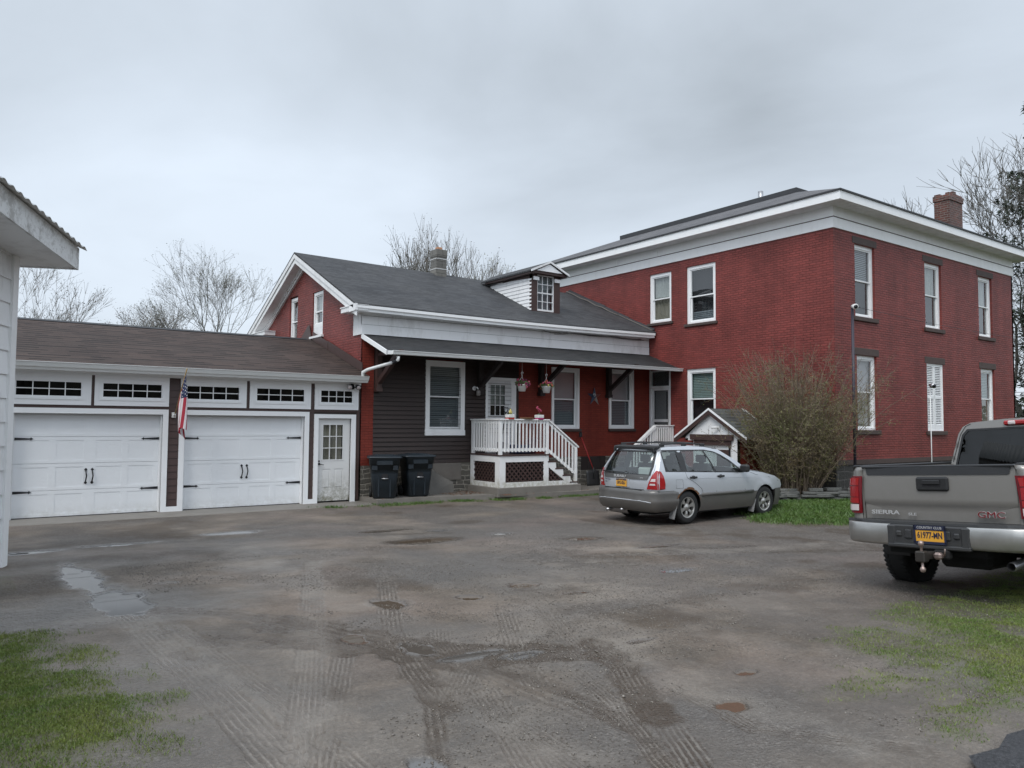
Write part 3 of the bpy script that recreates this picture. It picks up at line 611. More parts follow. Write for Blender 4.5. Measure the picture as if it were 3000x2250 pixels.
# ------------------------------------------------------------------ grass
def blades(name, pts, hmin, hmax, w, mat):
    n = len(pts); a = rng.uniform(0, 2*pi, n); h = rng.uniform(hmin, hmax, n); ww = w*rng.uniform(0.6, 1.3, n)
    ln = rng.uniform(0.2, 0.9, n)*h; b = rng.uniform(0, 2*pi, n)
    V = np.zeros((n, 4, 3)); dx, dy = np.cos(a)*ww/2, np.sin(a)*ww/2
    V[:, 0] = pts; V[:, 1] = pts; V[:, 0, 0] -= dx; V[:, 0, 1] -= dy; V[:, 1, 0] += dx; V[:, 1, 1] += dy
    mid = pts+np.stack([np.cos(b)*ln*0.35, np.sin(b)*ln*0.35, h*0.6], -1)
    V[:, 2] = mid+np.stack([dx*0.7, dy*0.7, h*0], -1); V[:, 3] = pts+np.stack([np.cos(b)*ln, np.sin(b)*ln, h], -1)
    me = bpy.data.meshes.new(name); me.vertices.add(n*4); me.vertices.foreach_set('co', V.ravel())
    F = (np.arange(n)[:, None]*4+np.array([[0, 1, 2, 3]])).ravel()
    me.loops.add(n*4); me.loops.foreach_set('vertex_index', F); me.polygons.add(n)
    me.polygons.foreach_set('loop_start', np.arange(n)*4); me.update(calc_edges=True); me.materials.append(mat)
    o = bpy.data.objects.new(name, me); COL.objects.link(o); o['kind'] = 'stuff'; return o
def grass_mat(name, c1, c2, dead):
    t = NT(name); k = t.noise(2.2, 4, 0.6); k2 = t.noise(70, 2)
    c = t.mix(t.ramp(k, [(0.35, 0.0), (0.65, 1.0)]), c1, c2); c = t.mix(t.ramp(k2, [(0.55, 0.0), (0.7, 0.8)]), c, dead)
    t.fin(c, 0.5); return t.m
GM1 = grass_mat('spring_grass', (0.095, 0.165, 0.028), (0.185, 0.225, 0.048), (0.30, 0.26, 0.14))
GM2 = grass_mat('dark_lawn_grass', (0.055, 0.125, 0.020), (0.095, 0.165, 0.032), (0.12, 0.12, 0.05))  # deeper green for the lawn by the house and the walk
def scatter(n, x0, x1, y0, y1, thr=1.0, keep=None):
    X = rng.uniform(x0, x1, n); Y = rng.uniform(y0, y1, n)
    if keep is not None: k = keep(X, Y); X, Y = X[k], Y[k]
    g = grass_density(X, Y)**1.3*(0.25+1.1*fbm(X, Y, 9, 3, 201)); k = rng.random(len(X)) < g*thr; X, Y = X[k], Y[k]
    z = ground_fields(X, Y)[0]; return np.stack([X, Y, z-0.003], -1)
blades('lawn_grass', scatter(620000, -0.8, 1.7, 3.2, 9.0, 1.0), 0.006, 0.024, 0.0042, GM1)
blades('lawn_grass', scatter(620000, 4.0, 12.0, 1.2, 5.2, 0.9), 0.006, 0.022, 0.0055, GM1)
blades('lawn_grass', scatter(170000, 12.9, 24, 6.0, 13.4, 1.0), 0.03, 0.085, 0.013, GM2)
blades('lawn_grass', scatter(60000, 6.0, 17.0, 16.2, 17.9, 1.0), 0.02, 0.07, 0.010, GM2)

# ------------------------------------------------------------------ building helpers
def FY(c): return lambda u, d, z: (u, c-d, z)      # wall facing -Y, d = outwards
def FX(c): return lambda u, d, z: (c-d, u, z)      # wall facing -X
def tb(m, T, u0, u1, d0, d1, z0, z1, mi=0): return m.box(u0, u1, d0, d1, z0, z1, mi, T)
def rect(u0, u1, z0, z1): return [(u0, z0), (u1, z0), (u1, z1), (u0, z1)]
def wall(m, T, poly, holes=(), depth=0.14, mi=0, d=0.0):
    panel(m, poly, [rect(*h) for h in holes], lambda u, z: T(u, d, z), mi=mi)
    for u0, u1, z0, z1 in holes:
        for a, b in (((u0, z0), (u1, z0)), ((u1, z0), (u1, z1)), ((u1, z1), (u0, z1)), ((u0, z1), (u0, z0))):
            m.quad(T(a[0], d, a[1]), T(b[0], d, b[1]), T(b[0], d-depth, b[1]), T(a[0], d-depth, a[1]), mi)
    return m
def siding(m, T, u0, u1, z0, z1, ex, holes=(), d0=0.004, d1=0.022, mi=0, jit=0.0):
    z = z0
    while z < z1-0.01:
        zt = min(z+ex, z1); spans = [(u0, u1)]; zc = (z+zt)/2
        for h0, h1, a, b in holes:
            if a < zc < b:
                n = []
                for s0, s1 in spans:
                    if h1 <= s0 or h0 >= s1: n.append((s0, s1))
                    else:
                        if h0 > s0: n.append((s0, h0))
                        if h1 < s1: n.append((h1, s1))
                spans = n
        for s0, s1 in spans:
            j = random.uniform(-jit, jit)
            m.hexa([T(s0, -0.02, z), T(s0, d1+j, z), T(s1, d1+j, z), T(s1, -0.02, z),
                    T(s0, -0.02, zt), T(s0, d0, zt), T(s1, d0, zt), T(s1, -0.02, zt)], mi)
        z = zt
    return m
def blind_mesh(T, u0, u1, z0, z1, d, pitch=0.05, amp=0.012):
    m = M(); n = max(2, int((z1-z0)/pitch)); vs = []
    for i in range(n):
        a = z0+(z1-z0)*i/n; b = z0+(z1-z0)*(i+0.86)/n
        m.quad(T(u0, d+amp, a), T(u1, d+amp, a), T(u1, d-amp, b), T(u0, d-amp, b))
    return m
def curtain_mesh(T, u0, u1, z0, z1, d, n=40, amp=0.02):
    m = M(); ph = random.uniform(0, 6)
    f = lambda u: d+amp*sin(u*42+ph)+amp*0.5*sin(u*97)
    for i in range(n):
        a = u0+(u1-u0)*i/n; b = u0+(u1-u0)*(i+1)/n
        m.add([T(a, f(a), z0), T(b, f(b), z0), T(b, f(b), z1), T(a, f(a), z1)], [(0, 1, 2, 3)], 0, True)
    return m
def muntins(m, T, u0, u1, z0, z1, nx, ny, d, w=0.02, mi=0):
    for i in range(1, nx):
        u = u0+(u1-u0)*i/nx; tb(m, T, u-w/2, u+w/2, d-0.008, d+0.010, z0, z1, mi)
    for j in range(1, ny):
        z = z0+(z1-z0)*j/ny; tb(m, T, u0, u1, d-0.0095, d+0.0115, z-w/2, z+w/2, mi)
def frame_ring(m, T, u0, u1, z0, z1, w, d0, d1, wb=None, wt=None, mi=0):
    wb = w if wb is None else wb; wt = w if wt is None else wt
    tb(m, T, u0, u0+w, d0, d1, z0, z1, mi); tb(m, T, u1-w, u1, d0, d1, z0, z1, mi)
    tb(m, T, u0+w, u1-w, d0, d1-0.001, z0, z0+wb, mi); tb(m, T, u0+w, u1-w, d0, d1-0.001, z1-wt, z1, mi)
def backing(par, T, kind, u0, u1, z0, z1, d):
    if kind in ('blind', 'blind_g', 'blind_d'): blind_mesh(T, u0, u1, z0, z1, d).build('blind', M_[kind], par, recalc=False)
    elif kind == 'shade': M().quad(T(u0, d, z0), T(u1, d, z0), T(u1, d, z1), T(u0, d, z1)).build('roller_shade', M_['shade'], par)
    elif kind in ('curtain', 'curtain_b'): curtain_mesh(T, u0, u1, z0, z1, d).build('curtain', M_[kind], par, recalc=False)
def sash_window(par, T, u0, u1, z0, z1, meet, up=None, lo=None, fw=0.07, rec=0.06, wb=None, wt=None, mat='trim', sill=None, lintel=None, munt=None, gmat='glass', lo_top=None, proud=0.03):
    """double hung window in the opening u0..u1, z0..z1; frame, panes, what hangs behind them"""
    m = M(); d = -rec
    frame_ring(m, T, u0, u1, z0, z1, fw, d-0.07, d+proud, wb, wt)
    a0, a1, b0, b1 = u0+fw, u1-fw, z0+(wb or fw), z1-(wt or fw)
    frame_ring(m, T, a0, a1, meet-0.02, b1, 0.035, d-0.04, d+0.008)
    frame_ring(m, T, a0+0.004, a1-0.004, b0, meet+0.02, 0.035, d-0.065, d-0.018, wb=0.05)
    if munt: 
        muntins(m, T, a0+0.035, a1-0.035, meet+0.015, b1-0.035, munt[0], munt[1], d-0.012)
        muntins(m, T, a0+0.039, a1-0.039, b0+0.05, meet-0.015, munt[0], munt[1], d-0.042)
    w = m.build('window', M_[mat], par)
    g = M(); g.quad(T(a0+0.03, d-0.015, meet), T(a1-0.03, d-0.015, meet), T(a1-0.03, d-0.015, b1-0.03), T(a0+0.03, d-0.015, b1-0.03)).build('pane', M_[gmat], w)
    g = M(); g.quad(T(a0+0.03, d-0.045, b0+0.04), T(a1-0.03, d-0.045, b0+0.04), T(a1-0.03, d-0.045, meet), T(a0+0.03, d-0.045, meet)).build('pane', M_[gmat], w)
    if up: backing(w, T, up, a0, a1, meet, b1, d-0.11)
    if lo: backing(w, T, lo, a0, a1, b0, lo_top or meet, d-0.11)
    M().box(a0-0.3, a1+0.3, d-0.75, d-0.16, b0-0.2, b1+0.2, 0, T).build('dark_room', M_['void'], w)
    if sill:
        s = M(); s.bbox(u0-sill[0], u1+sill[0], -0.1, sill[2], z0-sill[1], z0-0.003, 0.008, 0, T); s.build('sill', M_['lintel'], w)
    if lintel:
        s = M(); s.bbox(u0-lintel[0], u1+lintel[0], -0.1, lintel[2], z1+0.003, z1+lintel[1], 0.008, 0, T); s.build('lintel', M_['lintel'], w)
    return w
def fixed_window(par, T, u0, u1, z0, z1, g, nx, ny, mat='newtrim', d=0.02, gmat='glass_dark', name='window'):
    """flat trim u0..z1 around the glass g = (u0, u1, z0, z1)"""
    m = M()
    tb(m, T, u0, g[0], -0.05, d, z0, z1); tb(m, T, g[1], u1, -0.05, d, z0, z1)
    tb(m, T, g[0], g[1], -0.05, d-0.001, z0, g[2]); tb(m, T, g[0], g[1], -0.05, d-0.001, g[3], z1)
    e = 0.075; frame_ring(m, T, g[0]-e, g[1]+e, g[2]-e, g[3]+e, e-0.03, d-0.01, d+0.016)
    frame_ring(m, T, g[0]-0.03, g[1]+0.03, g[2]-0.03, g[3]+0.03, 0.03, d-0.05, d+0.006)
    muntins(m, T, g[0], g[1], g[2], g[3], nx, ny, d-0.022, 0.018)
    w = m.build(name, M_[mat], par)
    M().quad(T(g[0], d-0.035, g[2]), T(g[1], d-0.035, g[2]), T(g[1], d-0.035, g[3]), T(g[0], d-0.035, g[3])).build('pane', M_[gmat], w)
    M().quad(T(g[0]-.1, -0.25, g[2]-.1), T(g[1]+.1, -0.25, g[2]-.1), T(g[1]+.1, -0.25, g[3]+.1), T(g[0]-.1, -0.25, g[3]+.1)).build('dark_room', M_['void'], w)
    return w

# ------------------------------------------------------------------ garage
GY = 18.2
def garage():
    g = thing('attached_garage', 'low white and brown two-door garage with brown shingle roof joined to the brick wing', 'garage', (4.4, GY, 0))
    T = FY(GY); x0, x1 = 0.45, 8.40
    D1, D2, DP = (0.95, 3.71), (4.16, 6.93), (7.28, 8.15)
    m = M()
    wall(m, T, rect(x0, x1, 0, 3.05), [(D1[0], D1[1], 0, 2.14), (D2[0], D2[1], 0, 2.14), (DP[0], DP[1], 0, 2.10)] +
         [(0.95, 2.13, 2.48, 2.80), (2.50, 3.68, 2.48, 2.80), (4.17, 5.35, 2.48, 2.80), (5.73, 6.91, 2.48, 2.80), (7.31, 8.17, 2.48, 2.80)], depth=0.25, d=-0.03)
    # back and end walls, gable
    m.box(x0, x1, 25.0, 25.15, 0, 3.1); m.prism([(x0, GY+0.05, 0), (x0, 25.1, 0), (x0, 25.1, 3.2), (x0, 21.63, 4.32), (x0, GY+0.05, 3.2)], (0.12, 0, 0))
    m.build('wall', M_['brown'], g)
    # shingle siding strips
    m = M()
    siding(m, T, 3.82, 4.05, 0.13, 2.95, 0.15, (), -0.02, -0.006); siding(m, T, 7.045, 7.17, 0.13, 2.95, 0.15, (), -0.02, -0.006)
    tb(m, T, x0, x1, -0.03, -0.012, 2.255, 2.315); tb(m, T, 8.29, 8.37, -0.03, 0.0, 0.05, 3.0)
    tb(m, T, 2.30, 2.36, -0.03, -0.008, 2.31, 2.95); tb(m, T, 5.51, 5.585, -0.03, -0.008, 2.31, 2.95)
    m.build('siding', M_['brown_trim'], g)
    # white trim boards
    m = M()
    for a, b in (D1, D2):
        tb(m, T, a-0.11, a, -0.2, 0.02, 0.0, 2.25); tb(m, T, b, b+0.11, -0.2, 0.02, 0.0, 2.25); tb(m, T, a, b, -0.2, 0.019, 2.14, 2.25)
        tb(m, T, a, a+0.03, -0.2, -0.06, 0.0, 2.14); tb(m, T, b-0.03, b, -0.2, -0.06, 0, 2.14)
    tb(m, T, 3.82, 4.05, -0.03, 0.018, 0, 0.12); tb(m, T, 7.04, 7.17, -0.03, 0.018, 0, 0.12)
    a, b = DP; tb(m, T, a-0.11, a, -0.1, 0.02, 0.0, 2.20); tb(m, T, b, b+0.12, -0.1, 0.02, 0.0, 2.20); tb(m, T, a, b, -0.1, 0.019, 2.10, 2.20)
    tb(m, T, x0, x1, -0.03, 0.004, 2.95, 3.12); m.box(x0, 8.40, 17.86, GY, 3.01, 3.03)
    m.build('trim_boards', M_['newtrim'], g)
    for i, (u0, u1, g0, g1) in enumerate(((0.80, 2.30, 0.97, 2.11), (2.36, 3.82, 2.52, 3.66), (4.06, 5.51, 4.19, 5.33), (5.585, 7.07, 5.75, 6.89), (7.17, 8.33, 7.33, 8.15))):
        fixed_window(g, T, u0, u1, 2.315, 2.95, (g0, g1, 2.50, 2.785), 4, 2)
    # sectional doors
    for a, b in (D1, D2):
        m = M(); TD = FY(GY+0.16); rows = [0.02, 0.56, 1.11, 1.66, 2.16]; w = (b-a)/4
        for r in range(4):
            z0, z1 = rows[r]+0.003, rows[r+1]-0.003; us = []
            for k in range(4): us.append((a+k*w+[0.14, 0.08, 0.115, 0.05][k], a+(k+1)*w-[0.05, 0.115, 0.08, 0.14][k]))
            zz0, zz1 = z0+0.06, z1-0.075
            wall(m, TD, rect(a, b, z0, z1), [(p, q, zz0, zz1) for p, q in us], depth=0.007)
            for p, q in us:   # recessed panel with raised middle
                tb(m, TD, p, q, -0.03, -0.007, zz0, zz1)
            m.quad(TD(a, 0, z1), TD(b, 0, z1), TD(b, -0.03, z1), TD(a, -0.03, z1)); m.quad(TD(a, 0, z0), TD(b, 0, z0), TD(b, -0.03, z0), TD(a, -0.03, z0))
        tb(m, TD, a, b, -0.06, -0.03, 0.0, 2.2)
        d = m.build('garage_door', M_['gdoor'], g)
        k = M(); tb(k, TD, a+0.005, b-0.005, -0.025, 0.004, 0.012, 0.028); k.build('bottom_seal', M_['iron'], d)
        def strap(u, z, s):
            k = M(); L = 0.36
            k.prism([TD(u, 0.012, z-0.028), TD(u+s*L*0.85, 0.012, z-0.012), TD(u+s*L*0.85, 0.012, z+0.012), TD(u, 0.012, z+0.028)], (0, 0.011, 0))
            k.prism([TD(u+s*L*0.84, 0.013, z-0.012), TD(u+s*L*0.88, 0.013, z-0.035), TD(u+s*L*0.90, 0.013, z-0.016), TD(u+s*L, 0.013, z), TD(u+s*L*0.90, 0.013, z+0.016), TD(u+s*L*0.88, 0.013, z+0.035), TD(u+s*L*0.84, 0.013, z+0.012)], (0, 0.012, 0))
            k.build('strap_hinge', M_['iron'], d)
        for z in (0.535, 1.615): strap(a+0.005, z, 1); strap(b-0.035, z, -1)
        c = (a+b)/2
        for s in (-0.06, 0.06):
            k = M(); pts = [TD(c+s, 0.015, 0.71), TD(c+s, 0.05, 0.75), TD(c+s+0.012*(1 if s > 0 else 1), 0.06, 0.84), TD(c+s, 0.05, 0.92), TD(c+s, 0.015, 0.955)]
            k.tube(pts, 0.013, 6)
            for z, q in ((0.975, 1), (0.695, -1)):
                k.prism([TD(c+s-0.012, 0.014, z-q*0.03), TD(c+s+0.012, 0.014, z-q*0.03), TD(c+s+0.03, 0.014, z), TD(c+s, 0.014, z+q*0.03), TD(c+s-0.03, 0.014, z)], (0, 0.012, 0))
            k.build('pull_handle', M_['iron'], d)
    # side door
    TP = FY(GY+0.07); a, b = DP
    m = M(); gl = (a+0.15, b-0.19, 1.07, 1.94); pn = [(a+0.13, a+0.36, 0.36, 0.84), (a+0.46, a+0.70, 0.36, 0.84)]
    wall(m, TP, rect(a, b, 0.05, 2.10), [gl]+pn, depth=0.012)
    for p in pn: tb(m, TP, p[0], p[1], -0.03, -0.012, p[2], p[3]); m.bbox(p[0]+0.03, p[1]-0.03, -0.02, -0.001, p[2]+0.03, p[3]-0.03, 0.008, 0, TP)
    frame_ring(m, TP, gl[0]-0.025, gl[1]+0.025, gl[2]-0.025, gl[3]+0.025, 0.03, -0.02, 0.010)
    muntins(m, TP, gl[0], gl[1], gl[2], gl[3], 3, 3, 0.0, 0.02)
    d = m.build('side_door', M_['pdoor'], g); d['label'] = 'white nine-light door with dirty lower panels'
    M().quad(TP(gl[0], -0.012, gl[2]), TP(gl[1], -0.012, gl[2]), TP(gl[1], -0.012, gl[3]), TP(gl[0], -0.012, gl[3])).build('pane', M_['glass'], d)
    curtain_mesh(TP, gl[0], gl[1], gl[2], gl[3], -0.06, 30).build('curtain', M_['curtain_b'], d, recalc=False)
    M().box(a, b, -0.14, -0.10, 0.0, 2.1, 0, TP).build('dark_room', M_['void'], d)
    k = M(); k.lathe([(0.0, 0.0), (0.03, 0.0), (0.03, 0.012), (0.0, 0.014)], (a+0.06, GY+0.07-0.013, 0.97), 'y', 12); k.tube([TP(a+0.06, 0.01, 0.97), TP(a+0.06, 0.05, 0.97), TP(a+0.17, 0.05, 0.945)], 0.009, 6)
    k.tube([TP(a+0.06, 0.01, 1.04), TP(a+0.06, 0.02, 1.04)], 0.02, 8); k.build('handle', M_['iron'], d)
    # roof
    ez, ey, rz, ry = 3.17, 17.76, 4.42, 21.63
    m = M(); t = 0.035
    for s, y0 in ((1, ey), (-1, 2*ry-ey)):
        m.hexa([(x0-0.25, y0, ez-t), (x1+0.02, y0, ez-t), (x1+0.02, ry, rz-t), (x0-0.25, ry, rz-t), (x0-0.25, y0, ez), (x1+0.02, y0, ez), (x1+0.02, ry, rz), (x0-0.25, ry, rz)])
    r = m.build('roof', M_['roof_garage'], g)
    k = M(); k.prism([(x0-0.27, ry-0.13, rz-0.03), (x0-0.27, ry, rz+0.022), (x0-0.27, ry+0.13, rz-0.03)], (x1-x0+0.1, 0, 0)); k.build('ridge_cap', M_['roof_dark'], r)
    # flashing against the brick gable
    k = M(); fl = lambda y: ez+(rz-ez)*(y-ey)/(ry-ey)
    for y0, y1 in ((18.1, 20.4), (20.35, 21.5)):
        e = 0.0 if y0 < 19 else 0.006
        k.prism([(x1-0.03-e, y0, fl(y0)+0.01), (x1-0.03-e, y1, fl(y1)+0.01), (x1-0.03-e, y1, fl(y1)+0.26), (x1-0.03-e, y0, fl(y0)+0.24)], (0.02, 0, 0))
    k.prism([(x1-0.03, 21.62, rz), (x1-0.03, 22.7, 4.12), (x1-0.03, 22.7, 4.36), (x1-0.03, 21.9, 4.85), (x1-0.03, 21.78, 4.86)], (0.02, 0, 0))
    k.build('flashing', M_['brown_trim'], r)
    # gutter
    m = M(); prof = [(17.88, 3.00), (17.80, 3.00), (17.78, 3.05), (17.75, 3.06), (17.72, 3.13), (17.70, 3.155), (17.715, 3.16), (17.88, 3.16)]
    m.prism([(x0-0.25, y, z) for y, z in prof], (8.40-x0+0.25, 0, 0)); m.build('gutter', M_['gutter'], g)
    # slab apron
    ap = M(); ap.bbox(0.2, 8.42, 17.25, 18.5, -0.25, 0.012, 0.015); ap.build('concrete_sill', M_['concrete'], g)
garage()

# ------------------------------------------------------------------ brick wing with porch roof
WY, WX = 18.25, 8.42
def sh(x): return 0.007*(x-WX)      # the wing runs very slightly uphill to the right
def wing():
    g = thing('brick_wing', 'one and a half storey brick wing with grey gable roof, dormer and brown clapboards', 'house', (13.5, WY, 0))
    T = FY(WY); TG = FX(WX); MXW = 18.87
    holesF = [(10.38, 11.47, 1.80, 3.66), (12.33, 13.17, 1.17, 3.27), (14.72, 15.74, 1.88, 3.70), (17.09, 18.11, 1.90, 3.75), (15.86, 16.89, 0.58, 1.0)]
    # brown clapboards
    m = M(); siding(m, T, 8.76, 13.44, 0.92, 4.2, 0.118, [(10.33, 11.52, 1.7, 3.70), (12.28, 13.30, 1.17, 3.32)], 0.0, 0.030)
    m.build('clapboard_wall', M_['brown'], g)
    m = M()
    for k in range(1, 27):
        z = 0.92+k*0.118; sp = [(8.765, 13.435)]
        for h0, h1, a, b in ((10.32, 11.53, 1.68, 3.72), (12.27, 13.32, 1.17, 3.33)):
            if a < z < b: sp = [q for p, r in sp for q in (((p, h0), (h1, r)) if p < h0 else ((p, r),))]
        for a, b in sp: m.box(a, b, WY-0.0285, WY-0.0, z-0.007, z-0.0005)
    m.build('clapboard_shadow_lines', M_['darkwood'], g)  # dark strips standing in for the shadow line under each clapboard
    # brick front right part and pier, gable end
    m = M(); wall(m, T, rect(13.44, MXW, 1.0, 4.36), [(14.72, 15.74, 1.88, 3.70), (17.09, 18.11, 1.90, 3.75)], 0.12)
    wall(m, T, rect(8.76, 13.44, 0.9, 4.36), [(10.38, 11.47, 1.80, 3.66), (12.33, 13.17, 1.17, 3.27)], 0.12, d=-0.012)
    tb(m, T, WX, 8.76, -0.02, 0.03, 0.90, 4.31)
    m.build('porch_brick_wall', M_['brick_wing'], g)
    ry, rz = 22.30, 7.08; wl = lambda y: 6.86-abs(y-ry)*0.475
    m = M(); wall(m, TG, [(WY-0.03, 0.9), (26.3, 0.9), (26.3, wl(26.3)), (ry, wl(ry)), (WY-0.03, wl(WY))], [(22.90, 23.60, 4.52, 5.90), (20.88, 21.66, 4.50, 5.80)], 0.12)
    m.box(WX, MXW, 26.2, 26.3, 0, 4.9); m.build('gable_brick_wall', M_['brick_main'], g)
    # foundation
    m = M(); m.box(WX+0.02, 8.80, WY-0.045, WY+0.3, -0.1, 0.895); m.box(8.80, MXW, WY-0.02, WY+0.3, -0.1, 0.915); m.box(13.44, 15.86, WY-0.025, WY+0.3, 0.9, 1.0); m.box(16.89, MXW, WY-0.025, WY+0.3, 0.9, 1.0)
    m.box(WX+0.02, WX+0.3, WY, 26.3, -0.1, 0.9)
    f = m.build('stone_foundation', M_['stone'], g)
    m = M(); m.box(10.35, 12.0-0.55, WY-0.045, WY, 0.45, 0.91); m.box(10.0, 11.0, WY-0.04, WY, 0.1, 0.5); m.build('parging', M_['parge'], f)
    # cellar window boards
    m = M(); tb(m, T, 15.86, 16.89, -0.02, 0.028, 0.58, 1.0); 
    for u in (16.12, 16.30, 16.62, 16.66): tb(m, T, u, u+0.02, 0.02, 0.036, 0.62, 0.99)
    m.build('cellar_window', M_['darkwood'], g)
    # windows and doors
    def cased(u0, u1, z0, z1, meet, up, lo, sillb, gmat='glass', sw=0.08, casing=0.10):
        w = sash_window(g, T, u0+0.04, u1-0.04, z0+(0.13 if sillb else 0.02), z1-0.04, meet, up, lo, fw=0.055, rec=0.03, mat='trim', gmat=gmat, wb=0.05)
        m = M(); frame_ring(m, T, u0, u1, z0, z1, casing, -0.02, 0.040, wb=0.145 if sillb else 0.055, wt=casing+0.03)
        if sillb: tb(m, T, u0-0.01, u1+0.01, -0.02, 0.058, z0-0.003, z0+0.14)
        m.build('casing', M_['trim'], w)
        if not sillb:
            m = M(); m.bbox(u0-0.02, u1+0.08, -0.02, 0.07, z0-0.085, z0-0.002, 0.006, 0, T); m.build('sill', M_['lintel'], w)
    cased(10.30, 11.55, 1.67, 3.71, 2.73, 'blind', 'blind_d', True, casing=0.13)
    cased(14.68, 15.78, 1.86, 3.74, 2.77, 'shade', 'blind_d', False, casing=0.085)
    cased(17.05, 18.15, 1.87, 3.79, 2.79, 'shade', 'blind_d', False, casing=0.085)
    # porch door
    TP = FY(WY+0.02); a, b = 12.34, 13.16; gl = (12.45, 12.97, 2.24, 3.12)
    m = M(); wall(m, TP, rect(a, b, 1.20, 3.26), [gl], 0.02)
    frame_ring(m, TP, gl[0]-0.03, gl[1]+0.03, gl[2]-0.03, gl[3]+0.03, 0.032, -0.02, 0.012); muntins(m, TP, gl[0], gl[1], gl[2], gl[3], 3, 3, 0.0, 0.022)
    d = m.build('porch_door', M_['oldtrim'], g)
    m = M(); frame_ring(m, T, 12.26, 13.33, 1.18, 3.33, 0.075, -0.02, 0.04, wb=0.02); tb(m, T, 13.16, 13.26, -0.02, 0.035, 1.2, 3.26); m.build('casing', M_['trim'], d)
    M().quad(TP(gl[0], -0.01, gl[2]), TP(gl[1], -0.01, gl[2]), TP(gl[1], -0.01, gl[3]), TP(gl[0], -0.01, gl[3])).build('pane', M_['glass'], d)
    curtain_mesh(TP, gl[0], gl[1], 2.55, gl[3], -0.05, 30).build('curtain', M_['curtain'], d, recalc=False)
    M().box(a, b, -0.7, -0.10, 1.2, 3.26, 0, TP).build('dark_room', M_['void'], d)
    k = M(); k.tube([TP(13.08, 0, 2.31), TP(13.08, 0.03, 2.31), TP(13.08, 0.032, 2.31), TP(13.08, 0.055, 2.31), TP(13.08, 0.065, 2.31)], [0.012, 0.012, 0.03, 0.032, 0.015], 10)
    k.build('knob', M_['steel'], d)
    # gable windows
    sash_window(g, TG, 22.92, 23.58, 4.35, 5.86, 5.12, None, None, fw=0.09, rec=0.08, mat='trim')
    w = sash_window(g, TG, 20.90, 21.64, 4.76, 5.79, 5.22, 'curtain', None, fw=0.09, rec=0.06, mat='trim')
    m = M(); tb(m, TG, 20.90, 21.64, -0.12, -0.03, 4.50, 4.76); tb(m, TG, 20.80, 21.74, -0.05, 0.07, 4.44, 4.50); m.build('sill_board', M_['oldtrim'], w)
    # main roof: two slopes, slightly rising to the right
    ox, ex, ez = 8.05, 18.86, 5.02; ey = 17.88
    m = M(); t = 0.05
    for y0 in (ey, 2*ry-ey):
        for i in range(8):
            a = ox+(ex-ox)*i/8; b = ox+(ex-ox)*(i+1)/8; sg = lambda x: sh(x)-0.05*sin(pi*(x-ox)/(ex-ox))
            sr = lambda x: -0.009*(x-ox)
            m.hexa([(a, y0, ez-t+sg(a)), (b, y0, ez-t+sg(b)), (b, ry, rz-t+sr(b)), (a, ry, rz-t+sr(a)), (a, y0, ez+sg(a)), (b, y0, ez+sg(b)), (b, ry, rz+sr(b)), (a, ry, rz+sr(a))])
    r = m.build('roof', M_['roof_wing'], g)
    # tar and flashing along the main house wall
    m = M(); f = lambda y: 5.09+(6.98-5.09)*(y-17.95)/(22.3-17.95)
    ys = [17.95+i*0.4 for i in range(12)]
    for a, b in zip(ys[:-1], ys[1:]):
        wa = 0.10+0.05*random.random()
        m.hexa([(18.62, a, f(a)-0.01), (18.86, a, f(a)-0.01), (18.86, b, f(b)-0.01), (18.62, b, f(b)-0.01), (18.72, a, f(a)+0.035), (18.86, a, f(a)+wa), (18.86, b, f(b)+wa), (18.72, b, f(b)+0.035)])
    m.build('flashing', M_['roof_dark'], r)
    m = M(); m.tube([(18.70, y, f(y)+0.05+0.02*sin(y*9)) for y in ys[4:]], 0.022, 5); m.tube([(18.74, y, f(y)+0.06) for y in ys[:5]], 0.02, 5); m.build('flashing', M_['parge'], r)
    # rake boards, soffit, returns on the gable end
    m = M(); zt = lambda y: rz-0.04-abs(y-ry)*(rz-ez)/(ry-ey)
    for s in (1, -1):
        y0 = ry-s*(ry-ey); ye = y0
        for (d0, d1, h0, h1) in ((-0.0, 0.03, 0.0, 0.14), (0.03, 0.055, 0.14, 0.29)):
            m.prism([(ox+d0, ry, zt(ry)-h0), (ox+d0, ye, zt(ye)-h0), (ox+d0, ye, zt(ye)-h1), (ox+d0, ry, zt(ry)-h1)], (0.03, 0, 0))
        yw = WY-0.03 if s > 0 else 26.3
        m.prism([(ox+0.05, ry, zt(ry)-0.26), (ox+0.05, yw, zt(yw)-0.26), (ox+0.05, yw, zt(yw)-0.30), (ox+0.05, ry, zt(ry)-0.30)], (WX-ox-0.05, 0, 0))   # sloping soffit
        m.prism([(WX-0.06, ry, zt(ry)-0.30), (WX-0.06, yw, zt(yw)-0.30), (WX-0.06, yw, zt(yw)-0.42), (WX-0.06, ry, zt(ry)-0.42)], (0.06, 0, 0))
        m.prism([(WX-0.10, ry, zt(ry)-0.30), (WX-0.10, yw, zt(yw)-0.30), (WX-0.10, yw, zt(yw)-0.35), (WX-0.10, ry, zt(ry)-0.35)], (0.04, 0, 0))
        # return
        a, b = (ey, 18.80) if s > 0 else (24.9, 2*ry-ey)
        m.box(ox+0.02, WX+0.02, a, b, 4.84, 4.96); m.box(ox+0.0, WX, a-0.02, b+0.02, 4.96, 4.985)
        if s < 0: m.box(ox+0.15, WX+0.02, 25.6, 26.5, 4.3, 4.84)
    m.box(ox-0.001, ox+0.06, 17.855, 18.0, 4.83, 5.0)
    m.build('rake_boards', M_['oldtrim'], g)
    # front cornice, frieze boards
    m = M(); n = 10
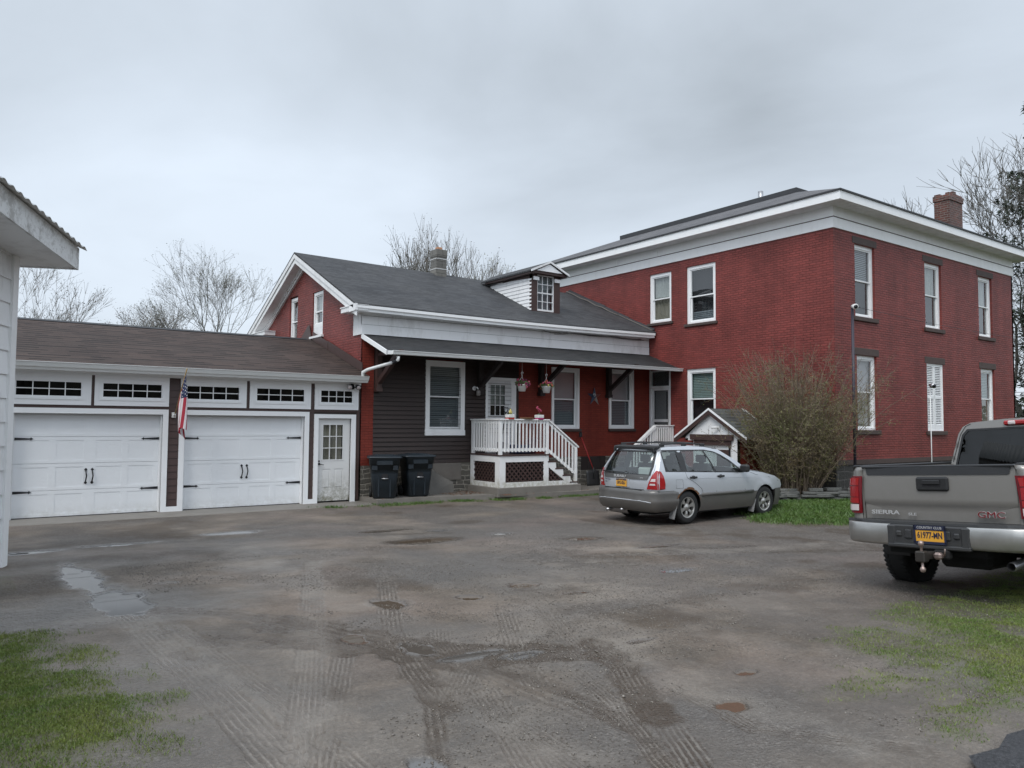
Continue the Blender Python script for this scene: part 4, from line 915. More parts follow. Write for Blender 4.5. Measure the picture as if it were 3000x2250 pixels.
    for i in range(n):
        a = ox+(18.80-ox)*i/n; b = ox+(18.80-ox)*(i+1)/n; sg = lambda x: sh(x)-0.04*sin(pi*(x-ox)/(ex-ox))
        def seg(y0, y1, z0, z1): m.hexa([(a, y0, z0+sg(a)), (b, y0, z0+sg(b)), (b, y1, z0+sg(b)), (a, y1, z0+sg(a)), (a, y0, z1+sg(a)), (b, y0, z1+sg(b)), (b, y1, z1+sg(b)), (a, y1, z1+sg(a))])
        seg(17.86, WY, 4.90, 4.975); seg(17.90, WY, 4.82, 4.90); 
    m.build('cornice', M_['trim'], g)
    m = M()
    for k, (z0, z1, d) in enumerate(((4.275, 4.53, 0.055), (4.533, 4.76, 0.045), (4.763, 4.86, 0.052))):
        e0 = WX-0.03
        m.hexa([(e0, WY-d, z0), (18.85, WY-d, z0+sh(18.85)), (18.85, WY, z0+sh(18.85)), (e0, WY, z0), (e0, WY-d, z1), (18.85, WY-d, z1+sh(18.85)), (18.85, WY, z1+sh(18.85)), (e0, WY, z1)])
    for z in (4.53, 4.76): m.hexa([(WX-0.031, WY-0.058, z-0.006), (18.85, WY-0.058, z-0.006+sh(18.85)), (18.85, WY-0.04, z-0.006+sh(18.85)), (WX-0.031, WY-0.04, z-0.006), (WX-0.031, WY-0.058, z), (18.85, WY-0.058, z+sh(18.85)), (18.85, WY-0.04, z+sh(18.85)), (WX-0.031, WY-0.04, z)], 1)
    tb(m, TG, WY-0.050, 18.72, -0.01, 0.035, 4.27, 4.53); tb(m, TG, WY-0.040, 18.72, -0.01, 0.03, 4.533, 4.84)
    m.build('frieze_board', [M_['oldtrim'], flat('board_joint', (0.16, 0.155, 0.15), 0.8)], g)
    m = M()
    pts = [(13.2+i*0.35, WY-0.09, 4.80+sh(13)+0.012*sin(i*1.3)-(0.05 if 3 < i < 6 else 0)) for i in range(16)]
    m.tube(pts, 0.008, 5); m.tube([(p[0]+0.1, p[1]-0.01, p[2]-0.03) for p in pts[4:]], 0.006, 5); m.build('cable', M_['iron'], g)
    # porch roof
    pe, pz, tz = 16.84, 3.75, 4.28
    m = M(); t = 0.05
    for i in range(6):
        a = WX+(19.16-WX)*i/6; b = WX+(19.16-WX)*(i+1)/6
        ta, tb_ = min(a, 18.86), min(b, 18.86)
        m.hexa([(a, pe, pz-t+sh(a)*.8), (b, pe, pz-t+sh(b)*.8), (tb_, WY, tz-t+sh(b)), (ta, WY, tz-t+sh(a)), (a, pe, pz+sh(a)*.8), (b, pe, pz+sh(b)*.8), (tb_, WY, tz+sh(b)), (ta, WY, tz+sh(a))])
    pr = m.build('porch_roof', M_['roof_porch'], g)
    m = M(); m.prism([(WX-0.02, WY, tz-0.11), (WX-0.02, pe-0.02, pz-0.10), (WX-0.02, pe-0.02, pz+0.012), (WX-0.02, WY, tz+0.012)], (0.035, 0, 0))
    m.hexa([(WX, pe-0.02, pz-0.09), (19.17, pe-0.02, pz-0.09+sh(19)*.8), (19.17, pe+0.01, pz-0.09+sh(19)*.8), (WX, pe+0.01, pz-0.09), (WX, pe-0.02, pz+0.005), (19.17, pe-0.02, pz+0.005+sh(19)*.8), (19.17, pe+0.01, pz+0.005+sh(19)*.8), (WX, pe+0.01, pz+0.005)])
    m.build('fascia', M_['trim'], pr)
    m = M(); gp = [(pe-0.02, -0.085), (pe-0.10, -0.085), (pe-0.115, -0.03), (pe-0.135, 0.0), (pe-0.13, 0.006), (pe-0.02, 0.006)]
    m.loft([[(x, y, z+pz+sh(x)*.8) for y, z in gp] for x in (8.55, 12, 16, 19.17)], smooth=False); gt = m.build('gutter', M_['gutter'], pr)
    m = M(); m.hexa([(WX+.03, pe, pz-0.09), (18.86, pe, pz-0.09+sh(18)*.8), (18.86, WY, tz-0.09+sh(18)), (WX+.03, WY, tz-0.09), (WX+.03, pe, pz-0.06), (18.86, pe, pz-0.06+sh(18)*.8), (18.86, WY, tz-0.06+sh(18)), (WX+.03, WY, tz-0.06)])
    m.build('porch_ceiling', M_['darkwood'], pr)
    # downspout elbow to garage gutter
    m = M(); m.tube([(8.72, 16.80, 3.62), (8.72, 16.80, 3.54), (8.66, 16.95, 3.48), (8.30, 17.60, 3.32), (8.24, 17.76, 3.26), (8.24, 17.77, 3.12)], 0.042, 10); m.build('downspout', M_['gutter'], pr)
    m = M(); m.tube([(8.712, 16.83, 3.53), (8.66, 16.97, 3.475)], 0.05, 10); m.build('downspout_band', M_['iron'], pr)
    # brackets
    for x in (8.86, 12.02, 14.22, 16.97):
        m = M(); s = sh(x); m.box(x-0.07, x+0.07, WY-0.17, WY-0.03, 2.86+s, 4.15+s); m.box(x-0.09, x+0.09, WY-0.18, WY-0.02, 2.80+s, 2.90+s)
        m.prism([(x-0.05, WY-0.15, 2.98+s), (x-0.05, WY-0.15, 3.12+s), (x-0.05, pe+0.20, 3.82+s), (x-0.05, pe+0.06, 3.74+s)], (0.10, 0, 0))
        m.box(x-0.055, x+0.055, pe+0.03, WY-0.03, 3.72+s, 3.80+s)
        m.build('bracket', M_['brown_trim'] if x < 10 else M_['darkwood'], pr)
    # chimney on the ridge
    m = M(); cx, cy = 12.98, 22.2
    m.bbox(cx-0.20, cx+0.20, cy-0.20, cy+0.20, 6.5, 7.80, 0.012); m.bbox(cx-0.215, cx+0.215, cy-0.215, cy+0.215, 7.55, 7.80, 0.012)
    for z in (7.12, 7.30, 7.50): m.box(cx-0.204, cx+0.204, cy-0.204, cy+0.204, z, z+0.012)
    c = m.build('chimney', M_['block'], g)
    m = M(); m.bbox(cx-0.09, cx+0.09, cy-0.09, cy+0.09, 7.78, 7.90, 0.01); m.build('flue', M_['terracotta'], c)
    m = M(); m.box(cx-0.208, cx+0.208, cy-0.208, cy+0.208, 7.475, 7.492); m.box(cx-0.208, cx+0.208, cy-0.208, cy+0.208, 7.135, 7.15); m.tube([(cx+0.2, cy-0.2, 7.45), (cx+0.35, cy-0.2, 7.47)], 0.012, 5); m.tube([(cx+0.2, cy-0.2, 7.12), (cx+0.34, cy-0.2, 7.13)], 0.012, 5); m.build('strap', M_['oldtrim'], c)
    # dormer
    dy = 19.05; T2 = FY(dy); x0, x1 = 14.52, 15.66; zb, ze, zp = 5.50, 6.80, 7.12
    m = M(); tb(m, T2, x0, x0+0.22, -0.12, 0.0, zb, ze); tb(m, T2, x1-0.24, x1, -0.12, 0.0, zb, ze); tb(m, T2, x0+0.22, x1-0.24, -0.12, 0.0, zb, zb+0.07); tb(m, T2, x0, x1, -0.12, 0.01, ze-0.08, ze)
    rs = 0.475
    for xx in (x0, x1-0.03):    # dark upper side board
        m.prism([(xx, dy, ze), (xx, dy, ze-0.22), (xx, dy+2.25, ze-0.10), (xx, dy+2.6, ze)], (0.03, 0, 0))
    m.prism([T2(x0-0.16, 0.16, ze-0.08), T2(x1+0.16, 0.16, ze-0.08), T2(x1+0.16, 0.16, ze+0.0), T2((x0+x1)/2, 0.16, zp-0.02), T2(x0-0.16, 0.16, ze+0.0)], (0, 0.03, 0))
    m.box(x0-0.16, x0, dy-0.15, dy+2.4, ze-0.10, ze-0.02); m.box(x1, x1+0.16, dy-0.15, dy+2.4, ze-0.10, ze-0.02)
    dm = m.build('dormer', M_['brown_trim'], g)
    m = M()
    tz2 = lambda y: 5.62+(y-dy)*rs
    n = 8
    for xx, q in ((x0+0.012, 1), (x1-0.012, -1)):
        TS = FX(xx) if q > 0 else (lambda u, d, z, xx=xx: (xx+d, u, z))
        for k in range(9):
            za, zc = 5.58+k*0.118, 5.58+(k+1)*0.118
            if zc > ze-0.12: break
            yb = dy+(zc-5.50)/rs-0.05; yb2 = max(dy+0.02, dy+(za-5.56)/rs)
            m.hexa([TS(dy+0.02, -0.02, za), TS(dy+0.02, 0.02, za), TS(min(yb, dy+2.3), 0.02, za), TS(min(yb, dy+2.3), -0.02, za), TS(dy+0.02, -0.02, zc), TS(dy+0.02, 0.003, zc), TS(min(yb, dy+2.3), 0.003, zc), TS(min(yb, dy+2.3), -0.02, zc)])
    m.build('dormer_siding', M_['oldtrim'], dm)
    m = M(); m.prism([T2(x0+0.05, 0.195, ze+0.005), T2(x1-0.05, 0.195, ze+0.005), T2((x0+x1)/2, 0.195, zp-0.07)], (0, 0.02, 0))
    tb(m, T2, x0+0.05, x0+0.26, 0.0, 0.05, ze-0.27, ze-0.16); tb(m, T2, x1-0.24, x1-0.02, 0.0, 0.05, ze-0.27, ze-0.16)
    m.build('pediment', M_['newtrim'], dm)
    m = M(); cxm = (x0+x1)/2
    for s in (-1, 1):
        xe = cxm+s*0.76
        m.hexa([(cxm, dy-0.22, zp-0.03), (xe, dy-0.22, ze-0.05), (xe, dy+2.6, ze-0.05), (cxm, dy+3.1, zp-0.03), (cxm, dy-0.22, zp+0.02), (xe, dy-0.22, ze), (xe, dy+2.6, ze), (cxm, dy+3.1, zp+0.02)])
    m.build('dormer_roof', M_['roof_wing'], dm)
    m = M()
    for s in (-1, 1):
        xe = cxm+s*0.765
        m.prism([(cxm, dy-0.245, zp+0.022), (xe, dy-0.245, ze+0.002), (xe, dy-0.245, ze-0.06), (cxm, dy-0.245, zp-0.04)], (0, 0.03, 0))
    m.build('dormer_trim', M_['oldtrim'], dm)
    m = M(); a, b = x0+0.22, x1-0.24; frame_ring(m, T2, a, b, zb+0.07, ze-0.08, 0.03, -0.08, -0.02, wb=0.06); tb(m, T2, a, b, -0.07, -0.03, 6.13, 6.17)
    muntins(m, T2, a+0.03, b-0.03, 6.17, ze-0.11, 3, 2, -0.05, 0.02); muntins(m, T2, a+0.03, b-0.03, zb+0.13, 6.13, 3, 2, -0.05, 0.02)
    w = m.build('dormer_window', M_['oldtrim'], dm)
    M().quad(T2(a, -0.06, zb+0.1), T2(b, -0.06, zb+0.1), T2(b, -0.06, ze-0.1), T2(a, -0.06, ze-0.1)).build('pane', M_['glass'], w)
    tbm = M(); tbm.box(a, b, -0.5, -0.2, zb+0.1, ze-0.1, 0, T2); tbm.build('curtain', M_['blind_d'], w)
wing()

# ------------------------------------------------------------------ two storey main house
HX, HY, HX1, HY1 = 18.87, 11.47, 30.02, 26.3
def main_house():
    g = thing('brick_house', 'large two storey red brick house with wide white cornice and low grey hip roof', 'house', (24.4, 18.8, 0))
    TF, TL = FY(HY), FX(HX)
    WU = [(19.90, 20.92), (23.78, 24.82), (27.37, 28.38)]
    hF = [(a, b, 5.02, 7.04) for a, b in WU]+[(19.93, 20.95, 1.90, 3.96), (23.80, 24.83, 1.88, 3.93), (27.42, 28.43, 1.90, 3.95)]
    hL = [(17.22, 18.19, 5.40, 7.05), (15.41, 16.57, 5.22, 7.06), (15.43, 16.58, 1.90, 3.78), (17.26, 18.21, 1.20, 3.80)]
    m = M(); wall(m, TF, rect(HX, HX1, 1.10, 7.6), hF, 0.16); wall(m, TL, rect(HY, HY1, 1.10, 7.6), hL, 0.14)
    m.box(HX1-0.1, HX1, HY, HY1, 0, 7.6); m.box(HX, HX1, HY1-0.1, HY1, 0, 7.6)
    m.build('wall', M_['brick_main'], g)
    m = M(); tb(m, TF, HX-0.03, HX1+0.03, -0.1, 0.03, 0.97, 1.10); tb(m, TL, HY+0.001, 18.2, -0.1, 0.029, 0.97, 1.10); m.build('water_table', M_['lintel'], g)
    m = M(); tb(m, TF, HX, HX1, -0.2, -0.004, -0.2, 0.97); tb(m, TL, HY+0.2, HY1, -0.2, -0.004, -0.2, 0.97); m.build('foundation', M_['stone_dark'], g)
    sl, ln = (0.10, 0.12, 0.06), (0.12, 0.20, 0.012)
    kinds = [('blind', None), ('curtain', None), ('curtain', None), ('shade', 'curtain_b'), None, ('blind_g', 'curtain_b')]
    for i, h in enumerate(hF):
        if i == 4:   # window closed with shutters
            m = M(); u0, u1, z0, z1 = h; frame_ring(m, TF, u0, u1, z0, z1, 0.03, -0.10, -0.02)
            for a, b in ((u0+0.03, (u0+u1)/2-0.004), ((u0+u1)/2+0.004, u1-0.03)):
                frame_ring(m, TF, a, b, z0+0.03, z1-0.03, 0.055, -0.08, -0.035, wb=0.16); tb(m, TF, a, b, -0.08, -0.036, 2.86, 2.95)
                for q0, q1 in ((z0+0.19, 2.86), (2.95, z1-0.085)):
                    n = int((q1-q0)/0.052)
                    for k in range(n):
                        z = q0+(q1-q0)*k/n
                        m.hexa([TF(a+0.05, -0.078, z+0.03), TF(a+0.05, -0.045, z), TF(b-0.05, -0.045, z), TF(b-0.05, -0.078, z+0.03), TF(a+0.05, -0.078, z+0.042), TF(a+0.05, -0.045, z+0.012), TF(b-0.05, -0.045, z+0.012), TF(b-0.05, -0.078, z+0.042)])
            m.build('shutter', M_['trim'], g)
            s = M(); s.bbox(u0-0.1, u1+0.1, -0.1, 0.06, z0-0.12, z0-0.003, 0.008, 0, TF); s.build('sill', M_['lintel'], g)
            s = M(); s.bbox(u0-0.12, u1+0.12, -0.1, 0.012, z1+0.003, z1+0.20, 0.008, 0, TF); s.build('lintel', M_['lintel'], g)
            M().box(u0, u1, -0.5, -0.13, z0, z1, 0, TF).build('dark_room', M_['void'], g)
            continue
        up, lo = kinds[i]
        sash_window(g, TF, h[0], h[1], h[2], h[3], h[2]+1.05 if i > 2 else 6.05, up, lo, fw=0.085, rec=0.10, sill=sl, lintel=ln, wt=0.10, wb=0.06)
    sl2 = (0.08, 0.09, 0.06)
    sash_window(g, TL, *hL[0], 6.20, 'curtain', 'curtain_b', fw=0.10, rec=0.07, sill=sl2, wt=0.10, wb=0.07)
    sash_window(g, TL, *hL[1], 6.09, None, 'blind_d', fw=0.11, rec=0.07, sill=sl2, wt=0.10, wb=0.07, lo_top=5.62)
    sash_window(g, TL, *hL[2], 2.83, 'blind_g', None, fw=0.11, rec=0.07, sill=sl2, wt=0.11, wb=0.07)
    # screen door with transom at the inner corner
    m = M(); frame_ring(m, TL, 17.26, 18.21, 1.20, 3.84, 0.07, -0.10, 0.0, wb=0.04); tb(m, TL, 17.33, 18.14, -0.08, -0.01, 3.22, 3.29)
    frame_ring(m, TL, 17.34, 18.13, 1.25, 3.22, 0.075, -0.09, -0.045, wb=0.12); tb(m, TL, 17.40, 18.06, -0.09, -0.045, 2.10, 2.19)
    d = m.build('screen_door', M_['oldtrim'], g)
    M().quad(TL(17.33, -0.07, 1.3), TL(18.14, -0.07, 1.3), TL(18.14, -0.07, 3.8), TL(17.33, -0.07, 3.8)).build('pane', M_['screen'], d)
    m = M(); m.box(17.35, 18.12, -0.22, -0.2, 1.2, 3.2, 0, TL); m.build('inner_door', M_['blind'], d); M().box(17.3, 18.2, -0.5, -0.26, 1.2, 3.9, 0, TL).build('dark_room', M_['void'], d)
    m = M(); tb(m, TL, 17.44, 17.62, -0.20, -0.18, 2.2, 3.1); m.build('door_light', M_['void'], d)
    # frieze, soffit, cornice
    m = M(); x0, x1, y0, y1 = HX, HX1, HY, HY1
    m.box(x0-0.035, x1+0.035, y0-0.035, y1+0.035, 7.32, 7.61); m.box(x0-0.02, x1+0.02, y0-0.02, y1+0.02, 7.61, 7.90)
    for k in (13.8, 16.3, 21.0): tb(m, TL, k, k+0.008, 0.0, 0.038, 7.33, 7.60)
    tb(m, TL, 17.8, 17.86, 0.02, 0.04, 7.32, 7.9); tb(m, TL, 19.7, 19.76, 0.02, 0.04, 7.32, 7.9)
    m.build('frieze', M_['trim'], g)
    m = M(); m.box(x0-0.045, x1+0.045, y0-0.045, y1+0.045, 7.60, 7.622); m.build('frieze_bead', M_['lintel'], g)
    ov = 0.5
    m = M(); m.box(x0-ov, x1+ov, y0-ov, y1+ov, 7.90, 7.93)
    for i in range(22):
        x = x0-0.4+i*0.55; m.box(x, x+0.006, y0-ov+0.03, y0-0.02, 7.894, 7.901)
    s = m.build('soffit', M_['oldtrim'], g)
    m = M(); 
    for a in ((x0-ov-0.03, x1+ov+0.03, y0-ov-0.03, y0-ov+0.001), (x0-ov-0.03, x1+ov+0.03, y1+ov, y1+ov+0.03), (x0-ov-0.031, x0-ov, y0-ov-0.028, y1+ov+0.028), (x1+ov, x1+ov+0.03, y0-ov-0.028, y1+ov+0.028)):
        m.box(a[0], a[1], a[2], a[3], 7.89, 8.135)
    for k in (21.2, 24.2, 26.4, 28.6): m.box(k, k+0.01, y0-ov-0.036, y0-ov-0.03, 7.89, 8.13)
    m.build('fascia', M_['trim'], g)
    # hip roof with raised deck
    e0, e1, f0, f1, ez = x0-ov-0.06, x1+ov+0.06, y0-ov-0.06, y1+ov+0.06, 8.145; s = 0.40; t = 3.95; tz = ez+s*t
    a = [(e0, f0, ez), (e1, f0, ez), (e1, f1, ez), (e0, f1, ez)]; b = [(e0+t, f0+t, tz), (e1-t, f0+t, tz), (e1-t, f1-t, tz), (e0+t, f1-t, tz)]
    m = M(); m.add(a+b, [(0, 1, 5, 4), (1, 2, 6, 5), (2, 3, 7, 6), (3, 0, 4, 7), (4, 5, 6, 7)]); lo = [(p[0], p[1], ez-0.03) for p in a]
    m.add(a+lo, [(0, 4, 5, 1), (1, 5, 6, 2), (2, 6, 7, 3), (3, 7, 4, 0)])
    m.mi = [1, 0, 1, 0, 1, 1, 1, 1, 1]
    r = m.build('roof', [M_['roof_main_x'], M_['roof_main_y']], g)
    m = M(); m.prism([(b[0][0]-0.12, b[0][1]-0.12, tz-0.04), (b[1][0]+0.12, b[1][1]-0.12, tz-0.04), (b[2][0]+0.12, b[2][1]+0.12, tz-0.04), (b[3][0]-0.12, b[3][1]+0.12, tz-0.04)], (0, 0, 0.16)); m.build('roof_deck', M_['roof_dark'], r)
    m = M(); m.tube([(b[0][0]+0.4, 16.5, tz), (b[0][0]+0.4, 16.5, tz+0.5)], 0.09, 10); m.build('vent_pipe', M_['steel'], r)
    m = M(); m.box(e0-0.005, e1+0.005, f0-0.005, f0+0.03, ez-0.035, ez+0.008); m.box(e0-0.006, e0+0.03, f0, f1, ez-0.035, ez+0.0082); m.build('drip_edge', M_['roof_dark'], r)
    # chimney with broken top course
    cx0, cx1, cy0, cy1 = 26.66, 27.60, 12.0, 12.50
    m = M(); m.bbox(cx0, cx1, cy0, cy1, 8.2, 9.72, 0.01); m.bbox(cx0-0.03, cx1+0.03, cy0-0.03, cy1+0.03, 9.60, 9.80, 0.012)
    for q in ((0.0, 0.30, 0.0, 0.2, 0.07), (0.42, 0.98, 0.02, 0.2, 0.08), (0.0, 0.25, 0.3, 0.75, 0.06), (0.30, 0.5, 0.0, 0.16, 0.15), (0.7, 0.98, 0.2, 0.75, 0.07)):
        m.bbox(cx0+q[0], cx0+q[1], cy0+q[2], cy0+q[3]*0.66, 9.79, 9.80+q[4], 0.01)
    m.prism([(cx0-0.08, cy0-0.08, 8.3), (cx1+0.08, cy0-0.08, 8.3), (cx1+0.08, cy1+0.08, 8.3), (cx0-0.08, cy1+0.08, 8.3)], (0, 0, 0.42))
    m.build('chimney', M_['brick_chim'], g)
main_house()

# ------------------------------------------------------------------ cellar entrance (white gable)
def cellar():
    g = thing('cellar_entrance', 'small white gabled cellar entrance with red sides against the brick house', 'shed', (18.0, 14.4, 0))
    xf, y0, y1, yc = 17.44, 13.43, 15.38, 14.42; T = FX(xf)
    m = M(); wall(m, T, [(y0, 0.0), (y1, 0.0), (y1, 1.66), (yc, 2.42), (y0, 1.70)], [(13.72, 14.98, 0.1, 1.52)], 0.1); m.build('gable_wall', M_['trim'], g)
    m = M(); m.box(xf, HX, y0, y0+0.1, 0.55, 1.62); m.build('side_wall', M_['brick_wing'], g)
    m = M(); m.box(xf, HX, y1-0.1, y1, 0.3, 1.62); m.build('side_wall', M_['brick_wing'], g)
    m = M(); m.box(xf-0.008, xf, y1-0.30, y1+0.002, 0.1, 1.56); m.build('brick_strip', M_['brick_wing'], g)
    m = M(); m.box(xf+0.004, HX, y0-0.03, y0+0.1, -0.1, 0.55); m.build('base', M_['stone_dark'], g)
    m = M(); tb(m, T, 13.64, 15.14, 0.0, 0.09, 1.58, 1.74); tb(m, T, 13.72, 15.02, 0.0, 0.05, 1.44, 1.58); m.build('door_hood', M_['brown_trim'], g)
    m = M()
    for a, b in ((13.74, 14.34), (14.36, 14.96)): tb(m, T, a, b, -0.06, -0.02, 0.1, 1.44)
    d = m.build('cellar_doors', M_['trim'], g)
    m = M(); tb(m, T, 13.80, 14.24, -0.02, 0.0, 0.70, 1.32); m.build('dark_panel', M_['brown_trim'], d)
    k = M(); tb(k, T, 13.76, 13.80, 0.0, 0.03, 0.2, 1.42); k.build('hinge_bar', M_['iron'], d)
    m = M(); ez, pz = 1.62, 2.44; yl, yr = 13.12, 15.70
    for ye in (yl, yr):
        m.hexa([(xf-0.12, ye, ez), (HX, ye, ez), (HX, yc, pz), (xf-0.12, yc, pz), (xf-0.12, ye, ez+0.04), (HX, ye, ez+0.04), (HX, yc, pz+0.04), (xf-0.12, yc, pz+0.04)])
    r = m.build('roof', M_['roof_bulk'], g)
    m = M()
    for ye in (yl, yr): m.prism([(xf-0.14, yc, pz+0.05), (xf-0.14, ye, ez+0.05), (xf-0.14, ye, ez-0.01), (xf-0.14, yc, pz-0.01)], (0.025, 0, 0))
    m.build('rake_trim', M_['newtrim'], r)
    m = M()
    for ye in (yl, yr): m.prism([(xf-0.125, yc, pz-0.01), (xf-0.125, ye, ez-0.01), (xf-0.125, ye, ez-0.13), (xf-0.125, yc, pz-0.13)], (0.03, 0, 0))
    m.build('rake_board', M_['brown_trim'], r)
    m = M(); pts = [(18.80, yc-0.02-i*0.1, pz+0.06-i*0.0635+0.01*random.random()) for i in range(13)]
    m.tube(pts, [0.02+0.02*random.random() for _ in pts], 5); m.build('flashing', M_['whiteplastic'], r)
    c = M(); c.bbox(14.10, 14.18, 0.0, 0.04, 1.88, 2.0, 0.005, 0, T); c.tube([T(14.14, 0.04, 1.93), T(14.20, 0.10, 1.94), T(14.30, 0.16, 1.93)], 0.028, 8)
    tag(c.build('security_camera', [M_['whiteplastic']]), 'small security camera fixed on the white cellar gable', 'camera')
cellar()

# ------------------------------------------------------------------ porch deck with stairs
def balusters(m, p0, p1, n, w, zb0, zt0, zb1=None, zt1=None):
    for i in range(n):
        t = (i+0.5)/n; x, y = p0[0]+(p1[0]-p0[0])*t, p0[1]+(p1[1]-p0[1])*t
        zb = zb0+((zb1 if zb1 is not None else zb0)-zb0)*t; zt = zt0+((zt1 if zt1 is not None else zt0)-zt0)*t
        m.box(x-w/2, x+w/2, y-w/2, y+w/2, zb, zt)
def lattice(m, T, u0, u1, z0, z1, clip=None, pitch=0.105, w=0.042):
    poly = clip or rect(u0, u1, z0, z1)
    for s, d in ((1, 0.0), (-1, 0.012)):
        c = -4.0
        while c < 6.0:
            # strip u = u0 + c + s*(z-z0)
            L = []; N = 60
            for i in range(N+1):
                z = z0+(z1-z0)*i/N; u = u0+c+s*(z-z0)
                if in_poly(u, z, poly): L.append((u, z))
            if len(L) > 1:
                a, b = L[0], L[-1]; h = w*0.7
                m.hexa([T(a[0]-h, d, a[1]), T(a[0]+h, d, a[1]), T(a[0]+h, d+0.01, a[1]), T(a[0]-h, d+0.01, a[1]), T(b[0]-h, d, b[1]), T(b[0]+h, d, b[1]), T(b[0]+h, d+0.01, b[1]), T(b[0]-h, d+0.01, b[1])])
            c += pitch*1.414
def porch():
    g = thing('porch_deck', 'small white railed porch with brown lattice skirt and stairs at the nine light door', 'porch', (12.6, 17.5, 0.12))
    x0, x1, yf, yb = 11.76, 13.40, 16.77, 18.2; zt = 1.17
    m = M(); m.bbox(x0-0.03, x1+0.03, yf-0.03, yb, zt-0.035, zt, 0.006); m.build('deck_floor', M_['brown_trim'], g)
    T, TX = FY(yf), FX(x0); m = M()
    tb(m, T, x0-0.01, x1+0.01, -0.04, 0.0, zt-0.20, zt-0.037); tb(m, T, x0-0.01, x0+0.18, -0.04, 0.0, 0.30, zt-0.20); tb(m, T, x1-0.16, x1+0.01, -0.04, 0.0, 0.30, zt-0.20); tb(m, T, x0+0.18, x1-0.16, -0.04, -0.001, 0.30, 0.43)
    tb(m, TX, yf+0.04, yb, -0.04, 0.01, zt-0.20, zt-0.037); tb(m, TX, yf+0.04, yf+0.22, -0.04, 0.01, 0.30, zt-0.2); tb(m, TX, yb-0.16, yb, -0.04, 0.01, 0.30, zt-0.2); tb(m, TX, yf+0.22, yb-0.16, -0.04, 0.009, 0.30, 0.43)
    m.build('skirt_frame', M_['deckwhite'], g)
    m = M(); lattice(m, FY(yf+0.03), x0+0.17, x1-0.15, 0.42, zt-0.19); lattice(m, FX(x0+0.03), yf+0.21, yb-0.15, 0.42, zt-0.19)
    sx = 14.46; lattice(m, FY(yf+0.03), x1+0.02, 14.2, 0.42, 1.0, [(x1+0.02, 0.42), (14.05, 0.42), (x1+0.02, 0.92)]); m.build('lattice', M_['brown_trim'], g)
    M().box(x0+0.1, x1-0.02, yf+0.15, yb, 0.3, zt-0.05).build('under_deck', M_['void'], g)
    # stairs going down to the right
    st = M(); n = 4; rise = (zt-0.34)/4.2; run = (sx-x1)/n
    for k in range(n):
        z = zt-rise*(k+1); a = x1+run*k
        st.bbox(a-0.02, a+run+0.03, yf-0.01, yb-0.25, z-0.035, z, 0.005)
    st.build('stair_treads', M_['brown_trim'], g)
    m = M()
    for yy in (yf, yb-0.30):
        pts = [(x1+0.02, zt-0.04-0.0)]
        for k in range(n):
            z = zt-rise*(k+1)-0.036; a = x1+run*k
            pts += [(a+0.02, z), (a+run, z)]
        pts += [(sx+0.01, 0.30), (sx-0.30, 0.30), (x1+0.02, 0.80)]
        m.prism([(u, yy, z) for u, z in pts], (0, 0.035, 0))
    tb(m, T, x1+0.01, sx-0.2, -0.034, -0.002, 0.30, 0.42); 
    for k in range(n): z = zt-rise*(k+1); m.box(x1+run*k-0.001, x1+run*k+0.015, yf+0.04, yb-0.3, z, z+rise-0.04)
    m.build('stair_stringer', M_['deckwhite'], g)
    # railings
    m = M(); zr = 2.13; w = 0.09
    for (x, y, z0_, z1_) in ((x0+0.03, yf+0.04, zt-0.06, zr-0.03), (x1-0.03, yf+0.04, zt-0.04, zr-0.03), (x0+0.04, yb-0.06, zt, zr-0.03), (sx-0.05, yf+0.04, 0.33, 1.36)):
        m = M(); m.bbox(x-w/2, x+w/2, y-w/2, y+w/2, z0_, z1_, 0.006); m.build('rail_post', M_['deckwhite'], g)
    m = M(); m.bbox(x0-0.04, x1+0.03, yf-0.04, yf+0.10, zr-0.035, zr, 0.006); m.bbox(x0-0.04, x0+0.10, yf+0.10, yb, zr-0.036, zr-0.001, 0.006)
    m.box(x0+0.07, x1-0.07, yf+0.02, yf+0.055, zr-0.12, zr-0.035); m.box(x0+0.07, x1-0.07, yf+0.02, yf+0.055, zt+0.09, zt+0.17)
    m.box(x0+0.015, x0+0.05, yf+0.08, yb-0.1, zr-0.12, zr-0.036); m.box(x0+0.015, x0+0.05, yf+0.08, yb-0.1, zt+0.09, zt+0.17)
    m.prism([(x1, yf-0.03, zr), (x1, yf-0.03, zr-0.045), (sx+0.03, yf-0.03, 1.33), (sx+0.03, yf-0.03, 1.375)], (0, 0.12, 0))
    m.prism([(x1, yf+0.02, zr-0.05), (x1, yf+0.02, zr-0.12), (sx-0.08, yf+0.02, 1.31), (sx-0.08, yf+0.02, 1.38)], (0, 0.035, 0))
    m.prism([(x1, yf+0.02, zt+0.16), (x1, yf+0.02, zt+0.06), (sx-0.09, yf+0.02, 0.58), (sx-0.09, yf+0.02, 0.67)], (0, 0.035, 0))
    m.build('handrail', M_['deckwhite'], g)
    m = M(); balusters(m, (x0+0.1, yf+0.005), (x1-0.1, yf+0.005), 12, 0.036, zt+0.07, zr-0.04); balusters(m, (x0+0.0, yf+0.12), (x0+0.0, yb-0.12), 10, 0.036, zt+0.07, zr-0.04)
    balusters(m, (x1+0.06, yf+0.005), (sx-0.12, yf+0.005), 7, 0.036, zt+0.02, zr-0.11, 0.57, 1.37)
    m.build('balusters', M_['deckwhite'], g)
    m = M(); m.bbox(x0-0.1, sx+0.1, yf-0.05, yb, 0.05, 0.298, 0.01); m.build('base_slab', M_['concrete'], g)
porch()
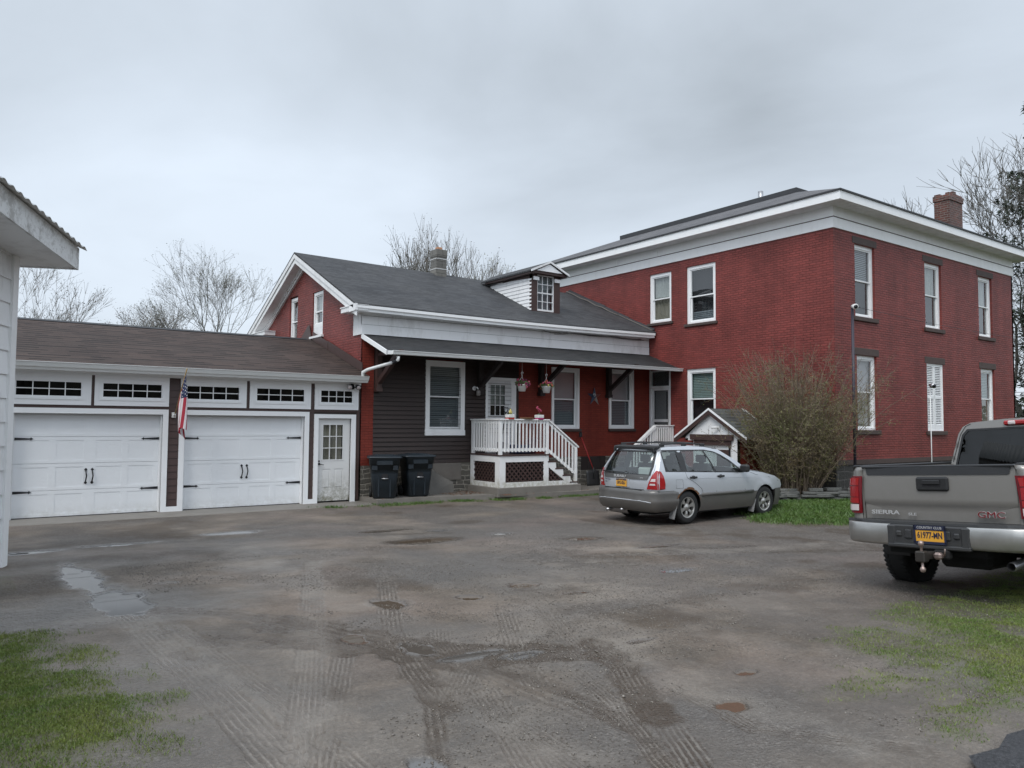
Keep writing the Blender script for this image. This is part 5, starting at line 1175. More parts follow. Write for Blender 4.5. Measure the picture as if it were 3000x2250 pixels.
def corner_stairs():
    g = thing('corner_stairs', 'white railed stairs up to the screen door in the inner corner', 'stairs', (18.2, 17.6, 0.12))
    yf, yb = 17.12, 18.2; x1 = 18.86; x0 = 18.02; zt = 1.17; zr = 2.0; sx = 16.9
    m = M(); m.bbox(x0, x1, yf, yb, zt-0.04, zt, 0.005)
    n = 4; run = (x0-sx)/n; rise = (zt-0.3)/4.5
    for k in range(n): m.bbox(x0-run*(k+1)-0.02, x0-run*k, yf, yb, zt-rise*(k+1)-0.035, zt-rise*(k+1), 0.005)
    m.build('treads', M_['brown_trim'], g)
    m = M(); m.bbox(x0-0.04, x1, yf-0.04, yf+0.09, zr-0.035, zr, 0.005); m.box(x0, x1, yf, yf+0.035, zt+0.08, zt+0.16); m.box(x0, x1, yf, yf+0.035, zr-0.11, zr-0.035)
    m.prism([(x0, yf-0.03, zr), (x0, yf-0.03, zr-0.1), (sx, yf-0.03, 1.12), (sx, yf-0.03, 1.22)], (0, 0.12, 0)); m.prism([(x0, yf, zt+0.16), (x0, yf, zt+0.06), (sx, yf, 0.45), (sx, yf, 0.55)], (0, 0.035, 0))
    m.build('handrail', M_['deckwhite'], g)
    m = M(); balusters(m, (x0+0.02, yf), (x1-0.02, yf), 8, 0.036, zt+0.06, zr-0.04); balusters(m, (x0-0.06, yf), (sx+0.1, yf), 8, 0.036, zt+0.02, zr-0.1, 0.55, 1.2); m.build('balusters', M_['deckwhite'], g)
    m = M(); m.bbox(x0-0.05, x0+0.03, yf+0.0, yf+0.09, 0.2, zr-0.03, 0.005); m.bbox(x1-0.09, x1, yf+0.0, yf+0.09, 0.2, zr-0.03, 0.005); m.bbox(sx-0.04, sx+0.05, yf, yf+0.09, 0.1, 1.2, 0.005)
    m.prism([(x0, yf, zt-0.04), (x0, yf, zt-0.3), (sx-0.1, yf, 0.1), (sx-0.1, yf, 0.3)], (0, 0.035, 0)); m.box(x0, x1, yf, yf+0.03, zt-0.25, zt-0.04); m.build('posts', M_['deckwhite'], g)
corner_stairs()
m = M(); m.prism([(8.43, 17.2, -0.3), (9.6, 17.22, -0.3), (12.4, 16.75, -0.3), (14.6, 16.55, -0.3), (16.6, 16.7, -0.3), (17.1, 17.0, -0.3), (18.86, 16.6, -0.3), (18.86, 18.3, -0.3), (8.43, 18.3, -0.3)], (0, 0, 0.42))
w = m.build('walkway', M_['concrete']); w['kind'] = 'structure'

# ------------------------------------------------------------------ outbuilding at the left edge
def outbuilding():
    a = radians(66.16); dv = Vector((cos(a), sin(a), 0)); rv = Vector((sin(a), -cos(a), 0)); c0 = Vector((0.575, 12.06, 0))
    g = thing('outbuilding', 'grey white clapboard outbuilding with peeling eave and corrugated metal roof at the left edge', 'shed', tuple(c0))
    # local frame: u along dv (0 at far corner, negative towards camera), d = outwards (rv), z
    T = lambda u, d, z: tuple(c0+dv*u+rv*d+Vector((0, 0, z)))
    m = M(); siding(m, T, -10.5, -0.0, 0.10, 4.2, 0.31, (), 0.0, 0.022)
    m.box(-10.5, 0, -5.5, 0, 0, 4.15, 0, T); m.build('clapboard_wall', M_['oldtrim'], g)
    m = M(); tb(m, T, -0.13, 0.03, 0.0, 0.045, 0.05, 4.15); tb(m, T, -0.0, 0.03, -0.13, 0.0, 0.05, 4.15); m.build('corner_board', M_['trim'], g)
    zs = 4.12; ov = 0.587; e = 0.466; T0 = T; T = lambda u, d, z: T0(u, d, z+0.06*(0.466-u))
    m = M(); m.box(-10.8, e, -5.5, ov, zs, zs+0.03, 0, T); m.build('soffit', M_['oldtrim'], g)
    m = M(); m.box(-10.8, e+0.02, ov, ov+0.03, zs-0.02, zs+0.285, 0, T)
    m.prism([T(e-0.01, ov, zs-0.02), T(e-0.01, ov, zs+0.285), T(e-0.01, -2.4, zs+1.55), T(e-0.01, -5.4, zs+0.285), T(e-0.01, -5.4, zs-0.02)], tuple(dv*0.03))
    m.build('fascia', M_['peel'], g)
    m = M(); n = 420; u0, u1 = -10.8, e+0.06; ex = ov+0.12
    vs = []
    for i in range(n+1):
        u = u0+(u1-u0)*i/n; h = 0.016*cos(i*2*pi/8); vs += [T(u, ex, zs+0.285+h), T(u, -2.4, zs+1.62+h), T(u, -5.6, zs+0.285+h)]
    fs = []
    for i in range(n): q = i*3; fs += [(q, q+3, q+4, q+1), (q+1, q+4, q+5, q+2)]
    m.add(vs, fs, 0, True); r = m.build('corrugated_roof', M_['gutter'], g)
    so = r.modifiers.new('sheet', 'SOLIDIFY'); so.thickness = 0.004
t = NT('peeling_paint'); f = t.ramp(t.noise(3.5, 8, 0.75), [(0.50, 0.0), (0.60, 1.0)]); f2 = t.ramp(t.noise(22, 6, 0.8), [(0.54, 0.0), (0.60, 1.0)])
f3 = t.math('MULTIPLY', t.math('MAXIMUM', f, t.math('MULTIPLY', f2, 0.7)), 0.6)
M_['peel'] = t.fin(t.mix(f3, (0.72, 0.73, 0.73), t.mix(t.noise(9, 4), (0.10, 0.09, 0.075), (0.36, 0.34, 0.31))), 0.7, t.bump(f3, 0.4, 0.004))
outbuilding()

# ------------------------------------------------------------------ vehicles
def interp(x, P):
    if x <= P[0][0]: return P[0][1]
    for (a, b), (c, d) in zip(P[:-1], P[1:]):
        if x <= c: return b+(d-b)*(x-a)/(c-a)
    return P[-1][1]
def arc(cx, cz, r, a0, a1, n=14): return [(cx+r*cos(radians(a0+(a1-a0)*i/n)), cz+r*sin(radians(a0+(a1-a0)*i/n))) for i in range(n+1)]
def wheel(par, x, y, r, w, rim, side, spokes=6, rim_mat='alloy', name='wheel'):
    """side = +1: outer face towards +y"""
    o = empty(name, (x, y, r)); o.parent = par
    m = M(); h = w/2; b = 0.02
    pr = [(rim, -h+0.01), (r-0.05, -h-0.004), (r-b, -h+0.015), (r-0.004, -h+0.045), (r, -h+0.07), (r, h-0.07), (r-0.004, h-0.045), (r-b, h-0.015), (r-0.05, h+0.004), (rim, h-0.01)]
    m.lathe(pr, axis='y', n=48)
    n = 44
    for k in range(n):      # tread blocks
        a = 2*pi*k/n
        for s in (-1, 1):
            c = [(r-0.004, s*(h-0.075)), (r+0.006, s*(h-0.075)), (r+0.004, s*(h-0.03)), (r-0.012, s*(h-0.006))]
            v = []
            for da in (-0.036, 0.036): v += [(q*cos(a+da), yy, q*sin(a+da)) for q, yy in c]
            m.add(v, [(0, 1, 2, 3), (4, 5, 6, 7), (1, 2, 6, 5), (2, 3, 7, 6), (0, 1, 5, 4), (0, 3, 7, 4)])
    m.build('tyre', M_['rubber'], o)
    m = M(); d = side*(h-0.02); m.lathe([(rim+0.006, d+side*0.012), (rim-0.012, d+side*0.014), (rim-0.02, d-side*0.02), (rim-0.02, -d)], axis='y', n=40)
    for k in range(spokes):
        a = 2*pi*k/spokes+0.3; q = [(0.05, -0.022), (0.05, 0.022), (rim*0.62, 0.026), (rim*0.97, 0.055), (rim*0.97, -0.055), (rim*0.62, -0.026)]
        pts = [(u*cos(a)-v*sin(a), d-side*(0.012-0.018*(1 if u > 0.05 else 0)), u*sin(a)+v*cos(a)) for u, v in q]
        m.prism(pts, (0, -side*0.03, 0))
    m.lathe([(0.0, d+side*0.004), (0.035, d+side*0.004), (0.04, d-side*0.004), (0.075, d-side*0.008), (0.08, d-side*0.03)], axis='y', n=20)
    rm = m.build('rim', M_[rim_mat], o)
    m = M(); m.lathe([(0.0, d-side*0.07), (rim-0.015, d-side*0.07)], axis='y', n=30); m.build('brake_disc', M_['under'], o)
    return o
def plate(par, mtx, w, body, top, bot, framed):
    """licence plate; mtx maps local x right, y up, z outwards"""
    m = M(); m.bbox(-w/2, w/2, -w/4, w/4, 0, 0.006, 0.004); m.v = [tuple(mtx @ Vector(p)) for p in m.v]; p = m.build('licence_plate', M_['plate'], par)
    mt = lambda dx, dy, dz=0.008: mtx @ Matrix.Translation((dx, dy, dz))
    text('plate_number', body, w*0.29, M_['ink'], p, mt(0, -w*0.015), 0.001, sx=0.66, bold=0.002)
    if framed:
        m = M()
        for b in ((-w/2-.012, w/2+.012, w/4-0.028, w/4+0.022), (-w/2-.012, -w/2+0.008, -w/4-.012, w/4+0.02), (w/2-0.008, w/2+.012, -w/4-.012, w/4+0.02), (-w/2-.012, w/2+.012, -w/4-.014, -w/4+0.012)): m.box(b[0], b[1], b[2], b[3], 0.006, 0.012)
        m.v = [tuple(mtx @ Vector(q)) for q in m.v]; m.build('plate_frame', M_['ink'], p)
        text('plate_lettering', top, 0.034, M_['badge'], p, mt(0.0, w/4-0.002, 0.0135), 0.0008, sx=1.0, bold=0.0006)
        text('plate_lettering', bot, 0.028, M_['ink'], p, mt(0, -w/4+0.02), 0.0008)
    else:
        m = M(); m.box(-w/2+.004, w/2-.004, w/4-0.030, w/4-0.002, 0.006, 0.0072); m.v = [tuple(mtx @ Vector(q)) for q in m.v]; m.build('plate_band', M_['ink'], p)
        text('plate_lettering', top, 0.024, M_['plate'], p, mt(0, w/4-0.016, 0.009), 0.0006)
    return p
def seam(m, pts, f, r=0.0035):
    m.tube([f(*p) for p in pts], r, 4, cap=False)
REARM = lambda x, y, z, lean=0.0: Matrix.Translation((x, y, z)) @ Matrix(((0, sin(lean), -cos(lean), 0), (-1, 0, 0, 0), (0, cos(lean), sin(lean), 0), (0, 0, 0, 1)))

M_['flapgrey'] = flat('grey_mud_flap', (0.24, 0.24, 0.24), 0.5, obj=True)
def station_wagon():
    g = thing('station_wagon', 'silver station wagon with black roof rack and rusty rear wheel arch', 'car', (12.06, 11.43, 0.0), rot=(0, 0, radians(0.3)))
    W = [(0.2, 0.79), (0.35, 0.845), (0.5, 0.865), (0.62, 0.868), (0.80, 0.866), (0.95, 0.852), (1.04, 0.832), (1.09, 0.815), (1.3, 0.735), (1.46, 0.660), (1.54, 0.60), (1.6, 0.57)]
    def hw(x, z):
        f = 1.0
        if x > 2.3: f -= min(1.0, (x-2.3)/1.1)**2*0.16
        if x < -0.4: f -= min(1.0, (-0.4-x)/0.6)**2*0.055
        fl = 0.0
        for ax in (0, 2.525):
            d = abs(math.hypot(x-ax, z-0.33)-0.40)
            if d < 0.07: fl = max(fl, 0.014*(1-d/0.07))
        return interp(z, W)*f+fl
    RX = [(0.25, -0.86), (0.35, -0.98), (0.5, -1.02), (0.66, -1.03), (0.70, -0.945), (0.85, -0.955), (0.98, -0.935), (1.08, -0.895), (1.3, -0.775), (1.46, -0.685), (1.54, -0.64)]
    def rx(y, z): return interp(z, RX)+0.13*min(1.0, abs(y)/hw(-0.8, z))**4
    RP = [(-0.60, 1.535), (-0.3, 1.553), (0.3, 1.56), (0.8, 1.545), (1.15, 1.495)]
    A1 = lambda c: arc(c, 0.33, 0.375, 180-41.8, 41.8, 16)     # over the wheel, from rear to front
    for s in (-1, 1):
        F = lambda x, z, o=0.0, s=s: (x, s*(hw(x, z)+o), z)
        up = [(-0.84, 0.69), (-0.43, 0.69), (-0.39, 0.58)]+A1(0)+A1(2.525)+[(3.20, 0.58), (3.26, 0.66), (3.20, 0.77), (2.95, 0.87), (2.5, 0.96), (1.98, 1.02), (1.62, 1.25), (1.15, 1.495), (0.8, 1.545), (0.3, 1.56), (-0.3, 1.553), (-0.52, 1.535), (-0.57, 1.46), (-0.66, 1.3), (-0.78, 1.08), (-0.81, 0.98), (-0.83, 0.85)]
        Q = [(-0.56, 1.12), (-0.52, 1.085), (-0.17, 1.075), (-0.17, 1.465), (-0.52, 1.468), (-0.58, 1.43), (-0.585, 1.25)]
        RD = [(0.01, 1.068), (0.85, 1.040), (0.76, 1.26), (0.64, 1.462), (0.01, 1.466)]
        FD = [(0.90, 1.036), (1.70, 1.008), (1.60, 1.10), (1.42, 1.23), (1.20, 1.35), (1.0, 1.42), (0.80, 1.452), (0.70, 1.458), (0.81, 1.26)]
        m = M(); panel(m, up, [Q, RD, FD], F, 0.07)
        m.tube([(rx(s*hw(-0.8, z), z)+0.004, s*(hw(-0.82, z)-0.006), z) for z in (0.69, 0.78, 0.88, 0.98, 1.08, 1.2, 1.3, 1.4, 1.46, 1.53)], 0.012, 8)
        b = m.build('body_side', M_['silver'], g)
        m = M(); panel(m, [(0.355, 0.24), (2.17, 0.24)]+[(2.525-0.375*cos(radians(a)), 0.33+0.375*sin(radians(a))) for a in (0, 14, 28, 41)]+[(0.0+0.375*cos(radians(a)), 0.33+0.375*sin(radians(a))) for a in (41, 28, 14, 0)], [], lambda x, z: F(x, z, 0.006), 0.07)
        m.build('lower_cladding', M_['cladding'], g)
        m = M(); m.loft([[F(x, 0.545, 0.004), F(x, 0.55, 0.022), F(x, 0.60, 0.022), F(x, 0.61, 0.004)] for x in (0.40, 0.7, 1.1, 1.6, 2.1)]); m.build('side_moulding', M_['cladding'], g)
        for nm, P in (('quarter_window', Q), ('door_window', RD), ('door_window', FD)):
            m = M(); panel(m, P, [], lambda x, z: F(x, z, -0.006), 0.1); m.build(nm, M_['glass_car'], g)
        c = [(-0.62, 1.065), (1.80, 0.985), (1.64, 1.11), (1.44, 1.25), (1.2, 1.375), (1.0, 1.445), (0.72, 1.485), (0.0, 1.49), (-0.55, 1.49), (-0.61, 1.45)]
        m = M(); panel(m, c, [Q, RD, FD], lambda x, z: F(x, z, 0.003), 0.12); m.build('window_trim', M_['black'], g)
        m = M()
        seam(m, [(0.87, 0.30), (0.875, 0.6), (0.88, 1.02)], lambda x, z: F(x, z, 0.001)); seam(m, [(1.80, 0.30), (1.82, 0.6), (1.78, 0.99)], lambda x, z: F(x, z, 0.001))
        seam(m, [(0.47, 0.55), (0.40, 0.70), (0.20, 0.83), (-0.02, 0.93), (-0.06, 1.06)], lambda x, z: F(x, z, 0.001))
        seam(m, [(1.98, 1.0), (2.2, 0.93), (2.7, 0.86), (3.1, 0.76)], lambda x, z: F(x, z, 0.0))
        if s < 0: seam(m, [(-0.36, 0.73), (-0.36, 0.90), (-0.16, 0.90), (-0.16, 0.73), (-0.36, 0.73)], lambda x, z: F(x, z, 0.001), 0.002)
        m.build('panel_gaps', M_['under'], b)
        m = M(); seam(m, [(-0.78, 0.915), (0, 0.91), (0.85, 0.90), (1.8, 0.885), (2.6, 0.86), (3.05, 0.76)], lambda x, z: F(x, z, 0.0), 0.004); m.build('crease_line', M_['silver'], b)
        for x in (0.16, 1.02):
            m = M(); m.bbox(x-0.10, x+0.10, -0.022, 0.022, -0.02, 0.018, 0.01); m.v = [(p[0], s*(hw(x, 0.93)+0.012)+p[1], p[2]+0.935) for p in m.v]; m.lathe([(0.0, 0.03), (0.036, 0.03), (0.036, -0.02)], (x+0.0, s*(hw(x, 0.93)-0.005), 0.935), 'y', 14); m.build('door_handle', M_['black'], b)
        m = M(); m.bbox(1.66, 1.80, 0.83, 1.03, 1.0, 1.16, 0.035); m.bbox(1.70, 1.78, 0.78, 0.86, 1.0, 1.05, 0.01)
        m.v = [(p[0], s*p[1], p[2]) for p in m.v]; m.build('door_mirror', M_['black'], g)
        # tail lamp, wraps round the corner
        R_ = lambda y, z, o=0.0, s=s: (rx(y, z)-o, s*y, z)
        tm = lambda y0, y1, z: None
        m = M(); L = [(0.60, 0.72), (0.815, 0.72), (0.80, 0.9), (0.775, 1.09), (0.74, 1.09), (0.69, 0.98)]
        panel(m, L, [], lambda y, z: R_(min(y, hw(-0.8, z)*0.985), z, 0.012), 0.05)
        P = [(-0.83, 0.72), (-0.68, 0.73), (-0.67, 0.84), (-0.70, 0.98), (-0.745, 1.07), (-0.79, 1.09)]
        panel(m, P, [], lambda x, z: F(x, z, 0.010), 0.05)
        m.loft([[R_(hw(-0.8, z)*0.97, z, 0.012), F(-0.81+0.12*(z-0.72), z, 0.010)] for z in (0.72, 0.82, 0.92, 1.02, 1.08)], closed=False, caps=False)
        lm = m.build('tail_light', M_['redlens'], g)
        for z0, z1 in ((0.80, 0.835), (0.875, 0.93)):
            m = M(); panel(m, [(0.64+0.25*(z0-0.72), z0), (0.78, z0), (0.775, z1), (0.65+0.25*(z1-0.72), z1)], [], lambda y, z: R_(y, z, 0.016), 0.05)
            m.build('light_band', M_['clearlens'], lm)
        m = M(); m.loft([[(3.08, s*0.70, 0.66), (3.08, s*0.70, 0.80)], [(3.20, s*0.74, 0.66), (3.15, s*0.74, 0.79)], [(3.33, s*0.60, 0.66), (3.28, s*0.60, 0.77)], [(3.39, s*0.40, 0.66), (3.33, s*0.40, 0.76)]], closed=False, caps=False)
        m.v = [(p[0]+0.02, p[1]+s*0.012, p[2]) for p in m.v]; m.build('headlight', M_['amber'] if s < 0 else M_['clearlens'], g)
        # mud flaps
        for x in (-0.40, 2.13):
            m = M(); m.prism([(x, s*0.70, 0.13), (x-0.02, s*0.855, 0.12), (x+0.06, s*0.865, 0.40), (x+0.06, s*0.72, 0.42)], (0.012, 0, 0)); m.build('mud_flap', M_['flapgrey'], g)
        # rail
        m = M(); m.tube([(x, s*0.545, z) for x, z in ((-0.50, 1.545), (-0.44, 1.60), (0.1, 1.615), (0.7, 1.60), (0.86, 1.55))], 0.016, 6)
        for x in (-0.44, 0.22, 0.80): m.bbox(x-0.07, x+0.07, s*0.545-0.022, s*0.545+0.022, 1.53, 1.612, 0.014)
        m.build('roof_rail', M_['black'], g)
        for x in (0, 2.525): wheel(g, x, s*0.745, 0.333, 0.215, 0.205, s)
    for x in (-0.05, 0.5):
        m = M(); m.tube([(x, -0.54, 1.625), (x, 0.54, 1.625)], 0.014, 6); m.build('cross_bar', M_['black'], g)
    # rust on the rear arch
    m = M(); 
    for i in range(26):
        a = radians(20+i*5.2); r0 = 0.372; r1 = 0.39+0.03*random.random()*(1 if i > 3 else 0.5)
        p = [(r0*cos(a), 0.33+r0*sin(a)), (r0*cos(a+0.1), 0.33+r0*sin(a+0.1)), (r1*cos(a+0.1), 0.33+r1*sin(a+0.1)), (r1*cos(a), 0.33+r1*sin(a))]
        m.add([(x, -(hw(x, z)+0.003), z) for x, z in p], [(0, 1, 2, 3)])
    m.build('rust_patch', M_['rust'], g)
    # rear
    R2 = lambda y, z, o=0.0: (rx(y, z)-o, y, z)
    GL = [(-0.64, 1.0), (0.64, 1.0), (0.635, 1.15), (0.56, 1.42), (0.53, 1.45), (-0.53, 1.45), (-0.56, 1.42), (-0.635, 1.15)]
    e = lambda z: hw(-0.85, z)
    out = [(-e(.7)+.002, 0.70), (e(.7)-.002, 0.70), (e(.85), 0.85), (e(.98), 0.98), (e(1.08), 1.08), (e(1.3), 1.3), (e(1.46), 1.46), (0.59, 1.535), (-0.59, 1.535), (-e(1.46), 1.46), (-e(1.3), 1.3), (-e(1.08), 1.08), (-e(.98), 0.98), (-e(.85), 0.85)]
    m = M(); panel(m, out, [GL], R2, 0.07); tg = m.build('tailgate', M_['silver'], g)
    m = M(); panel(m, GL, [], lambda y, z: R2(y, z, -0.005), 0.1); m.build('rear_window', M_['glass_car'], tg)
    m = M(); panel(m, [(-0.66, 0.985), (0.66, 0.985), (0.66, 1.16), (0.585, 1.44), (0.55, 1.475), (-0.55, 1.475), (-0.585, 1.44), (-0.66, 1.16)], [[(p[0]*0.965, 1.225+(p[1]-1.225)*0.95) for p in GL]], lambda y, z: R2(y, z, 0.004), 0.12); m.build('window_trim', M_['black'], tg)
    m = M(); panel(m, [(-0.60, 0.90), (0.60, 0.90), (0.645, 0.995), (-0.645, 0.995)], [], lambda y, z: R2(y, z, 0.016), 0.08); m.build('garnish', M_['cladding'], tg)
    text('badge_lettering', 'SUBARU', 0.068, M_['badge'], tg, REARM(-0.985, 0.10, 0.948, 0.1), 0.003, sx=1.35, bold=0.001)
    text('badge_lettering', 'AWD', 0.032, M_['badge'], tg, REARM(-0.968, -0.50, 0.938, 0.1), 0.002, sx=1.2)
    text('badge_lettering', 'Forester', 0.045, M_['ink'], tg, REARM(-0.966, 0.47, 0.865, 0.0), 0.002)
    text('badge_lettering', '2.5X', 0.040, M_['ink'], tg, REARM(-0.966, 0.52, 0.815, 0.0), 0.002)
    m = M(); m.box(-0.962, -0.95, -0.15, 0.27, 0.735, 0.905); m.build('plate_recess', M_['silver'], tg)
    plate(tg, REARM(-0.972, 0.06, 0.815), 0.30, 'GPG-8261', 'NEW YORK', '', False)
    m = M(); m.tube([(-0.975, 0.30, 1.03), (-0.96, 0.0, 1.025), (-0.93, -0.05, 1.05)], 0.009, 5); m.tube([(-0.95, 0.30, 1.02), (-0.955, 0.62, 1.035)], 0.012, 5); m.build('wiper', M_['black'], tg)
    m = M(); seam(m, [(-0.63, 0.73), (-0.60, 0.72), (0.60, 0.72), (0.63, 0.75)], lambda y, z: R2(y, z, 0.0)); seam(m, [(0.62, 0.74), (0.685, 0.98), (0.70, 1.09), (0.62, 1.45)], lambda y, z: R2(y, z, 0.0)); seam(m, [(-0.62, 0.74), (-0.685, 0.98), (-0.70, 1.09), (-0.62, 1.45)], lambda y, z: R2(y, z, 0.0)); m.build('panel_gaps', M_['under'], tg)
    m = M(); m.box(-0.965, -0.955, -0.06, -0.03, 0.74, 0.775); m.box(-0.965, -0.955, 0.0, 0.04, 0.73, 0.76); m.build('rust_patch', M_['rust'], tg)
    # bumper
    m = M(); secs = []
    for t in range(25):
        u = -1+2*t/24; y = None
        if abs(u) > 0.62: k = (abs(u)-0.62)/0.38; x = -0.86+0.56*k; yy = hw(x, 0.5)
        else: yy = abs(u)/0.62*hw(-0.86, 0.5); x = None
        sec = []
        for z, o in ((0.27, -0.10), (0.33, -0.02), (0.42, 0.0), (0.45, 0.014), (0.50, 0.016), (0.53, 0.004), (0.62, 0.01), (0.68, 0.0), (0.70, -0.03), (0.70, -0.10)):
            if x is None: sec.append((-1.03+0.13*(yy/0.86)**4*1.3-o, math.copysign(yy, u), z))
            else: sec.append((x, math.copysign(yy+o+0.004, u), z if abs(u) < 0.95 else min(z, 0.66)))
        secs.append(sec)
    m.loft(secs, closed=False, caps=False); m.build('rear_bumper', M_['cladding'], g)
    m = M(); m.loft([[(-1.045+0.13*(abs(y)/0.86)**4*1.3, y, 0.475-0.03*max(0, abs(y)-0.55)/0.2), (-1.054+0.13*(abs(y)/0.86)**4*1.3, y, 0.49-0.03*max(0, abs(y)-0.55)/0.2), (-1.045+0.13*(abs(y)/0.86)**4*1.3, y, 0.505-0.03*max(0, abs(y)-0.55)/0.2)] for y in (-0.74, -0.65, -0.5, -0.25, 0, 0.25, 0.5, 0.65, 0.74)]); m.build('bumper_strip', M_['silver'], g)
    m = M(); m.box(-1.0, -0.90, -0.52, 0.52, 0.695, 0.712); m.build('bumper_step', M_['black'], g)
    m = M(); m.bbox(-0.72, -0.50, -0.58, 0.58, 1.515, 1.575, 0.012); m.v = [(p[0]+(0.03 if abs(p[1]) > 0.5 else 0), p[1], p[2]-(0.02 if p[0] < -0.65 else 0)) for p in m.v]; m.bbox(-0.70, -0.64, -0.58, -0.53, 1.44, 1.53, 0.01); m.bbox(-0.70, -0.64, 0.53, 0.58, 1.44, 1.53, 0.01)
    m.build('rear_spoiler', M_['black'], g)
    # roof, windscreen, bonnet, nose
    m = M(); e2 = lambda x: hw(x, interp(x, RP))
    panel(m, [(-0.60, -0.60), (1.15, -0.63), (1.15, 0.63), (-0.60, 0.60)], [], lambda x, y: (x, y*(e2(x)/0.615), interp(x, RP)+0.022*(1-min(1, abs(y)/0.61)**2)), 0.12); m.build('roof', M_['silver'], g)
    m = M(); secs = []
    for i in range(6):
        t = i/5; x = 1.15+0.83*t; z = 1.495-0.475*t; w_ = hw(x, z); secs.append([(x+0.14*(1-(k/4-1)**2), (k/4-1)*w_, z+0.02*(1-(k/4-1)**2)) for k in range(9)])
    m.loft(secs, closed=False, caps=False); m.build('windscreen', M_['glass_car'], g)
    m = M(); secs = []
    for x, z in ((1.95, 1.02), (2.1, 1.015), (2.5, 0.965), (2.95, 0.875), (3.2, 0.775)):
        w_ = hw(x, z); secs.append([(x+0.12*(1-(k/4-1)**2), (k/4-1)*w_, z+0.045*(1-(k/4-1)**2)) for k in range(9)])
    m.loft(secs, closed=False, caps=False); m.build('bonnet', M_['silver'], g)
    m = M(); secs = []
    for z, o, w_ in ((0.22, -0.1, 0.70), (0.30, 0.0, 0.74), (0.48, 0.06, 0.745), (0.60, 0.05, 0.745), (0.66, 0.0, 0.735), (0.77, -0.05, 0.73)):
        secs.append([(3.30+o+0.13*(1-(k/5-1)**2)-(0.10 if k in (0, 10) else 0), (k/5-1)*w_, z) for k in range(11)])
    m.loft(secs, closed=False, caps=False)
    for s in (-1, 1): m.loft([[(x, s*(hw(x, z)+0.008), z) for z in (0.22, 0.3, 0.45, 0.60)] for x in (2.92, 3.05, 3.2)], closed=False, caps=False)
    m.build('front_bumper', M_['cladding'], g)
    m = M(); m.box(-0.80, 3.15, -0.62, 0.62, 0.22, 0.60); m.box(0.45, 2.05, -0.80, 0.80, 0.22, 0.6); m.box(-0.78, 2.3, -0.78, 0.78, 0.70, 0.80)
    m.box(-0.70, -0.45, -0.2, 0.3, 0.2, 0.30); m.build('underbody', M_['under'], g)
    m = M(); m.lathe([(0.09, -0.3), (0.1, -0.25), (0.1, 0.25), (0.09, 0.3)], (-0.78, 0.30, 0.27), 'y', 14); m.tube([(-0.85, 0.45, 0.25), (-1.0, 0.47, 0.235)], 0.03, 8); m.tube([(-0.8, 0.05, 0.28), (-1.0, 0.05, 0.27)], 0.03, 6); m.build('exhaust', M_['steel'], g)
    # seats
    for x, y in ((1.05, -0.37), (1.05, 0.37), (0.12, -0.37), (0.12, 0.37)):
        m = M(); m.bbox(x-0.10, x+0.02, y-0.24, y+0.24, 0.7, 1.18, 0.04); m.bbox(x-0.13, x-0.03, y-0.13, y+0.13, 1.2, 1.36, 0.03); m.box(x-0.07, x-0.05, y-0.06, y+0.06, 1.15, 1.22)
        m.build('seat', M_['seat'], g)
    m = M(); m.bbox(-0.55, -0.30, -0.30, 0.02, 0.8, 1.12, 0.03); tag_ = m.build('boot_box', M_['whiteplastic'], g)
station_wagon()

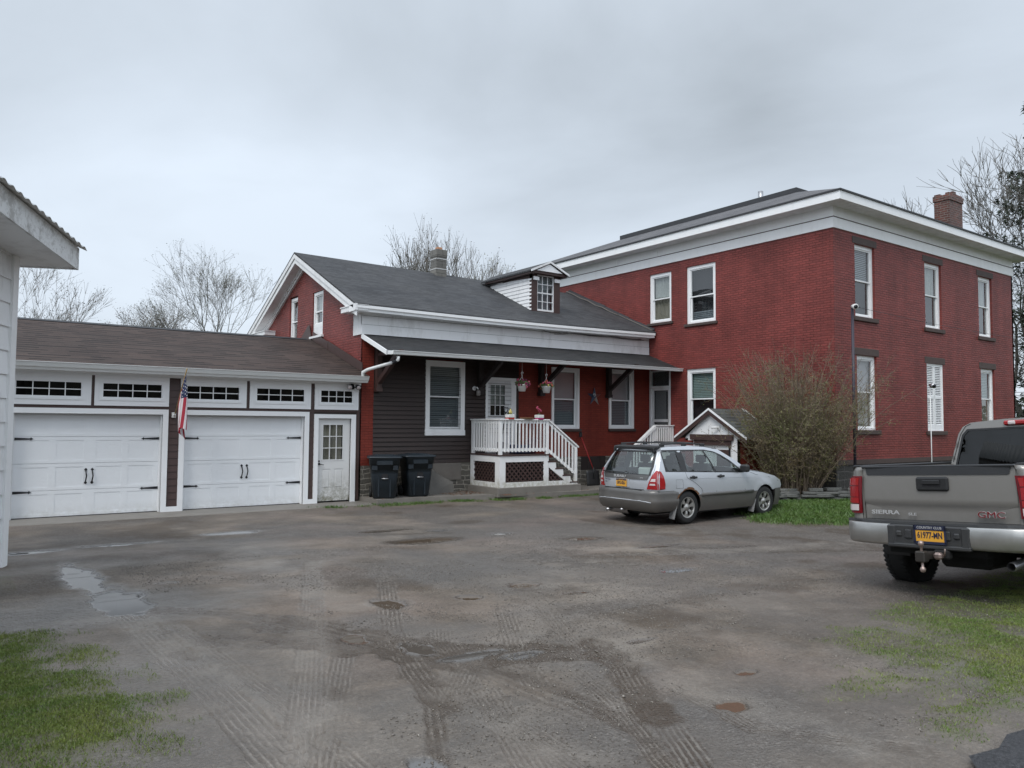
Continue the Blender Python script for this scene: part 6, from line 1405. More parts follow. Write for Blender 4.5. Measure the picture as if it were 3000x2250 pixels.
def pickup():
    g = thing('pickup_truck', 'grey pickup truck with dented chrome bumper and trailer hitch parked at the right edge', 'truck', (8.46, 3.96, 0.165), rot=(radians(TR_ROLL), 0, radians(TR_HEAD)))
    hwid = 1.0
    # tailgate
    def RT(y, z, o=0.0):  # rear surface, slightly domed in plan and profile
        x = 0.0+0.03*(abs(y)/0.8)**3-0.015*cos((z-1.1)*3.0)
        if z < 1.01: x += 0.03*min(1, (1.01-z)/0.035)
        return (x-o, y, z)
    yt, z0, z1 = 0.80, 0.83, 1.405
    m = M(); panel(m, [(-yt, z0), (yt, z0), (yt, z1-0.03), (yt-0.03, z1), (-yt+0.03, z1), (-yt, z1-0.03)], [], RT, 0.035)
    m.box(0.03, 0.06, -yt, yt, z0, z1-0.01); tg = m.build('tailgate', M_['pewter'], g)
    m = M(); panel(m, [(-0.75, 1.325), (-0.73, 1.315), (0.73, 1.315), (0.75, 1.325), (0.765, 1.40), (-0.765, 1.40)], [], lambda y, z: RT(y, z, 0.008), 0.05)
    m.bbox(-0.015, 0.09, -yt, yt, 1.395, 1.418, 0.006); m.build('top_cap', M_['capblack'], tg)
    m = M(); m.bbox(-0.045, 0.0, -0.17, 0.17, 1.145, 1.295, 0.018); hb = m.build('handle_bezel', M_['black'], tg)
    m = M(); m.box(-0.047, -0.044, -0.095, 0.095, 1.19, 1.265); m.build('handle_recess', M_['void'], hb)
    m = M(); m.bbox(-0.062, -0.04, -0.09, 0.09, 1.215, 1.262, 0.006); m.build('handle', M_['black'], hb)
    text('badge_lettering', 'SIERRA', 0.062, M_['badge'], tg, REARM(-0.018, 0.545, 0.905), 0.003, sx=1.7, bold=0.001)
    text('badge_lettering', 'SLE', 0.040, M_['badge'], tg, REARM(-0.018, 0.24, 0.893), 0.003, sx=1.6)
    text('badge_lettering', 'GMC', 0.088, M_['badge'], tg, REARM(-0.016, -0.56, 0.912), 0.004, sx=1.35, bold=0.0028)
    text('badge_lettering', 'GMC', 0.088, M_['badge_red'], tg, REARM(-0.023, -0.56, 0.912), 0.003, sx=1.35, bold=0.0)
    for s in (-1, 1):
        # bed side: vertical loft along x, rounded rear corner
        Wp = [(0.55, 0.96), (0.65, 0.995), (0.9, 1.01), (1.2, 1.0), (1.36, 0.975), (1.405, 0.95)]
        def sec(x, k):
            o = []
            for z, w_ in Wp: o.append((x, s*(w_-k), z))
            return o+[(x, s*0.82, 1.41), (x, s*0.815, 1.36)]
        xs = [(0.02, 0.17), (0.0, 0.15), (0.01, 0.10), (0.04, 0.05), (0.09, 0.015), (0.16, 0.0), (0.5, 0.0)]
        m = M(); m.loft([sec(x, k) for x, k in xs], closed=False, caps=False)
        m.loft([[(x, s*(interp(z, Wp)+ (0.03 if abs(math.hypot(x-1.12, z-0.42)-0.5) < 0.05 else 0)), z) for z in (max(0.55, 0.42+math.sqrt(max(0, 0.48**2-(x-1.12)**2)) if abs(x-1.12) < 0.48 else 0.55), 1.0, 1.2, 1.36, 1.405)]+[(x, s*0.82, 1.41)] for x in (0.5, 0.64, 0.66, 0.75, 0.9, 1.12, 1.35, 1.5, 1.6, 1.62, 1.9, 2.05)], closed=False, caps=False)
        m.quad((0.02, s*0.83, 0.72), (0.02, s*0.805, 0.72), (0.02, s*0.805, 1.40), (0.02, s*0.83, 1.40))
        m.box(0.06, 2.05, min(s*0.78, s*0.83), max(s*0.78, s*0.83), 0.7, 1.40)
        m.build('bed_side', M_['pewter'], g)
        m = M(); m.bbox(0.03, 2.05, min(s*0.80, s*0.93), max(s*0.80, s*0.93), 1.40, 1.43, 0.01); m.build('rail_cap', M_['black'], g)
        # lamp
        def lamp(z0_, z1_, o, nm, mat, k0=0, k1=len(xs), par=None):
            q = M(); secs = []
            for x, k in [(0.012, 0.185)]+xs[:6]:
                secs.append([(x-o*(1 if k > 0.04 else 0.4), s*(interp(z, Wp)-k+o*(1 if k < 0.12 else 0)), z) for z in (z0_, (z0_+z1_)/2, z1_)])
            q.loft(secs, closed=False, caps=False); return q.build(nm, mat, par or g)
        L = lamp(0.885, 1.305, 0.016, 'tail_light', M_['reddark'])
        def inner(z0_, z1_, nm, mat):
            q = M(); secs = []
            for x, k in [(-0.002, 0.155)]+xs[2:5]:
                secs.append([(x-0.024, s*(interp(z, Wp)-k+(0.024 if k < 0.12 else 0.0)), z) for z in (z0_, z1_)])
            q.loft(secs, closed=False, caps=False); q.build(nm, mat, L)
        inner(1.20, 1.285, 'light_band', M_['redlens']); inner(1.07, 1.19, 'light_band', M_['redlens2']); inner(1.0, 1.062, 'light_band', M_['redlens']); inner(0.915, 0.985, 'light_band', M_['clearlens'])
        # bumper end
        m = M(); secs = []
        for y, x in ((0.40, -0.205), (0.6, -0.20), (0.8, -0.175), (0.92, -0.12), (0.985, -0.04), (1.0, 0.06)):
            secs.append([(x+0.05, s*y, 0.800), (x+0.008, s*y, 0.796), (x, s*y, 0.785), (x-0.006, s*y, 0.70), (x+0.0, s*(y-0.0), 0.60), (x+0.015, s*(y-0.01), 0.575), (x+0.06, s*(y-0.02), 0.565)])
        m.loft(secs, closed=False, caps=False); m.build('bumper_end', M_['chrome'], g)
        m = M(); m.prism([(0.62, s*0.96, 0.36), (0.62, s*0.66, 0.36), (0.60, s*0.66, 0.62), (0.60, s*0.96, 0.62)], (0.02, 0, 0)); m.build('mud_flap', M_['black'], g)
        wheel(g, 1.04, s*0.865, 0.415, 0.28, 0.225, s).location.z = 0.395; wheel(g, 4.68, s*0.865, 0.415, 0.28, 0.225, s).location.z = 0.395
        m = M(); m.tube([(1.12, 0, 0.42), (1.12, s*0.72, 0.42)], 0.05, 8); m.build('axle', M_['under'], g)
    # bumper top step and centre
    m = M(); m.loft([[(-0.19 if abs(y) < 0.6 else (-0.14 if abs(y) < 0.9 else -0.02), y, 0.80), (-0.185 if abs(y) < 0.6 else (-0.135 if abs(y) < 0.9 else -0.015), y, 0.825), (0.03, y, 0.828), (0.03, y, 0.79)] for y in (-1.0, -0.92, -0.75, -0.5, 0, 0.5, 0.75, 0.92, 1.0)], smooth=False)
    m.bbox(-0.205, -0.12, -0.42, 0.42, 0.56, 0.80, 0.02); m.bbox(-0.225, -0.16, -0.43, 0.43, 0.555, 0.60, 0.012); m.bbox(-0.22, -0.16, -0.43, -0.34, 0.56, 0.79, 0.015); m.bbox(-0.22, -0.16, 0.34, 0.43, 0.56, 0.79, 0.015)
    for y in (-0.30, 0.30): m.bbox(-0.225, -0.20, y-0.03, y+0.03, 0.67, 0.73, 0.012)
    for y in (-0.2, 0.2): m.bbox(-0.22, -0.20, y-0.04, y+0.04, 0.65, 0.75, 0.012)
    m.build('bumper_centre', M_['capblack'], g)
    plate(g, REARM(-0.215, -0.035, 0.70), 0.31, '61977-MN', 'COUNTRY CLUB', '', True)
    # hitch
    m = M(); m.bbox(-0.20, 0.3, -0.05, 0.05, 0.45, 0.55, 0.01); m.bbox(-0.24, -0.14, -0.22, -0.06, 0.46, 0.56, 0.02); m.build('hitch_receiver', M_['under'], g)
    m = M(); m.bbox(-0.46, -0.2, -0.095, -0.025, 0.47, 0.54, 0.008); m.bbox(-0.50, -0.40, -0.11, -0.01, 0.45, 0.56, 0.012); bm_ = m.build('hitch_bar', M_['iron2'], g)
    for q, z in ((1, 0.56), (-1, 0.45)):
        m = M(); m.lathe([(0.0, z+q*0.105), (0.022, z+q*0.098), (0.03, z+q*0.075), (0.022, z+q*0.052), (0.013, z+q*0.045), (0.013, z)], (-0.45, -0.06, 0), 'z', 14); m.build('hitch_ball', M_['rustchrome'], bm_)
    m = M(); m.tube([(-0.28, -0.17, 0.505), (-0.28, 0.03, 0.505)], 0.016, 6); m.tube([(-0.28, -0.2, 0.505), (-0.30, -0.22, 0.58)], 0.008, 5); m.bbox(-0.34, -0.26, -0.19, -0.11, 0.47, 0.54, 0.02); m.build('hitch_pin', M_['rustchrome'], bm_)
    m = M(); m.tube([(0.9, -0.66, 0.46), (0.3, -0.70, 0.44), (-0.10, -0.74, 0.43)], 0.045, 12, cap=False); m.tube([(-0.09, -0.74, 0.43), (-0.11, -0.74, 0.43)], [0.045, 0.038], 12, cap=False); m.build('tailpipe', M_['steel'], g)
    m = M(); m.box(-0.05, 5.2, -0.5, 0.5, 0.48, 0.72); m.box(0.05, 2.05, -0.8, 0.8, 0.68, 0.86); m.box(0.1, 0.55, -0.93, 0.93, 0.56, 0.8); m.box(1.7, 4.2, -0.9, 0.9, 0.36, 0.7)
    m.lathe([(0.0, -0.14), (0.13, -0.10), (0.17, 0.0), (0.13, 0.10), (0.0, 0.14)], (1.12, 0.0, 0.42), 'y', 16); m.bbox(0.2, 0.8, -0.42, 0.10, 0.33, 0.5, 0.04)
    m.build('chassis', M_['under'], g)
    # cab
    def CB(y, z, o=0.0): return (2.22+0.16*(z-1.35)+0.05*(abs(y)/0.8)**3-o, y, z)
    cab = [(-0.93, 1.1), (0.93, 1.1), (0.96, 1.30), (0.935, 1.42), (0.83, 1.79), (0.77, 1.88), (0.66, 1.93), (0.3, 1.95), (-0.3, 1.95), (-0.66, 1.93), (-0.77, 1.88), (-0.83, 1.79), (-0.935, 1.42), (-0.96, 1.30)]
    gl = [(-0.86, 1.36), (0.86, 1.36), (0.765, 1.76), (0.70, 1.83), (-0.70, 1.83), (-0.765, 1.76)]
    m = M(); panel(m, cab, [gl], CB, 0.09)
    # cab sides and roof as a loft running forward
    def ring(x, k, zt_, w_): return [(x, y*(w_ if z > 1.31 else 1.0), 1.35+(z-1.35)*zt_ if z > 1.35 else z) for y, z in cab[2:]]
    secs = [[CB(y, z) for y, z in cab[2:]]]
    for x, zt_, w_ in ((2.5, 1.02, 0.99), (3.2, 1.03, 0.99), (3.9, 0.98, 0.98), (4.2, 0.80, 0.97), (4.75, 0.05, 1.0)): secs.append([(x if z < 1.9 or x > 3 else x, y*(w_ if z > 1.31 else 1.0), 1.35+(z-1.35)*zt_ if z > 1.35 else z) for y, z in cab[2:]])
    m.loft(secs, closed=False, caps=False)
    m.loft([[(x, -0.97, 0.5), (x, -0.99, 0.9), (x, -0.945, 1.30)] for x in (2.10, 3, 4.3)], closed=False, caps=False); m.loft([[(x, 0.97, 0.5), (x, 0.99, 0.9), (x, 0.945, 1.30)] for x in (2.10, 3, 4.3)], closed=False, caps=False)
    m.loft([[(x, -w_, 0.7), (x, -w_, zz-0.1), (x, -w_+0.12, zz), (x, 0, zz+0.04), (x, w_-0.12, zz), (x, w_, zz-0.1), (x, w_, 0.7)] for x, w_, zz in ((4.25, 0.97, 1.27), (5.0, 0.97, 1.24), (5.5, 0.94, 1.17), (5.72, 0.88, 1.0), (5.75, 0.86, 0.6))], closed=False, caps=True)
    m.v = [tuple(p) for p in m.v]; cb = m.build('cab', M_['pewter'], g)
    m = M(); panel(m, gl, [], lambda y, z: CB(y, z, -0.004), 0.1); m.build('rear_window', M_['glass_tint'], cb)
    m = M(); panel(m, [(-0.88, 1.345), (0.88, 1.345), (0.78, 1.775), (0.71, 1.848), (-0.71, 1.848), (-0.78, 1.775)], [[(p[0]*0.985, 1.6+(p[1]-1.6)*0.965) for p in gl]], lambda y, z: CB(y, z, 0.004), 0.2); m.build('window_seal', M_['black'], cb)
    m = M(); m.box(2.55, 3.9, -0.78, 0.78, 1.0, 1.34); m.box(2.6, 4.0, -0.62, 0.62, 1.3, 1.36); m.build('cabin_interior', M_['void'], cb)
    for s in (-1, 1):
        for q in ((2.35, 3.05), (3.12, 3.85)):
            m = M(); w0, w1 = 0.925, 0.80; m.add([(q[0], s*w0, 1.36), (q[1], s*w0, 1.36), (q[1]-0.02, s*w1, 1.78), (q[0]+0.05, s*w1, 1.78)], [(0, 1, 2, 3)]); m.v = [(p[0], p[1]*1.01, p[2]) for p in m.v]; m.build('door_window', M_['capblack'], cb)
        m = M(); m.bbox(3.85, 3.98, min(s*0.98, s*1.22), max(s*0.98, s*1.22), 1.25, 1.5, 0.03); m.build('door_mirror', M_['black'], g)
        m = M(); seam(m, [(s*0.905, 1.42), (s*0.80, 1.78), (s*0.73, 1.885), (s*0.66, 1.915)], lambda y, z: CB(y, z, 0.002), 0.004); m.build('panel_gap', M_['under'], cb)
    m = M(); m.bbox(2.26, 2.34, -0.24, 0.24, 1.87, 1.93, 0.016); hl = m.build('high_brake_light', M_['redlens'], cb)
    for y in (0.095, -0.185): m = M(); m.bbox(2.25, 2.3, y, y+0.09, 1.875, 1.925, 0.012); m.build('cargo_light', M_['clearlens'], hl)
TR_ROLL, TR_HEAD = -3.6, -1.8
M_['capblack'] = car_paint('scuffed_black_plastic', (0.020, 0.022, 0.027), 0.0, 0.42, dirt=(0.042, 0.041, 0.038), zlow=2.2)
M_['redlens2'] = flat('red_lens_inner', (0.30, 0.008, 0.012), 0.12, obj=True, Coat_Weight=0.6)
M_['iron2'] = flat('greasy_iron', (0.05, 0.045, 0.04), 0.5, 0.5, obj=True)
M_['rustchrome'] = flat('worn_hitch_metal', (0.35, 0.27, 0.24), 0.4, 0.7, var=0.4, scale=14, obj=True)
pickup()

# ------------------------------------------------------------------ bins and small things round the porch
def trash_bin():
    g = thing('wheeled_bin', 'dark blue wheeled bin standing by the red brick pier', 'bin', (8.80, 17.62, 0.12), 'wheeled bins beside the porch', rot=(0, 0, radians(-24)))
    def ring(z, w, d, r=0.07, oy=0.0):
        o = []
        for cx, cy, a0 in ((w-r, d-r, 0), (-w+r, d-r, 90), (-w+r, -d+r, 180), (w-r, -d+r, 270)):
            for k in range(5): a = radians(a0+k*22.5); o.append((cx+r*cos(a), cy+oy+r*sin(a), z))
        return o
    m = M(); m.loft([ring(0.0, 0.20, 0.22, 0.08), ring(0.03, 0.235, 0.26), ring(0.60, 0.28, 0.31), ring(0.74, 0.285, 0.32), ring(0.74, 0.30, 0.34), ring(0.84, 0.30, 0.345), ring(0.84, 0.315, 0.36), ring(0.98, 0.32, 0.37), ring(1.0, 0.34, 0.39)])
    m.bbox(-0.17, 0.17, -0.378, -0.30, 0.83, 0.95, 0.015); m.bbox(-0.27, -0.14, -0.345, -0.29, 0.70, 0.84, 0.015); m.bbox(0.16, 0.28, -0.345, -0.29, 0.70, 0.84, 0.015)
    m.bbox(-0.14, -0.10, -0.30, -0.26, 0.05, 0.58, 0.012); m.bbox(0.10, 0.14, -0.30, -0.26, 0.05, 0.58, 0.012)
    b = m.build('body', M_['bin'], g)
    m = M(); m.box(-0.06, 0.07, -0.318, -0.30, 0.50, 0.62); m.build('bar_recess', M_['void'], b)
    m = M(); m.tube([(-0.065, -0.325, 0.50), (0.075, -0.325, 0.50)], 0.013, 8); m.build('lift_bar', M_['steel'], b)
    m = M(); m.loft([ring(1.0, 0.355, 0.40, 0.06), ring(1.02, 0.365, 0.41, 0.06), ring(1.05, 0.34, 0.39, 0.08), ring(1.07, 0.25, 0.30, 0.08)]); m.bbox(-0.2, 0.2, -0.25, 0.2, 1.06, 1.085, 0.01); m.tube([(-0.25, 0.43, 1.0), (0.25, 0.43, 1.0)], 0.016, 8)
    m.build('lid', M_['bin'], g)
    for s in (-1, 1):
        m = M(); m.lathe([(0.0, s*0.25), (0.13, s*0.25), (0.14, s*0.27), (0.13, s*0.30), (0.0, s*0.30)], (0, 0, 0), 'x', 20); m.v = [(p[0], p[1]+0.26, p[2]+0.13) for p in m.v]; m.build('wheel', M_['rubber'], g)
    c = copy_tree(g); c.location = (9.74, 17.68, 0.12); c.rotation_euler = (0, 0, radians(-12)); c.scale = (1.18, 1.12, 1.01); g.scale = (1.18, 1.12, 1.0)
    c['label'] = 'dark blue wheeled bin nearer the porch, beside the leaning slab'
trash_bin()
m = M(); m.prism([(10.20, 17.85, 0.12), (11.02, 17.88, 0.12), (11.04, 17.95, 0.40), (10.80, 18.02, 0.52), (10.52, 18.10, 0.72), (10.30, 18.14, 0.84), (10.15, 18.14, 0.84)], (0.01, 0.06, 0.02))
tag(m.build('stone_slab', flat('slab_stone', (0.125, 0.117, 0.105), 0.7, var=0.35, scale=5, bump=0.5)), 'broken grey slab leaning on the foundation beside the bins', 'slab')
# dry leaves along the foundation
m = M()
for i in range(420):
    x = random.uniform(10.6, 12.0) if i % 3 else random.uniform(8.5, 16.5); y = random.uniform(17.25, 18.15) if x < 11.7 else random.uniform(16.4, 16.72); z = 0.125 if y > 17.2 else 0.13
    a = random.uniform(0, 6.28); r = random.uniform(0.012, 0.035)
    m.add([(x+r*cos(a+k*1.57), y+r*sin(a+k*1.57)*0.7, z+random.uniform(0, 0.018)) for k in range(4)], [(0, 1, 2, 3)])
o = m.build('dry_leaves', flat('dry_leaf', (0.17, 0.09, 0.055), 0.8, var=0.4, scale=20)); o['kind'] = 'stuff'

def shovels():
    g = thing('snow_shovel', 'red handled snow shovel with black blade leaning below the brick wall', 'shovel', (16.1, 17.9, 0.12))
    p0, p1 = Vector((15.75, 18.12, 1.66)), Vector((16.03, 17.84, 0.62))
    m = M(); m.tube([p0, p1], 0.017, 8); m.build('shaft', flat('red_handle', (0.38, 0.03, 0.03), 0.4), g)
    m = M(); m.bbox(15.69, 15.79, 18.07, 18.15, 1.60, 1.76, 0.02); m.build('grip', M_['black'], g)
    m = M(); secs = []
    for i in range(7):
        t = i/6; secs.append([(16.02+0.42*(k/6-0.5)*1.25, 17.82-0.06*t-0.05*(1-(k/3-1)**2)*0.6+0.05, 0.62-0.50*t-0.015*abs(k-3)*(1-t)) for k in range(7)])
    m.loft(secs, closed=False, caps=False); m.tube([(16.03, 17.83, 0.70), (16.03, 17.80, 0.35)], 0.02, 6)
    o = m.build('blade', M_['black'], g); so = o.modifiers.new('t', 'SOLIDIFY'); so.thickness = 0.008
    g = thing('porch_shovel', 'black shovel handle standing on the porch before the door', 'shovel', (12.3, 17.1, 1.17))
    m = M(); m.tube([(12.03, 17.2, 1.2), (12.10, 17.0, 2.30)], 0.014, 6); m.build('shaft', M_['iron'], g)
    m = M(); m.tube([(12.10, 17.0, 2.28), (12.03, 17.0, 2.36), (12.03, 17.0, 2.44), (12.17, 17.0, 2.44), (12.17, 17.0, 2.36), (12.10, 17.0, 2.28)], 0.012, 6); m.build('grip', M_['iron'], g)
    m = M(); m.bbox(11.92, 12.16, 17.17, 17.20, 1.18, 1.5, 0.008); m.build('blade', M_['iron'], g)
shovels()
def star():
    g = thing('metal_star', 'five pointed metal barn star with flag painting on the red wall', 'star', (16.39, WY, 2.88))
    c = (16.41, WY-0.03, 2.88); R0, r0 = 0.31, 0.11; pts = []
    for k in range(10):
        a = pi/2+k*pi/5; r = R0 if k % 2 == 0 else r0; pts.append((c[0]+r*cos(a), c[1], c[2]+r*sin(a)))
    top = (c[0], c[1]-0.08, c[2]); m = M()
    for k in range(10):
        q = 1 if pts[k][0] < c[0] and pts[k][2] > c[2]-0.06 or k in (0,) else 0
        m.add([top, pts[k], pts[(k+1) % 10]], [(0, 1, 2)], 1 if k in (0, 1, 2, 3, 9) and pts[(k) % 10][0] < c[0]+0.03 else (2 if k in (4, 7, 8) else 0))
    m.build('star', [flat('weathered_tin', (0.30, 0.27, 0.26), 0.5, 0.2, var=0.4, scale=9), flat('blue_paint', (0.03, 0.045, 0.09), 0.5, var=0.4, scale=20), flat('faded_red', (0.20, 0.07, 0.06), 0.5, var=0.4)], g)
    m = M()
    for k in range(12):
        x, z = c[0]-random.uniform(0.0, 0.12), c[2]+random.uniform(-0.01, 0.1); m.add([(x+0.012*cos(a), c[1]-0.075, z+0.012*sin(a)) for a in (0, 1.26, 2.51, 3.77, 5.03)], [(0, 1, 2, 3, 4)])
    m.build('painted_stars', M_['oldtrim'], g)
star()
def wall_lamp():
    g = thing('wall_lamp', 'small jar wall lamp on the brown clapboards beside the door', 'lamp', (11.89, WY, 2.93))
    m = M(); m.lathe([(0.0, 0), (0.06, 0), (0.065, -0.02), (0.0, -0.03)], (11.86, WY-0.03, 2.99), 'y', 16); m.tube([(11.86, WY-0.05, 2.99), (11.88, WY-0.16, 3.02), (11.90, WY-0.18, 2.96)], 0.018, 8); m.build('mount', M_['oldtrim'], g)
    m = M(); m.lathe([(0.0, 0.07), (0.045, 0.07), (0.06, 0.03), (0.06, -0.07), (0.04, -0.09), (0.0, -0.09)], (11.91, WY-0.18, 2.87), 'z', 16); m.build('jar', flat('smoky_jar', (0.22, 0.20, 0.19), 0.15), g)
wall_lamp()
def security_light():
    g = thing('security_light', 'twin head floodlight under the garage gutter at the corner', 'light', (8.02, 18.1, 2.9))
    m = M(); m.lathe([(0.0, 0.0), (0.055, 0.0), (0.055, -0.03), (0.0, -0.04)], (8.14, GY-0.005, 2.93), 'y', 14); m.tube([(8.14, GY-0.04, 2.93), (8.06, GY-0.12, 2.92)], 0.014, 6); m.tube([(8.14, GY-0.04, 2.93), (8.20, GY-0.12, 2.88)], 0.014, 6); m.bbox(8.11, 8.18, GY-0.10, GY-0.03, 2.84, 2.90, 0.01); m.build('mount', M_['iron'], g)
    for x, mat in ((8.0, 'steel'), (8.24, 'iron')):
        m = M(); m.tube([(x+(0.03 if x < 8.1 else -0.02), GY-0.10, 2.93), (x, GY-0.17, 2.90), (x-0.012, GY-0.23, 2.875)], [0.03, 0.06, 0.065], 14); o = m.build('lamp_head', M_[mat], g)
        m = M(); m.tube([(x-0.0125, GY-0.232, 2.874), (x-0.0135, GY-0.236, 2.872)], 0.052, 14); m.build('lens', M_['clearlens'], o)
security_light()
M_['flower_p'] = flat('pink_flower', (0.45, 0.07, 0.13), 0.6); M_['flower_y'] = flat('yellow_flower', (0.60, 0.50, 0.16), 0.6); M_['flower_r'] = flat('coral_flower', (0.50, 0.11, 0.08), 0.6); M_['flower_d'] = flat('wine_flower', (0.14, 0.02, 0.06), 0.6)
M_['plantgreen'] = flat('plant_green', (0.075, 0.11, 0.035), 0.6, var=0.4, scale=20)
def blossoms(c, r, n, mats, par, seed, zs=0.6):
    rr = random.Random(seed); ms = {k: M() for k in mats}; gm_ = M()
    for i in range(n):
        d = Vector((rr.gauss(0, 1), rr.gauss(0, 1), rr.gauss(0, 1))).normalized()*r*rr.uniform(0.5, 1.0); p = Vector(c)+Vector((d.x, d.y, abs(d.z)*zs if rr.random() < 0.75 else -abs(d.z)*0.6))
        a = rr.uniform(0, 6.3); q = rr.uniform(0.025, 0.05); u = Vector((cos(a), sin(a), rr.uniform(-0.6, 0.6)))*q; v = Vector((-sin(a)*0.4, cos(a)*0.4, rr.uniform(0.2, 1)))*q*0.7
        gm_.add([p-u, p-v, p+u, p+v], [(0, 1, 2, 3)])
    for k in mats:
        for i in range(max(4, n//(9*len(mats)))):
            d = Vector((rr.gauss(0, 1), rr.gauss(0, 1), rr.gauss(0, 0.6))).normalized()*r*rr.uniform(0.8, 1.1); p = Vector(c)+Vector((d.x, d.y, d.z*0.7))
            for j in range(6):
                a = j*1.047; q = rr.uniform(0.024, 0.036); u = Vector((cos(a), 0.3, sin(a)))*q; v = Vector((-sin(a), 0.2, cos(a)))*q*0.6; ms[k].add([p, p+u*0.6+v, p+u*1.3, p+u*0.6-v], [(0, 1, 2, 3)])
    gm_.build('foliage', M_['plantgreen'], par)
    for k in mats: ms[k].build('blossoms', M_[k], par)
def baskets():
    for x, y, zt, zb, lab, mats, sd in ((12.70, 17.08, 3.46, 2.90, 'white hanging basket with wine and pink flowers nearest the porch door', ['flower_d', 'flower_p'], 3), (13.56, 17.08, 3.44, 2.88, 'white hanging basket with yellow and coral flowers in front of the dark bracket', ['flower_y', 'flower_r', 'flower_p'], 8)):
        g = thing('hanging_basket', lab, 'basket', (x, y, zb), 'hanging flower baskets under the porch eave')
        m = M(); m.lathe([(0.0, zb), (0.09, zb), (0.13, zb+0.16), (0.145, zb+0.17), (0.145, zb+0.19), (0.12, zb+0.19), (0.10, zb+0.16), (0.0, zb+0.16)], (x, y, 0), 'z', 22, sq=None); m.build('pot', M_['whiteplastic'], g)
        m = M(); m.tube([(x, y, zt-0.10), (x-0.03, y, zt-0.06), (x, y, zt-0.01), (x+0.03, y, zt-0.04), (x+0.02, y, zt-0.07)], 0.008, 6); m.tube([(x, y, zt-0.10), (x, y, zt-0.16)], 0.010, 6)
        for a in (0.4, 2.5, 4.6): m.tube([(x, y, zt-0.15), (x+0.135*cos(a), y+0.135*sin(a), zb+0.19)], 0.005, 4)
        m.tube([(x, y, zt-0.02), (x, y, 3.72)], 0.003, 4)
        m.build('hanger', M_['whiteplastic'], g); blossoms((x, y, zb+0.21), 0.20, 260, mats, g, sd, 0.45)
baskets()
def planters():
    for x, lab, lo, fl, sd in ((12.10, 'white and red planter box with a pale yellow flower on the porch rail', (0.45, 0.04, 0.03), 'flower_y', 1), (13.10, 'white and magenta planter box with pink blossoms on the porch rail', (0.42, 0.03, 0.16), 'flower_p', 2)):
        g = thing('rail_planter', lab, 'planter', (x, 16.80, 2.13), 'planters on the porch rail')
        m = M(); m.bbox(x-0.10, x+0.10, 16.73, 16.89, 2.10, 2.165, 0.008); m.build('lower_band', flat('planter_band', lo, 0.4), g)
        m = M(); m.bbox(x-0.105, x+0.105, 16.725, 16.895, 2.166, 2.25, 0.008); m.build('upper_band', M_['whiteplastic'], g)
        q = M()
        if sd == 1:
            q.tube([(x+0.0, 16.8, 2.24), (x-0.01, 16.8, 2.32), (x+0.02, 16.8, 2.40)], [0.02, 0.03, 0.012], 7); q.tube([(x+0.02, 16.8, 2.24), (x+0.05, 16.8, 2.31), (x+0.03, 16.8, 2.36)], [0.015, 0.022, 0.008], 6)
        else:
            q.tube([(x+0.02, 16.8, 2.24), (x-0.02, 16.8, 2.36), (x-0.08, 16.8, 2.42)], [0.008, 0.008, 0.006], 6)
            for dx, dz in ((-0.10, 0.18), (-0.08, 0.21), (-0.05, 0.16), (0.02, 0.12), (0.04, 0.10), (-0.01, 0.14)): q.tube([(x+dx, 16.8, 2.24+dz), (x+dx+0.012, 16.8, 2.26+dz), (x+dx+0.02, 16.8, 2.28+dz)], [0.012, 0.028, 0.01], 7)
        q.build('blossoms', M_[fl], g)
        blossoms((x, 16.81, 2.25), 0.05, 40, [], g, sd)
    m = M(); m.lathe([(0.0, 2.133), (0.17, 2.135), (0.20, 2.165), (0.19, 2.17), (0.0, 2.15)], (12.66, 16.80, 0), 'z', 24); tag(m.build('wicker_tray', flat('wicker', (0.20, 0.115, 0.055), 0.8, var=0.4, scale=30)), 'shallow wicker tray between the planters on the porch rail', 'tray')
planters()
# things standing on the porch floor
m = M(); m.bbox(12.55, 13.05, 17.1, 17.5, 1.172, 1.42, 0.03); tag(m.build('storage_box', flat('navy_tub', (0.03, 0.04, 0.10), 0.5)), 'dark blue storage box behind the porch balusters', 'box')
m = M(); m.bbox(13.10, 13.32, 17.2, 17.45, 1.172, 1.62, 0.03); tag(m.build('folded_chair', flat('dark_maroon', (0.09, 0.02, 0.04), 0.6)), 'dark folded seat standing at the right end of the porch', 'seat')
# porch fixtures: post lamp poles and cameras
def pole_camera(name, lab, x, y, z0, z1, r, mat, cammat, s=1.0):
    g = thing(name, lab, 'camera pole', (x, y, z0)); m = M(); m.tube([(x+0.02, y, z0), (x, y, z1)], r, 10); m.build('pole', M_[mat], g)
    m = M(); c = Vector((x-0.03, y-0.03, z1+0.03)); d = Vector((-0.6, -0.75, -0.18)).normalized(); m.tube([c-d*0.02, c+d*0.10*s, c+d*0.17*s], [0.035*s, 0.055*s, 0.06*s], 14); m.tube([(x, y, z1-0.02), c], 0.015, 6)
    o = m.build('camera_housing', M_[cammat], g); m = M(); m.tube([c+d*0.171*s, c+d*0.174*s], 0.042*s, 14); m.build('lens', M_['iron'], o); return g
pole_camera('camera_pole', 'tall dark pole with a white security camera before the house corner', 18.80, 10.92, -0.1, 5.08, 0.036, 'ironpurple', 'whiteplastic', 1.2)
g = pole_camera('light_pole', 'thin white pole with twin lamp heads before the shutters', 19.86, 9.5, 0.0, 3.02, 0.012, 'whiteplastic', 'steel', 1.0)
m = M(); m.tube([(19.87, 9.5, 3.0), (20.0, 9.42, 3.04), (20.08, 9.36, 3.02)], [0.02, 0.05, 0.06], 12); m.build('lamp_head', M_['whiteplastic'], None).parent = g
